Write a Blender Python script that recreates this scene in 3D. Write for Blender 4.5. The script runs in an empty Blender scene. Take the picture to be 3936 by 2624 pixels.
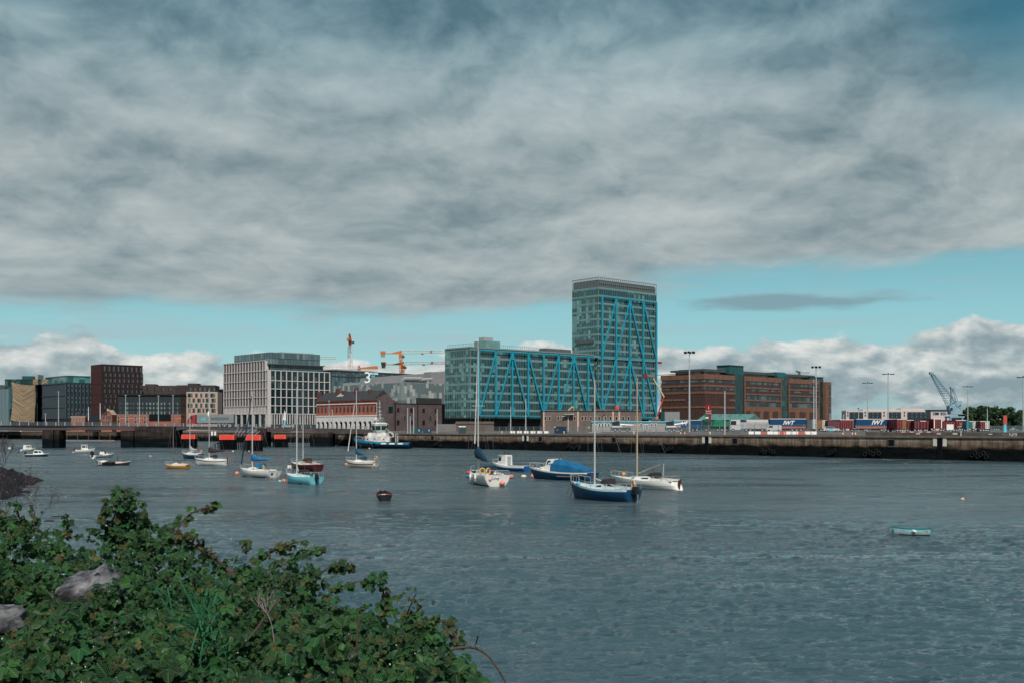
import bpy, math, random
import numpy as np
from mathutils import Vector, Matrix
random.seed(7); RNG = np.random.default_rng(7)
S = bpy.context.scene; COL = S.collection
R = math.radians
F = 4330.0; CX = 1968.0; HY = 1649.0; H = 6.0; G = 4.72; G2 = 5.35   # photo focal length (px), centre, horizon row, eye height, quay heights
# ---------------- camera
cam = bpy.data.objects.new('camera', bpy.data.cameras.new('camera')); COL.objects.link(cam)
cam.location = (0, 0, H); cam.rotation_euler = (R(90), 0, 0)
cam.data.sensor_width = 36; cam.data.lens = F / 3936 * 36
cam.data.shift_y = (HY - 1312) / 3936; cam.data.clip_end = 30000; cam.data.clip_start = 0.1
S.camera = cam
S.view_settings.view_transform = 'Standard'; S.view_settings.look = 'None'
S.view_settings.exposure = 0; S.view_settings.gamma = 1
# ---------------- sun
SUN = Vector((0.13, -0.99, 0)).normalized() * math.cos(R(47)) + Vector((0, 0, math.sin(R(47))))
sl = bpy.data.lights.new('sun', 'SUN'); sl.energy = 4.2; sl.angle = R(0.6); sl.color = (1, .93, .86)
so = bpy.data.objects.new('sun', sl); COL.objects.link(so); so.rotation_euler = SUN.to_track_quat('Z', 'Y').to_euler()
# ---------------- node helper
class N:
    def __init__(s, nt): s.t = nt
    def n(s, typ, ins=None, **kw):
        nd = s.t.nodes.new(typ)
        for k, v in kw.items(): setattr(nd, k, v)
        for k, v in (ins or {}).items():
            if hasattr(v, 'is_linked') or hasattr(v, 'links'): s.t.links.new(v, nd.inputs[k])
            else: nd.inputs[k].default_value = v
        return nd
    def m(s, op, a, b=0.0, c=0.0):
        nd = s.n('ShaderNodeMath', {0: a, 1: b, 2: c}, operation=op); return nd.outputs[0]
    def v(s, op, a, b=(0, 0, 0)):
        nd = s.n('ShaderNodeVectorMath', {0: a, 1: b}, operation=op); return nd.outputs[0]
    def xyz(s, x, y, z): return s.n('ShaderNodeCombineXYZ', {0: x, 1: y, 2: z}).outputs[0]
    def sep(s, v): return s.n('ShaderNodeSeparateXYZ', {0: v}).outputs
    def noise(s, vec, scale, detail=5, rough=.55, dist=0.0):
        return s.n('ShaderNodeTexNoise', {'Vector': vec, 'Scale': scale, 'Detail': detail, 'Roughness': rough, 'Distortion': dist}).outputs[0]
    def ramp(s, fac, pts, interp='LINEAR'):
        nd = s.n('ShaderNodeValToRGB', {0: fac}); cr = nd.color_ramp; cr.interpolation = interp
        while len(cr.elements) < len(pts): cr.elements.new(.5)
        for e, (p, c) in zip(cr.elements, pts):
            e.position = p; e.color = (c, c, c, 1) if not isinstance(c, tuple) else (*c, 1)
        return nd.outputs[0]
    def mix(s, f, a, b, mode='MIX'):
        nd = s.n('ShaderNodeMix', None, data_type='RGBA', blend_type=mode)
        for i, v in ((0, f), (6, a), (7, b)):
            if hasattr(v, 'links'): s.t.links.new(v, nd.inputs[i])
            elif i and len(v) == 3: nd.inputs[i].default_value = (*v, 1)
            else: nd.inputs[i].default_value = v
        return nd.outputs[2]
    def sst(s, x, lo, hi, a=0.0, b=1.0):
        return s.n('ShaderNodeMapRange', {0: x, 1: lo, 2: hi, 3: a, 4: b}, interpolation_type='SMOOTHSTEP').outputs[0]
# ---------------- sky
W = bpy.data.worlds.new("World"); S.world = W; W.use_nodes = True
nt = W.node_tree; nt.nodes.clear(); q = N(nt)
sky = q.n('ShaderNodeTexSky', None, sky_type='NISHITA', sun_disc=False, sun_elevation=R(47), sun_rotation=math.atan2(.13, -.99))
d_ = q.n('ShaderNodeTexCoord').outputs['Generated']
x, y, z = q.sep(d_)
az = q.m('ARCTAN2', x, y)
hyp = q.m('SQRT', q.m('ADD', q.m('MULTIPLY', x, x), q.m('MULTIPLY', y, y)))
t = q.m('DIVIDE', z, q.m('MAXIMUM', hyp, .001))
AZ = lambda dx: math.atan((dx * 1.6735 - CX) / F)
def dir_ramp(pts, mul):      # elevation (tan) as a function of compass bearing
    return q.m('DIVIDE', q.ramp(q.m('ADD', az, .5), [(AZ(a) + .5, (985 - b) * 1.6735 / F * mul) for a, b in pts]), mul)
# high layered stratocumulus, laid on a flat ceiling so it foreshortens to the horizon
zz = q.m('ADD', q.m('MAXIMUM', t, 0.0), .055)
pl = q.xyz(q.m('DIVIDE', az, q.m('POWER', zz, .55)), q.m('DIVIDE', 1.0, zz), 0.0)
pl = q.v('MULTIPLY', pl, (1.0, 1.0, 1.0))
lg = q.m('LOGARITHM', q.m('ADD', q.m('MAXIMUM', t, 0.0), .045), 2.718)
lp = q.xyz(q.m('MULTIPLY', az, 3.7), q.m('MULTIPLY', lg, 1.95), 1.7)
wv = q.n('ShaderNodeTexNoise', {'Vector': lp, 'Scale': 1.6, 'Detail': 4}).outputs[1]
p2 = q.v('ADD', lp, q.v('MULTIPLY', q.v('SUBTRACT', wv, (.5, .5, .5)), (.40, .22, 0)))
n1 = q.noise(p2, 1.7, 9, .57); n1b = q.noise(q.v('ADD', p2, (.02, -.10, 0)), 1.7, 9, .57)
bil = q.m('ABSOLUTE', q.m('SUBTRACT', q.noise(q.v('ADD', p2, (7, 3, 2)), 2.4, 8, .58), .5))
n2 = q.noise(q.v('MULTIPLY', p2, (.55, .9, 1)), 1.0, 3, .5)
relief = q.m('MULTIPLY', q.m('SUBTRACT', n1, n1b), .95)
base = q.m('ADD', q.m('MULTIPLY', n1, .50), q.m('ADD', q.m('MULTIPLY', n2, .62), q.m('MULTIPLY', bil, -.55)))
tone = q.m('ADD', q.m('ADD', base, relief), .09)
glow = q.m('MULTIPLY', q.sst(t, .44, .26), q.sst(az, .60, -.30))
tone = q.m('ADD', tone, q.m('MULTIPLY', glow, .07))
tone = q.m('ADD', tone, q.m('ADD', q.sst(t, .41, .24, -.19, .0), q.m('MULTIPLY', q.sst(t, .10, .15), q.sst(t, .24, .17, .0, .05))))
tone = q.m('ADD', tone, q.sst(t, .50, 1.4, 0.0, .24))
strat = q.ramp(tone, [(.34, (.11, .18, .215)), (.50, (.195, .270, .300)), (.62, (.275, .350, .372)), (.74, (.355, .422, .438)), (.95, (.48, .535, .54))])
strat = q.mix(q.sst(t, .22, .40), strat, (.80, .98, 1.06), 'MULTIPLY'); strat.node.inputs[0].links[0].from_node.inputs[4].default_value = 1.0
nb = q.noise(q.xyz(q.m('MULTIPLY', az, 5.0), q.m('MULTIPLY', t, 26.0), 3.0), 1.0, 6, .55)
edge = dir_ramp([(0, 737), (500, 732), (1000, 722), (1310, 720), (1520, 668), (1900, 640), (2352, 610)], 5)
mS = q.sst(q.m('ADD', q.m('SUBTRACT', t, edge), q.m('ADD', q.m('MULTIPLY', q.m('SUBTRACT', nb, .5), .07), q.m('MULTIPLY', q.m('SUBTRACT', n1, .5), .07))), -.012, .020)
# holes: upper right and upper left corner
hx = q.m('DIVIDE', q.m('SUBTRACT', az, AZ(2330)), .095); hy = q.m('DIVIDE', q.m('SUBTRACT', t, .35), .09)
hole = q.m('SUBTRACT', 1.25, q.m('SQRT', q.m('ADD', q.m('MULTIPLY', hx, hx), q.m('MULTIPLY', hy, hy))))
hx2 = q.m('DIVIDE', q.m('SUBTRACT', az, AZ(-40)), .07); hy2 = q.m('DIVIDE', q.m('SUBTRACT', t, .365), .02)
hole2 = q.m('SUBTRACT', 1.1, q.m('SQRT', q.m('ADD', q.m('MULTIPLY', hx2, hx2), q.m('MULTIPLY', hy2, hy2))))
hole = q.m('MAXIMUM', hole, hole2)
hole = q.sst(q.m('ADD', hole, q.m('MULTIPLY', q.m('SUBTRACT', n1, .5), 2.2)), .0, 1.4, 0.0, .85)
mS = q.m('MULTIPLY', mS, q.m('SUBTRACT', 1.0, hole))
# thin streak in the blue band on the right
sx = q.m('DIVIDE', q.m('SUBTRACT', az, AZ(1770)), .125); sy = q.m('DIVIDE', q.m('SUBTRACT', t, .1110), .0075)
strk = q.m('SUBTRACT', 1.0, q.m('SQRT', q.m('ADD', q.m('MULTIPLY', sx, sx), q.m('MULTIPLY', sy, sy))))
strk = q.sst(q.m('ADD', strk, q.m('MULTIPLY', q.m('SUBTRACT', nb, .5), 4.2)), .0, .7, 0.0, .75)
# low cumulus bank along the horizon
cp = q.xyz(q.m('MULTIPLY', az, 17.0), q.m('MULTIPLY', t, 34.0), 9.0)
c1 = q.noise(cp, 1.0, 8, .56, .15); c2 = q.noise(q.v('ADD', cp, (-.10, .26, 0)), 1.0, 8, .56, .15)
cbig = q.noise(q.v('MULTIPLY', cp, (.5, .6, 1)), 1.0, 2, .5)
ctop = dir_ramp([(0, 795), (90, 788), (210, 776), (300, 800), (440, 802), (530, 822), (860, 838), (1000, 818), (1300, 800), (1560, 806), (1680, 792), (1850, 780), (2000, 784), (2230, 756), (2352, 757)], 5)
cd = q.m('ADD', q.m('SUBTRACT', ctop, t), q.m('MULTIPLY', q.m('SUBTRACT', c1, .5), .06))
mC = q.sst(cd, -.002, .006)
gap = q.m('MULTIPLY', q.sst(c1, .44, .34), q.sst(cd, .012, .03)); mC = q.m('MULTIPLY', mC, q.m('SUBTRACT', 1.0, q.m('MULTIPLY', gap, .6)))
ct = q.m('ADD', q.m('MULTIPLY', q.m('SUBTRACT', c1, c2), 2.6), q.m('ADD', q.m('MULTIPLY', cbig, .55), q.sst(cd, .05, 0.0, 0.0, .30)))
ccol = q.ramp(ct, [(.05, (.25, .34, .375)), (.32, (.35, .435, .46)), (.56, (.52, .58, .58)), (.90, (.78, .79, .76))])
blue = q.mix(1.0, q.v('SCALE', sky.outputs[0]), (.50, .95, .92), 'MULTIPLY')
blue.node.inputs[6].links[0].from_node.inputs['Scale'].default_value = .085
bgrad = q.ramp(t, [(0.0, (.48, .68, .71)), (.05, (.42, .68, .72)), (.10, (.31, .62, .69)), (.17, (.14, .40, .48)), (.36, (.015, .13, .20)), (.6, (.03, .16, .26))])
blue = q.mix(.72, blue, bgrad)
wsp = q.noise(q.xyz(q.m('MULTIPLY', az, 4.0), q.m('MULTIPLY', t, 42.0), 8.0), 1.0, 7, .6)
blue = q.mix(q.m('MULTIPLY', q.sst(wsp, .46, .74, .08, .72), q.sst(t, .28, .16)), blue, (.38, .50, .54))
col = q.mix(mS, blue, strat); col = q.mix(strk, col, (.20, .31, .36)); col = q.mix(mC, col, ccol)
ten = q.v('SCALE', col); ten.node.inputs['Scale'].default_value = 10
bg = q.n('ShaderNodeBackground', {'Color': ten, 'Strength': .1}); ow = q.n('ShaderNodeOutputWorld')
nt.links.new(bg.outputs[0], ow.inputs[0])
# ---------------- materials
MATS = {}
def mat(name, c, rough=.7, var=.25, sc=1.0, metal=0.0, bump=0.0, stretch=(1, 1, 1), c2=None, spec=.25, emit=None):
    if name in MATS: return MATS[name]
    m = bpy.data.materials.new(name); m.use_nodes = True; k = N(m.node_tree)
    bs = m.node_tree.nodes['Principled BSDF']
    co = k.v('MULTIPLY', k.n('ShaderNodeTexCoord').outputs['Object'], stretch)
    f = k.noise(co, sc, 6, .6)
    lo = tuple(a * (1 - var) for a in c); hi = tuple(min(1, a * (1 + var)) for a in (c2 or c))
    colr = k.ramp(f, [(.32, lo), (.68, hi)])
    m.node_tree.links.new(colr, bs.inputs['Base Color'])
    bs.inputs['Roughness'].default_value = rough; bs.inputs['Metallic'].default_value = metal
    bs.inputs['Specular IOR Level'].default_value = spec
    if bump: m.node_tree.links.new(k.n('ShaderNodeBump', {'Strength': bump, 'Height': f}).outputs[0], bs.inputs['Normal'])
    MATS[name] = m; return m
def cellglass(name, dark, light, cw, ch, p, rough=.12, off=0.0):   # glass with random paler panes: drawn blinds, and lit rooms put into the colour
    m = bpy.data.materials.new(name); m.use_nodes = True; k = N(m.node_tree); bs = m.node_tree.nodes['Principled BSDF']
    ge = k.n('ShaderNodeTexCoord').outputs['Object']
    a, b, c = k.sep(ge)
    s = k.m('FLOOR', k.m('DIVIDE', k.m('ADD', a, b), cw)); u = k.m('FLOOR', k.m('DIVIDE', k.m('ADD', c, off), ch))
    wn = k.n('ShaderNodeTexWhiteNoise', {'Vector': k.xyz(s, u, 0.0)}, noise_dimensions='3D').outputs[0]
    gr = k.noise(k.xyz(k.m('MULTIPLY', s, .13), k.m('MULTIPLY', u, .5), 0.0), 1.0, 2)
    f = k.m('ADD', k.m('MULTIPLY', wn, .6), k.m('MULTIPLY', gr, .55))
    col = k.ramp(f, [(0, tuple(.6 * q_ for q_ in dark)), (1 - p - .12, dark), (1 - p + .1, light)])
    m.node_tree.links.new(col, bs.inputs['Base Color']); bs.inputs['Roughness'].default_value = rough
    bs.inputs['Specular IOR Level'].default_value = .6
    w2 = k.n('ShaderNodeTexWhiteNoise', {'Vector': k.xyz(s, u, 5.0)}, noise_dimensions='3D').outputs[1]
    nrm = k.v('NORMALIZE', k.v('ADD', k.n('ShaderNodeNewGeometry').outputs['Normal'], k.v('MULTIPLY', k.v('SUBTRACT', w2, (.5, .5, .5)), (.03, .03, .03))))
    m.node_tree.links.new(nrm, bs.inputs['Normal'])
    MATS[name] = m; return m
def brickmat(name, c1, c2, cm, sc=1.0, w=.5, h=.22, rough=.85):
    m = bpy.data.materials.new(name); m.use_nodes = True; k = N(m.node_tree); bs = m.node_tree.nodes['Principled BSDF']
    a, b, c = k.sep(k.n('ShaderNodeTexCoord').outputs['Object'])
    br = k.n('ShaderNodeTexBrick', {'Vector': k.xyz(k.m('ADD', a, b), c, 0.0), 'Color1': (*c1, 1), 'Color2': (*c2, 1), 'Mortar': (*cm, 1), 'Scale': sc, 'Mortar Size': .02, 'Brick Width': w, 'Row Height': h}).outputs[0]
    f = k.noise(k.n('ShaderNodeTexCoord').outputs['Object'], .35, 5, .6)
    col = k.mix(1.0, br, k.ramp(f, [(.3, .7), (.7, 1.15)]), 'MULTIPLY')
    m.node_tree.links.new(col, bs.inputs['Base Color']); bs.inputs['Roughness'].default_value = rough
    MATS[name] = m; return m
# ---------------- mesh builder
class MB:
    def __init__(s): s.v = []; s.f = []; s.m = []
    def add(s, vs, fs, mi=0):
        o = len(s.v); s.v += [tuple(p) for p in vs]; s.f += [tuple(i + o for i in f) for f in fs]; s.m += [mi] * len(fs); return s
    def box(s, x0, x1, y0, y1, z0, z1, mi=0, ti=0.0):
        i = ti
        return s.add([(x0, y0, z0), (x1, y0, z0), (x1, y1, z0), (x0, y1, z0), (x0 + i, y0 + i, z1), (x1 - i, y0 + i, z1), (x1 - i, y1 - i, z1), (x0 + i, y1 - i, z1)],
                     [(0, 3, 2, 1), (4, 5, 6, 7), (0, 1, 5, 4), (1, 2, 6, 5), (2, 3, 7, 6), (3, 0, 4, 7)], mi)
    def hexa(s, b, t, mi=0): return s.add(list(b) + list(t), [(0, 3, 2, 1), (4, 5, 6, 7), (0, 1, 5, 4), (1, 2, 6, 5), (2, 3, 7, 6), (3, 0, 4, 7)], mi)
    def bar(s, p, r_, r=.05, r2=None, n=6, mi=0, q2=None):
        p = Vector(p); q_ = Vector(r_); d = (q_ - p)
        if d.length < 1e-6: return s
        d.normalize(); a = d.orthogonal().normalized(); b = d.cross(a); r2 = r if r2 is None else r2; vs = []
        for c, rr in ((p, r), (q_, r2)):
            for i in range(n):
                an = 2 * math.pi * (i + .5) / n; vs.append(c + a * (rr * math.cos(an)) + b * (rr * math.sin(an)))
        return s.add(vs, [(i, (i + 1) % n, n + (i + 1) % n, n + i) for i in range(n)] + [tuple(range(n - 1, -1, -1)), tuple(range(n, 2 * n))], mi)
    def path(s, pts, r=.03, r2=None, n=5, mi=0):
        r2 = r if r2 is None else r2; k = len(pts) - 1
        for i in range(k): s.bar(pts[i], pts[i + 1], r + (r2 - r) * i / k, r + (r2 - r) * (i + 1) / k, n, mi)
        return s
    def prism(s, poly, ax, a, b, mi=0):   # poly of 2-D points extruded along axis ax from a to b
        f = {'x': lambda p, c: (c, p[0], p[1]), 'y': lambda p, c: (p[0], c, p[1]), 'z': lambda p, c: (p[0], p[1], c)}[ax]
        n = len(poly); vs = [f(p, a) for p in poly] + [f(p, b) for p in poly]
        return s.add(vs, [tuple(range(n)), tuple(range(2 * n - 1, n - 1, -1))] + [(i, n + i, n + (i + 1) % n, (i + 1) % n) for i in range(n)], mi)
    def loft(s, rings, mi=0, closed=True, caps=True):
        n = len(rings[0]); vs = [p for r_ in rings for p in r_]; fs = []
        for i in range(len(rings) - 1):
            for j in range(n if closed else n - 1):
                fs.append((i * n + j, i * n + (j + 1) % n, (i + 1) * n + (j + 1) % n, (i + 1) * n + j))
        if caps: fs += [tuple(range(n - 1, -1, -1)), tuple(range((len(rings) - 1) * n, len(rings) * n))]
        return s.add(vs, fs, mi)
    def ball(s, c, r, sx=1, sy=1, sz=1, n=12, mi=0):
        rings = []
        for i in range(n // 2 + 1):
            a = math.pi * i / (n // 2) ; rr = max(math.sin(a), .02)
            rings.append([(c[0] + r * sx * rr * math.cos(2 * math.pi * j / n), c[1] + r * sy * rr * math.sin(2 * math.pi * j / n), c[2] - r * sz * math.cos(a)) for j in range(n)])
        return s.loft(rings, mi)
    def torus(s, c, R_, r, axis='y', n=16, k=6, mi=0, arc=1.0):
        rings = []; m = n if arc >= 1 else n + 1
        for i in range(m):
            a = 2 * math.pi * arc * i / n; ring = []
            for j in range(k):
                b = 2 * math.pi * j / k; rr = R_ + r * math.cos(b); u, v_, w = rr * math.cos(a), rr * math.sin(a), r * math.sin(b)
                ring.append({'y': (c[0] + u, c[1] + w, c[2] + v_), 'x': (c[0] + w, c[1] + u, c[2] + v_), 'z': (c[0] + u, c[1] + v_, c[2] + w)}[axis])
            rings.append(ring)
        if arc >= 1: rings.append(rings[0])
        return s.loft(rings, mi, caps=arc < 1)
    def build(s, name, mats, parent=None, smooth=False, loc=None, rz=None):
        me = bpy.data.meshes.new(name); me.from_pydata(s.v, [], s.f)
        if not isinstance(mats, (list, tuple)): mats = [mats]
        for m in mats: me.materials.append(m)
        if len(mats) > 1: me.polygons.foreach_set('material_index', s.m)
        if smooth: me.polygons.foreach_set('use_smooth', [True] * len(s.f))
        me.validate(); me.update()
        o = bpy.data.objects.new(name, me); COL.objects.link(o)
        if parent: o.parent = parent
        if loc is not None: o.location = loc
        if rz is not None: o.rotation_euler = (0, 0, rz)
        return o
def tag(o, label, cat=None, group=None, kind=None):
    if label: o['label'] = label
    if cat: o['category'] = cat
    if group: o['group'] = group
    if kind: o['kind'] = kind
    return o
def empty(name, loc, rz=0, label=None, cat=None, group=None):
    o = bpy.data.objects.new(name, None); COL.objects.link(o); o.location = loc; o.rotation_euler = (0, 0, rz); o.empty_display_size = .3
    return tag(o, label, cat, group)
def dup(o, loc=None, rz=None, label=None, parent=None, scale=None):
    c = o.copy(); COL.objects.link(c); c.parent = parent
    if loc is not None: c.location = loc
    if rz is not None: c.rotation_euler = (0, 0, rz)
    if scale is not None: c.scale = scale
    if label: c['label'] = label
    for ch in list(o.children): dup(ch, parent=c)
    return c
def text(body, size, m, parent, loc, rot=(math.pi / 2, 0, 0), name='lettering', shear=0, ext=.02, bold=0, al='CENTER', sx=1):
    cu = bpy.data.curves.new('t', 'FONT'); cu.body = body; cu.size = size; cu.extrude = ext; cu.align_x = al; cu.shear = shear; cu.offset = bold; cu.resolution_u = 3
    to = bpy.data.objects.new('t', cu); me = bpy.data.meshes.new_from_object(to); bpy.data.objects.remove(to)
    me.materials.clear(); me.materials.append(m); me.name = name
    o = bpy.data.objects.new(name, me); COL.objects.link(o); o.parent = parent; o.location = loc; o.rotation_euler = rot; o.scale = (sx, 1, 1); return o
# photo pixel -> world
def at(px, d, z=None, py=None): return Vector(((px - CX) / F * d, d, z if z is not None else H + (HY - py) / F * d))
def wl(px, py): return at(px, H * F / (py - HY), 0.0)     # a point on the water
def zg(py, d, g=G): return (HY - py) * d / F + H - g      # height above the quay
TH = R(41.9)
def raylen(c, th, px):
    a, b = math.cos(th), math.sin(th); k = (px - CX) / F
    return (k * c[1] - c[0]) / (a - b * k)
def edge_d(px): return H * F / (62.6 + (px - 1310) * .02348)
def gp(px, off=0, g=G): return at(px, edge_d(px) + off, g)
# ================= STRUCTURE: water, land =================
def watermat():
    m = bpy.data.materials.new('river_water'); m.use_nodes = True; k = N(m.node_tree); bs = m.node_tree.nodes['Principled BSDF']
    P = k.n('ShaderNodeNewGeometry').outputs['Position']
    a, b, c = k.sep(P)
    def lay(ang, sx, sy, det=4, dist=.4, ro=.55):
        ca, sa = math.cos(ang), math.sin(ang)
        u = k.m('ADD', k.m('MULTIPLY', a, ca), k.m('MULTIPLY', b, sa)); v_ = k.m('SUBTRACT', k.m('MULTIPLY', b, ca), k.m('MULTIPLY', a, sa))
        return k.noise(k.xyz(k.m('MULTIPLY', u, sx), k.m('MULTIPLY', v_, sy), 0.0), 1.0, det, ro, dist)
    w1 = lay(R(6), .75, 1.9, 6, .6, .62)       # wavelets
    w2 = lay(R(-14), .16, .42, 3, .3)    # chop
    w3 = lay(R(25), 2.6, 5.2, 3, .3)     # ripple
    gust = lay(R(3), .016, .045, 5, 1.0)
    amp = k.sst(gust, .38, .62, .60, 1.5)
    hgt = k.m('ADD', k.m('MULTIPLY', w1, .62), k.m('ADD', k.m('MULTIPLY', w2, .95), k.m('MULTIPLY', w3, .12)))
    far_ = k.sst(b, 30.0, 95.0, .34, 1.9); hgt = k.m('MULTIPLY', hgt, k.m('MULTIPLY', amp, far_)); w4 = lay(R(-8), .05, .22, 4, .6); hgt = k.m('ADD', hgt, k.m('MULTIPLY', k.m('MULTIPLY', amp, k.m('ADD', w4, k.m('MULTIPLY', lay(R(10), .16, .8, 5, .4), .35))), k.m('MULTIPLY', far_, 1.9))); hgt = k.m('ADD', hgt, k.m('MULTIPLY', w3, .02))
    bp = k.n('ShaderNodeBump', {'Strength': 1.0, 'Distance': 1.0, 'Height': hgt}); m.node_tree.links.new(bp.outputs[0], bs.inputs['Normal'])
    col = k.ramp(k.noise(k.v('MULTIPLY', P, (.01, .03, 0)), 1.0, 3), [(.3, (.030, .062, .078)), (.7, (.042, .078, .095))])
    m.node_tree.links.new(col, bs.inputs['Base Color']); m.node_tree.links.new(k.m('ADD', .05, k.m('MULTIPLY', k.sst(b, 40.0, 130.0, .02, .20), k.sst(lay(R(2), .02, .075, 6, .8, .6), .35, .65, .25, 1.5))), bs.inputs['Roughness']); bs.inputs['IOR'].default_value = 1.5
    bs.inputs['Specular IOR Level'].default_value = .5
    return m
def wave_tile(n, L, lam0, hs, seed, wind=R(92), spread=2.0, cut=.35):
    rs = np.random.default_rng(seed); k1 = np.fft.fftfreq(n, L / n) * 2 * np.pi; KX, KY = np.meshgrid(k1, k1, indexing='ij'); K = np.hypot(KX, KY) + 1e-6; kp = 2 * np.pi / lam0
    D = np.abs(np.cos(np.arctan2(KY, KX) - wind)) ** spread; Sp = np.where(K > 0, K ** -3.6 * np.exp(-.9 * (kp / K) ** 3) * D * np.exp(-(K * cut / 6.28) ** 2), 0); Z = np.fft.ifft2((rs.normal(size=(n, n)) + 1j * rs.normal(size=(n, n))) * np.sqrt(Sp)).real
    Z -= Z.mean(); Z /= Z.std() + 1e-9; Z = Z + .22 * (Z * Z - 1); return (Z * hs / 4).astype(np.float32)
def samp(T, L, X_, Y_):
    n = T.shape[0]; u = (X_ / L * n) % n; v_ = (Y_ / L * n) % n; i, j = u.astype(int), v_.astype(int); fu, fv = u - i, v_ - j; i %= n; j %= n; i1, j1 = (i + 1) % n, (j + 1) % n
    return T[i, j] * (1 - fu) * (1 - fv) + T[i1, j] * fu * (1 - fv) + T[i, j1] * (1 - fu) * fv + T[i1, j1] * fu * fv
ds_ = [-400., 0., 12., 18.]; d_w = 20.0
while d_w < 1000: ds_.append(d_w); d_w += max(.05, 1.5 * d_w * d_w / 25980 if d_w < 190 else d_w * .03)
ds_ = np.array(ds_ + [1500., 3000.]); us = np.concatenate([[-12, -4, -1.2], np.linspace(-.60, .80, 1300), [1.2, 4, 12]])
YY, UU = np.meshgrid(ds_, us, indexing='ij'); XX = UU * np.maximum(YY, 290 * (YY < 12)); ww = np.clip((YY - 17) / 3, 0, 1) * np.clip((190 - YY) / 90, 0, 1) * (np.abs(UU) < 1)
T1 = wave_tile(1024, 41.0, 1.15, .128, 1, R(93), 5.0, .20); T2 = wave_tile(512, 71.0, 3.2, .045, 2, R(80), 5.0, 1.2)
g_ = .75 + .5 * samp(wave_tile(256, 160.0, 30.0, 2.0, 5, R(90), .5, 8), 160.0, XX, YY * .6); ZZ = ww * ((samp(T1, 41.0, XX, YY)) * np.clip(g_, .7, 1.3) * np.clip((88 - YY) / 55, 0, 1) + samp(T2, 71.0, XX, YY))
nr_, nc_ = XX.shape; me = bpy.data.meshes.new('river'); me.vertices.add(nr_ * nc_); me.vertices.foreach_set('co', np.stack([XX, YY, ZZ], -1).astype(np.float32).reshape(-1))
I = (np.arange(nr_ - 1)[:, None] * nc_ + np.arange(nc_ - 1)[None]).reshape(-1); Q4 = np.stack([I, I + 1, I + nc_ + 1, I + nc_], -1).astype(np.int32); me.loops.add(Q4.size); me.loops.foreach_set('vertex_index', Q4.reshape(-1)); me.polygons.add(len(Q4)); me.polygons.foreach_set('loop_start', np.arange(0, Q4.size, 4, dtype=np.int32)); me.polygons.foreach_set('use_smooth', np.ones(len(Q4), bool))
me.materials.append(watermat()); me.update(calc_edges=True); river = bpy.data.objects.new('river', me); COL.objects.link(river)
tag(river, 'grey green rippled river', None, None, 'structure')
# land sheet behind the quays
quay_pts = [wl(-1600, HY + 24), wl(-300, HY + 31.5), wl(0, HY + 35), wl(460, HY + 40), wl(900, HY + 46), wl(1262, HY + 51.5)]
qa = [at(1300, edge_d(1300), 0), at(1600, edge_d(1600), 0), at(2300, edge_d(2300), 0), at(3100, edge_d(3100), 0), at(3936, edge_d(3936), 0), at(4900, edge_d(4900), 0), Vector((420, 0, 0))]
allp = quay_pts + qa
def offs(p, k, i): return Vector((p.x + .25 * k, p.y + k, 0))
asph = mat('quay_paving', (.11, .096, .088), .95, .3, .15)
mb = MB(); rows = []
for k, z_ in ((0, G), (14, G), (24, G2), (60, G2)):
    rows.append([(p.x + (.35 * k), p.y + k, z_) for p in allp])
n = len(allp)
for i in range(3): mb.loft([rows[i], rows[i + 1]], closed=False, caps=False)
far = [(p.x * 14 + 2, p.y * 0 + 12000, G2) for p in allp]; far = [(-9000 + 18000 * i / (n - 1), 12000, G2) for i in range(n)]
mb.loft([rows[3], far], closed=False, caps=False)
tag(mb.build('quayside_ground', asph), None, None, None, 'structure')
def wallmat(name, zs=2.45, light=(.30, .235, .185), dark=(.004, .005, .0055)):
    m = bpy.data.materials.new(name); m.use_nodes = True; k = N(m.node_tree); bs = m.node_tree.nodes['Principled BSDF']
    P = k.n('ShaderNodeNewGeometry').outputs['Position']; a, b, c = k.sep(P); u = k.m('SUBTRACT', a, b)
    st = k.noise(k.xyz(k.m('MULTIPLY', u, .9), k.m('MULTIPLY', c, .12), 0.0), 1.0, 6, .65)   # vertical runs
    bl = k.noise(k.xyz(k.m('MULTIPLY', u, .18), k.m('MULTIPLY', c, .8), 4.0), 1.0, 6, .6)
    lt = k.ramp(k.m('ADD', k.m('MULTIPLY', st, .55), k.m('MULTIPLY', bl, .5)), [(.38, tuple(.33 * q_ for q_ in light)), (.52, tuple(.72 * q_ for q_ in light)), (.68, tuple(1.35 * q_ for q_ in light))])
    br = k.n('ShaderNodeTexBrick', {'Vector': k.xyz(u, c, 0.0), 'Color1': (1, 1, 1, 1), 'Color2': (.85, .85, .85, 1), 'Mortar': (.35, .33, .3, 1), 'Scale': 1.0, 'Mortar Size': .03, 'Brick Width': 6.0, 'Row Height': 1.15}).outputs[0]
    lt = k.mix(.8, lt, br, 'MULTIPLY')
    wd = k.ramp(bl, [(.35, dark), (.7, tuple(2.6 * q_ for q_ in dark))])
    lvl = k.sst(k.m('ADD', c, k.m('MULTIPLY', k.m('SUBTRACT', bl, .5), 1.6)), zs - .35, zs + .35)
    mid = k.sst(k.m('ADD', c, k.m('MULTIPLY', k.m('SUBTRACT', st, .5), 1.2)), zs + .2, zs + 1.3)
    lt = k.mix(mid, k.mix(1.0, lt, (.62, .56, .5), 'MULTIPLY'), lt)
    m.node_tree.links.new(k.mix(lvl, wd, lt), bs.inputs['Base Color']); bs.inputs['Roughness'].default_value = .9; bs.inputs['Specular IOR Level'].default_value = .02
    m.node_tree.links.new(k.n('ShaderNodeBump', {'Strength': .5, 'Distance': .3, 'Height': k.m('ADD', st, bl)}).outputs[0], bs.inputs['Normal'])
    return m
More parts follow.
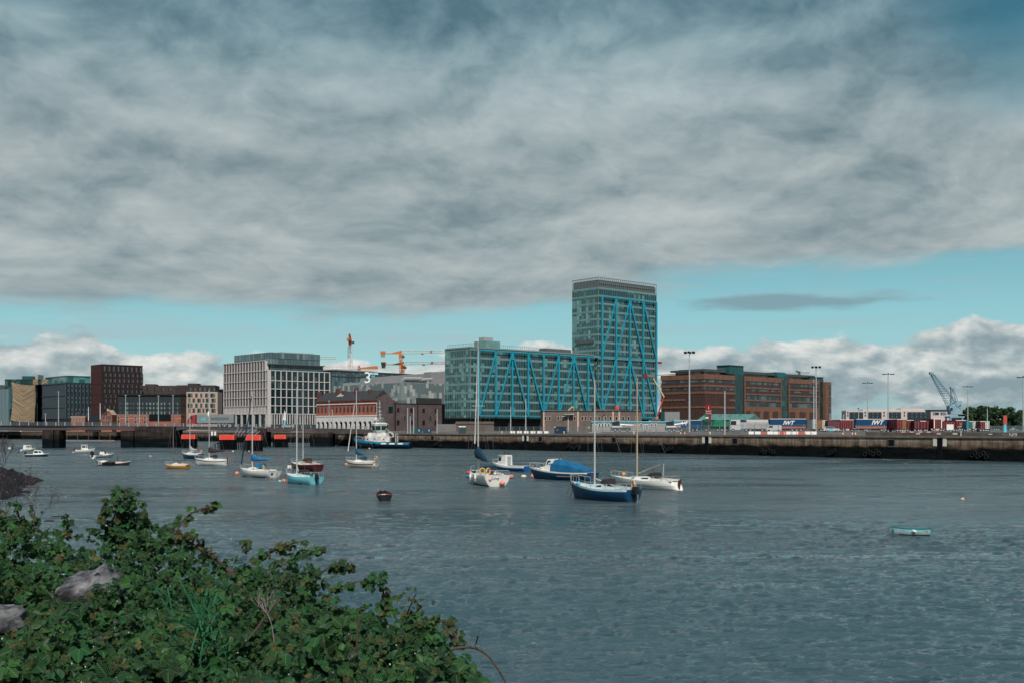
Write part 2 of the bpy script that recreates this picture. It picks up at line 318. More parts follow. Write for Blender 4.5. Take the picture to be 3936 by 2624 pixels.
WM = wallmat('quay_masonry'); WM2 = wallmat('old_quay_masonry', 2.2, (.17, .13, .105)); cope = mat('coping_stone', (.16, .132, .115), .9, .3, .6)
def quaywall(pts, m, label):
    r_ = MB(); rings = []
    for p in pts: rings.append([(p.x, p.y, -1.5), (p.x, p.y + .01, G - .35)])
    for i in range(len(pts) - 1): r_.add([rings[i][0], rings[i + 1][0], rings[i + 1][1], rings[i][1]], [(0, 1, 2, 3)])
    root = empty('quay_wall', pts[0], 0, label, 'quay wall'); o = r_.build('wall_face', m, root); o.location = -pts[0]
    c = MB()
    for i in range(len(pts) - 1):
        p, q_ = pts[i], pts[i + 1]; dv = (q_ - p).normalized(); nn = Vector((dv.y, -dv.x, 0)) * .22
        b0 = [p + nn, q_ + nn, q_ - nn * 3, p - nn * 3]
        c.hexa([(v_.x, v_.y, G - .35) for v_ in b0], [(v_.x, v_.y, G + .03) for v_ in b0])
    o = c.build('coping', cope, root); o.location = -pts[0]
    return root
QW = quaywall(qa, WM, 'long stained concrete quay wall with black weed below the tide line')
quaywall(quay_pts + [qa[0]], WM2, 'distant old stone quay wall seen under the bridge')
# marks, recesses, ladders, tyre fenders on the main quay wall
qd = (qa[4] - qa[1]).normalized(); qn = Vector((qd.y, -qd.x, 0)); qrz = math.atan2(qd.y, qd.x)
white = mat('weathered_white', (.62, .60, .56), .7, .2, 2); black = mat('soot_black', (.009, .012, .014), .9, .3, 2, spec=.05)
rubber = mat('tyre_rubber', (.014, .016, .018), .9, .3, 3, spec=.05); steel = mat('galvanised_steel', (.42, .44, .45), .5, .15, 2, .3)
rust = mat('rusty_iron', (.16, .07, .035), .9, .35, 2)
for i, px in enumerate((2020, 2717, 3613)):
    r0 = empty('wall_ladder', gp(px, 0, 0), qrz, ('tide ladder between two white marks under the glass block', 'tide ladder between white marks before the brown office block', 'tide ladder between white marks at the right end of the wall')[i], 'ladder', 'ladders on the quay wall')
    l_ = MB(); l_.box(-.55, .55, -.04, .0, -.4, G - .4)
    l_.build('recess', black, r0, loc=(0, -.02, 0))
    l2 = MB()
    for s in (-1, 1): l2.bar((s * .3, -.2, 0), (s * .3, -.2, G), .04)
    for k in range(12): l2.bar((-.3, -.2, .3 + k * .36), (.3, -.2, .3 + k * .36), .025)
    l2.build('rungs', black, r0)
    for s in (-1, 1): MB().box(s * 1.05 - .4, s * 1.05 + .4, -.08, .0, G - 2.0, G - .4).build('white_mark', white, r0, loc=(0, -.02, 0))
for i, px in enumerate((1663, 2078, 2361, 2826, 3427)):
    r0 = empty('drain_outlet', gp(px, 0, 2.6), qrz, 'square dark drain outlet in the quay wall, number %s from the tugboat' % ('nearest', 'second', 'third', 'fourth', 'fifth')[i] if i else 'square dark drain outlet in the quay wall nearest the tugboat', 'drain', 'drain outlets in the quay wall')
    MB().box(-.7, .7, -.1, 0, 0, 1.3).build('opening', black, r0); f_ = MB()
    for a in ((-.85, -.7, -.1, 1.45), (.7, .85, -.1, 1.45), (-.85, .85, 1.3, 1.45), (-.85, .85, -.15, 0)): f_.box(a[0], a[1], -.16, .02, a[2], a[3])
    f_.build('surround', mat('dark_concrete', (.10, .085, .075), .9, .35, .5), r0)
tyre = None; k = 0
for gi, (px, nn, where) in enumerate(((1690, 3, 'beside the tugboat'), (2215, 5, 'below the brown brick block'), (2575, 4, 'below the cyan roofed cabin'), (2960, 5, 'below the blue curtain trailer'), (3205, 3, 'right of the orange brown office'), (3360, 6, 'below the second blue trailer'), (3772, 6, 'near the right edge'))):
    for j in range(nn):
        p = gp(px + (j - nn / 2) * 11, 0, 1.15 + .38 * math.sin(j * 2.2 + gi)) + qn * .3
        if tyre is None:
            tyre = MB().torus((0, 0, 0), .38, .15, 'y', 14, 6).build('tyre_fender', rubber, None, True); o = tyre
        else: o = dup(tyre)
        o.location = p; o.rotation_euler = (0, 0, qrz)
        tag(o, 'old tyre hung on the quay wall %s' % where, 'tyre', 'tyre fenders on the quay wall ' + where)
for i, px in enumerate((1929, 2168, 2436, 2729, 3118)):
    b_ = MB(); b_.bar((0, 0, 0), (0, 0, .55), .18, .15, 10); b_.ball((0, 0, .6), .26, 1, 1, .6, 10)
    tag(b_.build('bollard', mat('cream_paint', (.75, .55, .42), .6, .15, 3), None, True, gp(px, 1.2)), ('small cream mooring bollard on the quay edge left of the first ladder', 'small cream bollard below the navy container', 'small cream bollard in front of the cyan roofed cabin', 'small cream bollard right of the second ladder', 'small cream bollard in front of the blue trailer')[i], 'bollard', 'cream bollards along the quay edge')
# low concrete wall on the right part of the quay
lw = MB(); p0, p1 = gp(3330, 3), gp(4600, 3); lw_r = empty('low_wall', p0, math.atan2(p1.y - p0.y, p1.x - p0.x), 'low dark concrete wall on the quay edge with faded white numbers', 'wall')
Lw = (p1 - p0).length; lw.box(0, Lw, -.3, .3, -.1, .75).build('wall', mat('dark_concrete', (.10, .085, .075), .9, .35, .5), lw_r)
for (px, w, h, z_, m_) in ((3532, .9, .25, .3, white), (3612, .9, .3, .3, white), (3674, 1.0, .3, .3, white), (3697, .2, 1.0, .0, white), (3810, .8, .2, .3, white), (3865, 1.2, .45, .1, cope)):
    u = raylen(p0, lw_r.rotation_euler.z, px); MB().box(u - w / 2, u + w / 2, -.33, -.305, z_, z_ + h).build('paint_mark', m_, lw_r)
text('N|9', 1.1, white, lw_r, (raylen(p0, lw_r.rotation_euler.z, 3897), -.31, -.1), name='number')

# ================= BUILDINGS =================
def bld(name, label, px, d, rpx, lpx, th=TH, cat='building', group=None, g=G):
    c = at(px, d, g); root = empty(name, c, th, label, cat, group)
    return root, raylen(c, th, rpx), raylen(c, th + math.pi / 2, lpx), d
def zt(py, d): return zg(py, d)
_wc = {}
def win_mesh(w, h, fr, gl, fw=.12, proud=.12, cross=False, sill=False):
    key = (round(w, 2), round(h, 2), fr.name, gl.name, cross, sill)
    if key in _wc: return _wc[key]
    b = MB(); b.box(-w / 2, w / 2, -.04, .3, 0, h, 1)
    b.box(-w / 2 - fw, -w / 2, -proud, .3, -fw, h + fw); b.box(w / 2, w / 2 + fw, -proud, .3, -fw, h + fw)
    b.box(-w / 2, w / 2, -proud, .3, h, h + fw); b.box(-w / 2, w / 2, -proud - (.1 if sill else 0), .3, -fw, 0)
    if cross: b.box(-.04, .04, -proud + .02, -.03, 0, h); b.box(-w / 2, -.04, -proud + .03, -.03, h * .5 - .03, h * .5 + .03); b.box(.04, w / 2, -proud + .03, -.03, h * .5 - .03, h * .5 + .03)
    me = b.build('window', [fr, gl]); _wc[key] = me.data; bpy.data.objects.remove(me); return _wc[key]
def wins(root, face, us, zs, w, h, fr, gl, name='window', skip=0, **kw):
    me = win_mesh(w, h, fr, gl, **kw)
    for z_ in zs:
        for u in us:
            if skip and random.random() < skip: continue
            o = bpy.data.objects.new(name, me); COL.objects.link(o); o.parent = root
            if face == 'F': o.location = (u, 0, z_)
            else: o.location = (0, u, z_); o.rotation_euler = (0, 0, -math.pi / 2)
def rng(a, b, n): return [a + (b - a) * (i + .5) / n for i in range(n)]
cy = mat('cyan_steel', (.006, .27, .38), .45, .08, 1)
# --- the glass office block and tower with cyan bracing
exo, Lfull, Dl, dE = bld('glass_office_tower', 'tall teal glass tower joined to a long glass block, both braced with bright cyan steel', 1809, 479.2, 2523, 1711.5)
cE = exo.location; uT = raylen(cE, TH, 2301); cT = Vector((cE.x + math.cos(TH) * uT, cE.y + math.sin(TH) * uT, 0)); Dt = raylen(cT, TH + math.pi / 2, 2200)
g1 = cellglass('teal_glass', (.010, .055, .066), (.15, .33, .32), 1.5, 3.7, .15, .08)
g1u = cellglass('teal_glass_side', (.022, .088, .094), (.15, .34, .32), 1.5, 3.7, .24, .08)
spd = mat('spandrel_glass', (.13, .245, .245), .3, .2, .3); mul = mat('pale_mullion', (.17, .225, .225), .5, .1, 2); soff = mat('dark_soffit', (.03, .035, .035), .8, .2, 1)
HB, ZB, fl = 36.0, 6.4, 3.70
Lb = uT - 3.2
for (x0, x1, D, z0, z1) in ((0, Lb, Dl, ZB, HB), (uT, Lfull, Dt, ZB, 68.3)):
    nf = round((z1 - z0) / fl); fh = (z1 - z0) / nf
    for i in range(nf):
        za = z0 + i * fh
        gl = MB(); gl.box(x0, x1, 0, D, za, za + fh - .95); gl.build('glazing', g1, exo)
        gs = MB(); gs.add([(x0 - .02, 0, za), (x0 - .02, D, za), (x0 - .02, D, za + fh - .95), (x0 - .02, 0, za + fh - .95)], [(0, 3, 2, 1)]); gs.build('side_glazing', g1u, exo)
        MB().box(x0 - .06, x1 + .06, -.06, D + .06, za + fh - .95, za + fh).build('spandrel', spd, exo)
    mm = MB(); nm = int((x1 - x0) / 1.5)
    for i in range(nm + 1):
        u = x0 + (x1 - x0) * i / nm; w = .04 if i % 2 else .06; mm.box(u - w, u + w, -.14, -.06, z0, z1)
    mm.build('mullions', mul, exo); mm = MB(); nm = int(D / 1.5)
    for i in range(nm + 1):
        v_ = D * i / nm; mm.box(x0 - .14, x0 - .06, v_ - .06, v_ + .06, z0, z1)
    mm.build('side_mullions', mul, exo)
MB().box(.3, Lb - .3, .3, Dl - .3, HB, HB + .5).build('roof_slab', spd, exo)
MB().box(Lb, uT, 1.8, Dl - 2, ZB, HB - 1.5).build('recessed_link', g1, exo)
MB().box(Lb, uT + 1, -.05, 1.6, HB - .6, HB).build('link_beam', mul, exo)
MB().box(0, Lb, -.3, 0, HB - .1, HB + .45).build('parapet_trim', mul, exo); MB().box(-.3, 0, -.3, Dl, HB - .1, HB + .45).build('parapet_trim', mul, exo)
# undercroft
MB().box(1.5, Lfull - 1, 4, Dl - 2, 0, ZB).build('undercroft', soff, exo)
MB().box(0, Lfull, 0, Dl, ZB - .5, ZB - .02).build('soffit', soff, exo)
# tower crown of louvres
cr = MB(); lou = mat('grey_louvre', (.085, .09, .095), .6, .2, 1)
for i in range(31):
    u = uT + (Lfull - uT) * i / 30; cr.box(u - .06, u + .06, -.1, .1, 68.3, 73)
for i in range(19):
    v_ = Dt * i / 18; cr.box(uT - .1, uT + .1, v_ - .06, v_ + .06, 68.3, 73)
cr.box(uT - .15, Lfull + .1, -.15, .2, 72.7, 73); cr.box(uT - .15, uT + .2, .2, Dt, 72.7, 73); cr.box(uT - .1, Lfull, -.12, .1, 70.2, 70.35)
cr.build('crown_screen', mul, exo); MB().box(uT + .5, Lfull - .5, .6, Dt - .6, 68.3, 71.8).build('plant_room', lou, exo)
MB().box(uT + .3, Lfull - .3, .35, .55, 68.3, 71.3).box(uT + .3, uT + .5, .6, Dt - .3, 68.3, 71.3).build('louvre_infill', lou, exo)
# bracing
pc = [raylen(cE, TH, p) for p in (1836, 2308.5)]; cu_ = [pc[0] + (pc[1] - pc[0]) * i / 8 for i in range(9)]
pe = raylen(cE, TH, 2517.6); cu_ += [cu_[8] + (pe - cu_[8]) * i / 4 for i in range(1, 5)]
zTop, zMid, zBot, zTT = HB - .9, HB - .3, 7.2, 63.9; yo = -1.15
def brace(a, b, r=.42, nm='brace'):
    p, q_ = Vector(a), Vector(b); d = q_ - p; L_ = d.length; ang = math.atan2(d.z, d.x); sgn = Vector((-math.sin(ang), 0, math.cos(ang))) * r
    b_ = MB(); y0, y1 = yo - .1, yo + .12
    b_.hexa([tuple(p - sgn)[:1] + (y0,) + ((p - sgn).z,), (q_ - sgn).to_tuple()[:1] + (y0,) + ((q_ - sgn).z,), (q_ - sgn).to_tuple()[:1] + (y1,) + ((q_ - sgn).z,), (p - sgn).to_tuple()[:1] + (y1,) + ((p - sgn).z,)],
            [((p + sgn).x, y0, (p + sgn).z), ((q_ + sgn).x, y0, (q_ + sgn).z), ((q_ + sgn).x, y1, (q_ + sgn).z), ((p + sgn).x, y1, (p + sgn).z)])
    return b_.build(nm, cy, exo)
for i in range(8): brace((cu_[i], yo, zBot), (cu_[i], yo, zTop + .3), .41, 'column')
for i in range(8, 13): brace((cu_[i], yo, zBot), (cu_[i], yo, zTT), .44, 'column')
brace((cu_[0], yo - .02, zTop), (cu_[8], yo - .02, zTop), .24, 'chord'); brace((cu_[0], yo - .02, zBot), (cu_[12], yo - .02, zBot), .24, 'chord')
brace((cu_[8], yo - .02, zMid), (cu_[12], yo - .02, zMid), .24, 'chord'); brace((cu_[8], yo - .02, zTT), (cu_[12], yo - .02, zTT), .24, 'chord')
yo -= .03
for a, b in ((1, 0), (2, 1), (2, 3), (3, 4), (5, 4), (6, 5), (6, 7), (7, 8)): brace((cu_[a], yo, zTop - .2), (cu_[b], yo, zBot + .2), .35)
for a, b in ((9, 8), (10, 9), (10, 11), (11, 12)):
    brace((cu_[a], yo, zTT - .2), (cu_[b], yo, zMid + .2), .36); brace((cu_[a], yo, zMid - .2), (cu_[b], yo, zBot + .2), .36)
for i in (2, 6):
    MB().prism([(cu_[i] - .9, zTop - 3.4), (cu_[i] + .9, zTop - 3.4), (cu_[i] + .45, zTop), (cu_[i] - .45, zTop)], 'y', yo - .36, yo + .2).build('gusset_plate', cy, exo)
st_ = MB()
for i in range(13):
    top = HB if i < 8 else 64
    for k in range(int((top - 8) / 3.7)): st_.box(cu_[i] - .12, cu_[i] + .12, yo + .3, 0, 9.6 + k * 3.7, 9.9 + k * 3.7)
st_.build('tie_struts', cy, exo)
for i in range(0, 13): MB().box(cu_[i] - .35, cu_[i] + .35, .8, 1.6, 0, ZB - .5).build('pier', soff, exo)
# roof railing, pods
rl = MB()
for i in range(60): u = .5 + (Lb - 1) * i / 59; rl.box(u - .05, u + .05, .9, 1.0, HB + .5, HB + 1.9)
for i in range(16): v_ = .5 + (Dl - 1) * i / 15; rl.box(.9, 1.0, v_ - .05, v_ + .05, HB + .5, HB + 1.9)
rl.box(.9, Lb - .5, .9, 1.0, HB + 1.85, HB + 1.95); rl.box(.9, 1.0, .9, Dl - .5, HB + 1.85, HB + 1.95); rl.build('roof_railing', mul, exo)
u0 = raylen(cE, TH, 1895) ; MB().box(u0 + 3.5, u0 + 12, 9, 17, HB + .5, HB + 4.3).build('plant_box', spd, exo); MB().box(u0 + 4.5, u0 + 9.5, 11, 15, HB + 4.3, HB + 6.0).build('lift_overrun', mat('light_grey_panel', (.30, .31, .31), .6, .1, 1), exo)
MB().box(Lb - 28, Lb - 12, 3, 8, HB + .5, HB + 2.2).build('roof_hatch', lou, exo)
MB().box(uT - .5, uT - .1, 3, Dt - 3, HB + 6.2, HB + 7.6).build('canopy', lou, exo)

# --- pale gridded concrete office
con = mat('pale_concrete', (.50, .465, .455), .8, .12, .8); dgl = cellglass('dark_glass', (.007, .022, .027), (.05, .12, .125), 2.2, 4, .14)
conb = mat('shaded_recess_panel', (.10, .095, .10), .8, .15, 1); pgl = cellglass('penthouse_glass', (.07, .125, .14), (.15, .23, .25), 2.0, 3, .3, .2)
cb, Wc, Dc, dC = bld('concrete_office', 'pale concrete grid office with a blue grey glass penthouse', 1030, 640, 1270, 858)
Z = lambda y: zg(y, dC)
zz_ = [Z(1632), Z(1588), Z(1557), Z(1524), Z(1492), Z(1460), Z(1421)]
MB().box(.5, Wc, .5, Dc, 0, zz_[-1] - .1).build('glass_core', dgl, cb)
gr = MB()
for i in range(12): u = 1.2 + (Wc - 1.6) * i / 11; gr.box(u - .26, u + .26, 0, .6, zz_[1], zz_[-1])
for z_ in zz_[1:]: gr.box(0, Wc, -.06, .55, z_ - .24, z_ + .18)
gr.box(-.06, 1.9, -.07, 1.0, 0, zz_[-1] + .3)
for i in range(24): u = 2.6 + (Wc - 3) * i / 23; gr.box(u - .25, u + .25, .0, .9, zz_[0] + .4, zz_[1] - .35)
gr.build('concrete_grid', con, cb)
for i in range(11):
    for j in range(1, 6):
        u0 = 1.2 + (Wc - 1.6) * i / 11 + .26; u1 = 1.2 + (Wc - 1.6) * (i + 1) / 11 - .26
        MB().box(u0, u1, .42, .49, zz_[j] + .3, zz_[j + 1] - .4).build('window', dgl, cb)
zl = [Z(1632), Z(1588), Z(1557), Z(1524), Z(1492), Z(1460), Z(1422), Z(1383)]
gr = MB(); DL = Dc
for i in range(16):
    v_ = 2.8 + (DL - 3.2) * i / 15; gr.box(-.05, .6, v_ - .22, v_ + .22, zl[2], zl[7] if i > 0 else zl[6])
for i in range(31): v_ = 2.8 + (DL - 3.2) * i / 30; gr.box(-.03, .5, v_ - .16, v_ + .16, zl[1], zl[2])
for i in range(8): v_ = 2.4 + (DL - 3.2) * i / 7; gr.box(-.02, 1.0, v_ - .75, v_ + .75, 0, zl[1])
for z_ in zl[1:]: gr.box(-.08, .55, 0 if z_ < zl[7] - .1 else 4.5, DL, z_ - .2, z_ + .2)
gr.build('concrete_grid', con, cb)
MB().box(.6, 3, 4.6, DL, zl[6], zl[7]).build('side_screen', con, cb)
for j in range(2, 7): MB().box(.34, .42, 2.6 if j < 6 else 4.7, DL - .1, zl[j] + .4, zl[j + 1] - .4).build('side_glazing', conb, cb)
MB().box(3.5, Wc - 3, 3.5, DL - 3, zz_[-1], Z(1397)).build('lower_penthouse', cellglass('penthouse_glass_dark', (.035, .09, .10), (.09, .17, .18), 2.2, 9, .2, .12), cb)
MB().box(2.2, Wc - 6, 2.2, DL - 10, Z(1394), Z(1351)).build('upper_penthouse', pgl, cb)
pm = MB()
for i in range(18): u = 2.2 + (Wc - 8.2) * i / 17; pm.box(u - .06, u + .06, 2.05, 2.2, Z(1394), Z(1351))
for i in range(22): u = 3.5 + (Wc - 6.5) * i / 21; pm.box(u - .05, u + .05, 3.35, 3.5, zz_[-1], Z(1397))
for i in range(16): u = 2.2 + (DL - 12.2) * i / 15; pm.box(2.05, 2.2, u - .06, u + .06, Z(1394), Z(1351))
pm.box(2, Wc - 6, 2, 2.2, Z(1374), Z(1373)); pm.build('penthouse_mullions', lou, cb)
MB().box(2.0, Wc - 2.6, 2.0, DL - 2.6, Z(1397), Z(1394)).build('roof_edge', lou, cb)
MB().box(12, Wc - 7.5, 6, DL - 14, Z(1351), Z(1346)).build('roof_plant', mat('light_grey_panel', (.3, .31, .31)), cb)

# --- orange brown office on the right
ob = R(44); orn = brickmat('orange_brown_cladding', (.185, .088, .052), (.160, .076, .046), (.15, .06, .04), 1, 1.5, .6, .7)
og = cellglass('brown_office_glass', (.016, .030, .036), (.10, .15, .17), 2.4, 4.1, .3); obr = mat('brown_louvre', (.060, .034, .030), .8, .3, .6, stretch=(3, 3, .2))
sk = mat('slate_cladding', (.06, .07, .075), .6, .15, 1); gdk = cellglass('stair_glass', (.006, .035, .036), (.03, .10, .10), 2, 3, .15)
br_, Wb, Db, dB = bld('brown_office', 'long orange brown office block with banded windows and dark glass stair towers', 2707, 600, 3185, 2539, ob)
Z = lambda y: zg(y, dB); cB = br_.location; U = lambda p: raylen(cB, ob, p)
secs = [(0, U(2826), 0), (U(2862), U(3004), 1), (U(3032), U(3150), 1)]
bands = [(1435, 1454), (1475, 1483), (1502, 1510), (1558, 1566)]
for si, (a, b, w) in enumerate(secs):
    D = Db if si == 0 else 16
    MB().box(a + .4, b - .4, .4, D - .4, 0, Z(1436)).build('glass_body', og if si else og, br_)
    for y0, y1 in (bands if si == 0 else ((1435, 1454), (1478, 1484), (1503, 1509), (1528, 1534), (1556, 1562))):
        MB().box(a, b, 0, D, Z(y1), Z(y0)).build('cladding_band', orn, br_)
    # sill upstands
    for y0, y1 in ((1466, 1475), (1493, 1502)) : MB().box(a + .2, b - .2, .2, D - .2, Z(y1) + .02, Z(y0)).build('sill_band', obr, br_)
    if si == 0:
        MB().box(.25, b - .25, .25, D - .25, Z(1558) + .02, Z(1511)).build('brown_screen', obr, br_)
        MB().box(.25, b - .25, .25, D - .25, 0, Z(1567)).build('brown_screen', obr, br_)
        MB().box(-.05, .0, D - 17, D, Z(1537), Z(1529)).build('cladding_strip', orn, br_); MB().box(b - 5.5, b, -.05, .0, Z(1537), Z(1529)).build('cladding_strip', orn, br_)
        for k in range(14): MB().box(b * (k + .5) / 14 - .3, b * (k + .5) / 14 + .3, .0, .24, Z(1557), Z(1511)).build('vertical_fin', obr, br_)
        for k in range(10): MB().box(.0, .24, D * (k + .5) / 10 - .3, D * (k + .5) / 10 + .3, Z(1557), Z(1511)).build('vertical_fin', obr, br_)
    else:
        MB().box(a, a + 1.0, -.03, .38, 0, Z(1455)).build('end_pier', orn, br_); MB().box(b - .6, b, -.03, .38, 0, Z(1455)).build('end_pier', orn, br_)
        MB().box(a + 1, b - .6, .02, .36, Z(1575), Z(1562)).build('cladding_band', orn, br_); nb_ = 4 if si == 1 else 3; wd = (b - a) / nb_
        for k in range(nb_): MB().box(a + wd * k + wd * .62, a + wd * (k + 1), -.01, .34, 0, Z(1575)).build('brick_pier', orn, br_); MB().box(a + wd * k, a + wd * k + wd * .62, .1, .34, 0, Z(1575)).build('roller_door', obr, br_)
    mm = MB(); k = int((b - a) / 1.3)
    for i in range(k):
        u = a + .5 + (b - a - 1) * i / k
        for y0, y1 in (((1455, 1466), (1484, 1493)) if si == 0 else ((1455, 1466), (1485, 1493), (1510, 1527), (1535, 1555))): mm.box(u - .06, u + .06, .3, .42, Z(y1), Z(y0))
    mm.build('window_mullions', sk, br_)
mm = MB()
for i in range(20):
    v_ = .5 + Db * i / 20
    for y0, y1 in ((1455, 1466), (1484, 1493)): mm.box(.3, .42, v_ - .06, v_ + .06, Z(y1), Z(y0))
mm.build('window_mullions', sk, br_)
MB().box(5, U(3150) - 2, 4, 18, Z(1436), Z(1424)).build('attic_windows', og, br_); MB().box(3.6, U(3150) - 1, 2.6, 20, Z(1424), Z(1414)).build('attic_roof', sk, br_)
MB().box(3, 20, 5, Db - 8, Z(1436), Z(1424)).build('attic_windows', og, br_); MB().box(2.2, 20, 3, Db - 5, Z(1424) + .1, Z(1416)).build('attic_roof', sk, br_)
for i, (a, b, y0) in enumerate(((2802, 2858, 1394), (2978, 3026, 1410), (3110, 3164, 1420))):
    a0 = U(a + 24); b0 = U(b + 4)
    MB().box(a0, b0, .5, 9, 0, Z(1430)).build('stair_tower', gdk, br_)
    if i == 1: MB().prism([(2, Z(y0)), (9, Z(y0)), (9, Z(1442)), (.6, Z(1442)), (.6, Z(1428))], 'x', a0 - 2.5, b0).build('stair_head', mat('teal_head_glass', (.016, .08, .08), .3, .3, .6), br_)
    else: MB().box(a0 - 4.5, b0 + .4, 1, 9, Z(1430 + 10 * i), Z(y0 + 2)).build('stair_head', mat('teal_head_glass', (.016, .08, .08), .3, .3, .6), br_); MB().box(a0 - 5, b0 + .8, .5, 9.5, Z(y0 + 2), Z(y0)).build('stair_roof', sk, br_)
MB().box(U(3166), U(3187), -1.5, 14, 0, Z(1441)).build('end_block', orn, br_)
wins(br_, 'F', [U(3181)], [Z(y) for y in (1471, 1497, 1522, 1547, 1573, 1597)], 2.6, 2.2, sk, og)
for o in br_.children:
    if o.name.startswith('window') and o.location.x > 10 and o.type == 'MESH' and abs(o.location.y) < .01: o.location.y = -1.5
rl = MB()
for i in range(70): u = 3 + (U(3150) - 4) * i / 69; rl.box(u - .04, u + .04, 2.8, 2.9, Z(1414), Z(1408))
rl.box(3, U(3150), 2.8, 2.88, Z(1408.5), Z(1408)); rl.build('roof_railing', mul, br_)
MB().box(-.4, 3, 10, Db + 4, Z(1432), Z(1431)).build('canopy', sk, br_)
# totem sign in front of it
sg = empty('totem_sign', at(2723, 420, G2), 0, 'dark red totem sign with white lettering before the brown office', 'sign'); s_ = .097
MB().box(-.9, .9, -.25, .25, 0, (HY - 1552) * s_ + .6).build('board', mat('dark_red_paint', (.22, .012, .02), .4, .1), sg)
text('1', 1.6, white, sg, (0, -.27, 8.2)); text('POINT', .75, white, sg, (0, -.27, 7.2)); text('VILLAGE', .6, white, sg, (0, -.27, 6.5))
sg = empty('hanging_sign', at(2717, 416, G2), 0, 'small dark green sign with a white strip left of the red totem', 'sign')
MB().box(-.75, .75, -.1, .1, 2, 6.2).build('board', mat('dark_green_paint', (.01, .10, .06), .5, .1), sg); MB().box(-.6, .6, -.13, -.1, 4.7, 5.3).build('strip', white, sg); MB().bar((0, 0, 0), (0, 0, 2), .1).build('post', steel, sg)

# --- dark red brown tower, dark glass offices etc. on the left
dk = mat('dark_red_brown_cladding', (.020, .013, .014), .7, .2, .6); dkg = cellglass('left_glass', (.010, .024, .031), (.13, .23, .26), 2.5, 3.5, .34)
fin = mat('copper_fin', (.060, .029, .027), .6, .2, 1)
tw, Wt, Dtt, dT = bld('brown_tower', 'dark red brown apartment tower with staggered vertical fins', 392, 760, 548, 350)
Z = lambda y: zg(y, dT); MB().box(0, Wt, 0, Dtt, 0, Z(1398)).build('wall', dk, tw)
lev = [1398, 1429, 1471, 1512, 1550, 1600]
for j in range(5):
    z1, z0 = Z(lev[j]), Z(lev[j + 1])
    MB().box(-.25, Wt + .1, -.25, 0, z1 - .5, z1).build('floor_band', fin, tw); MB().box(-.25, 0, 0, Dtt, z1 - .5, z1).build('floor_band', fin, tw)
    wins(tw, 'F', [Wt * (i + .5 + .25 * (j % 2)) / 9 for i in range(9)], [z0 + .8] + ([z0 + 1 + (z1 - z0) / 2] if z1 - z0 > 6 else []), 1.7, (2.4 if z1 - z0 > 6 else z1 - z0 - 2), dk, dkg)
    f_ = MB()
    for i in range(18): u = Wt * (int(i / 2) + (.22 if i % 2 else .78) + .25 * (j % 2)) / 9; f_.box(u - .14, u + .14, -.55, -.02, z0, z1 - .5)
    for i in range(10): v_ = Dtt * (i + .5) / 10; f_.box(-.5, -.02, v_ - .15, v_ + .15, z0, z1 - .5)
    f_.build('vertical_fins', fin, tw)
dg, Wd, Dd, dD = bld('dark_glass_office', 'dark glass office with a pale teal glazed top storey, left of the brown tower', 252, 770, 352, 160)
Z = lambda y: zg(y, dD); MB().box(0, Wd, 0, Dd, 0, Z(1468)).build('wall', mat('near_black_cladding', (.022, .028, .033), .5, .2, .5), dg)
MB().box(2, Wd, 2, Dd - 2, Z(1468), Z(1443)).build('glazed_storey', cellglass('teal_top', (.03, .12, .125), (.09, .26, .26), 4, 9, .35, .15), dg)
MB().box(1.6, Wd, 1.6, Dd - 1.6, Z(1443), Z(1441)).build('roof_edge', sk, dg)
f_ = MB(); bfin = mat('blue_grey_fin', (.05, .07, .085), .5, .2, 1)
for i in range(26): v_ = Dd * (i + .5) / 26; f_.box(-.5, 0, v_ - .16, v_ + .16, Z(1608), Z(1470))
for y in (1605, 1562, 1516, 1470): f_.box(-.55, 0, 0, Dd, Z(y) - .4, Z(y) + .4)
f_.build('vertical_fins', bfin, dg)
f_ = MB()
for i in range(8): u = Wd * i / 7; f_.box(u - .3, u + .3, -.4, 0, Z(1608), Z(1470))
f_.build('vertical_fins', bfin, dg)
wins(dg, 'F', [Wd * (i + .5) / 7 for i in range(7)], [Z(y) for y in (1484, 1502, 1530, 1547, 1575, 1592, 1605)], 2.1, 1.5, bfin, dkg)
# tan folded-mesh building
tn = bpy.data.materials.new('tan_mesh_cladding'); tn.use_nodes = True; k = N(tn.node_tree); P = k.n('ShaderNodeTexCoord').outputs['Object']; a, b, c = k.sep(P)
ch = k.m('ADD', c, k.m('MULTIPLY', k.m('ABSOLUTE', k.m('SUBTRACT', a, 10.0)), -.7))
bn = k.n('ShaderNodeTexWave', {'Vector': k.xyz(ch, k.m('MULTIPLY', a, .1), 0.0), 'Scale': .32, 'Distortion': 7.0, 'Detail': 3.0, 'Detail Scale': 1.6}, wave_type='BANDS').outputs[1]
tn.node_tree.links.new(k.ramp(bn, [(0, (.21, .145, .085)), (.6, (.36, .265, .17)), (1, (.42, .32, .21))]), tn.node_tree.nodes['Principled BSDF'].inputs['Base Color'])
tn.node_tree.nodes['Principled BSDF'].inputs['Roughness'].default_value = .6; MATS['tan'] = tn
tn.node_tree.links.new(k.n('ShaderNodeBump', {'Strength': .8, 'Distance': 1.0, 'Height': bn}).outputs[0], tn.node_tree.nodes['Principled BSDF'].inputs['Normal'])
dM = 800; s = dM / F; tb = empty('mesh_clad_bank', at(38, dM, G), 0, 'bank headquarters wrapped in folded tan mesh panels', 'building')
rows = []; yl = [1466, 1500, 1540, 1560, 1590, 1613]; xl = [43, 46, 48, 48, 43, 38]; xr = [135, 135, 136, 136, 134, 131]; ye = [1479, 1508, 1543, 1562, 1592, 1622]
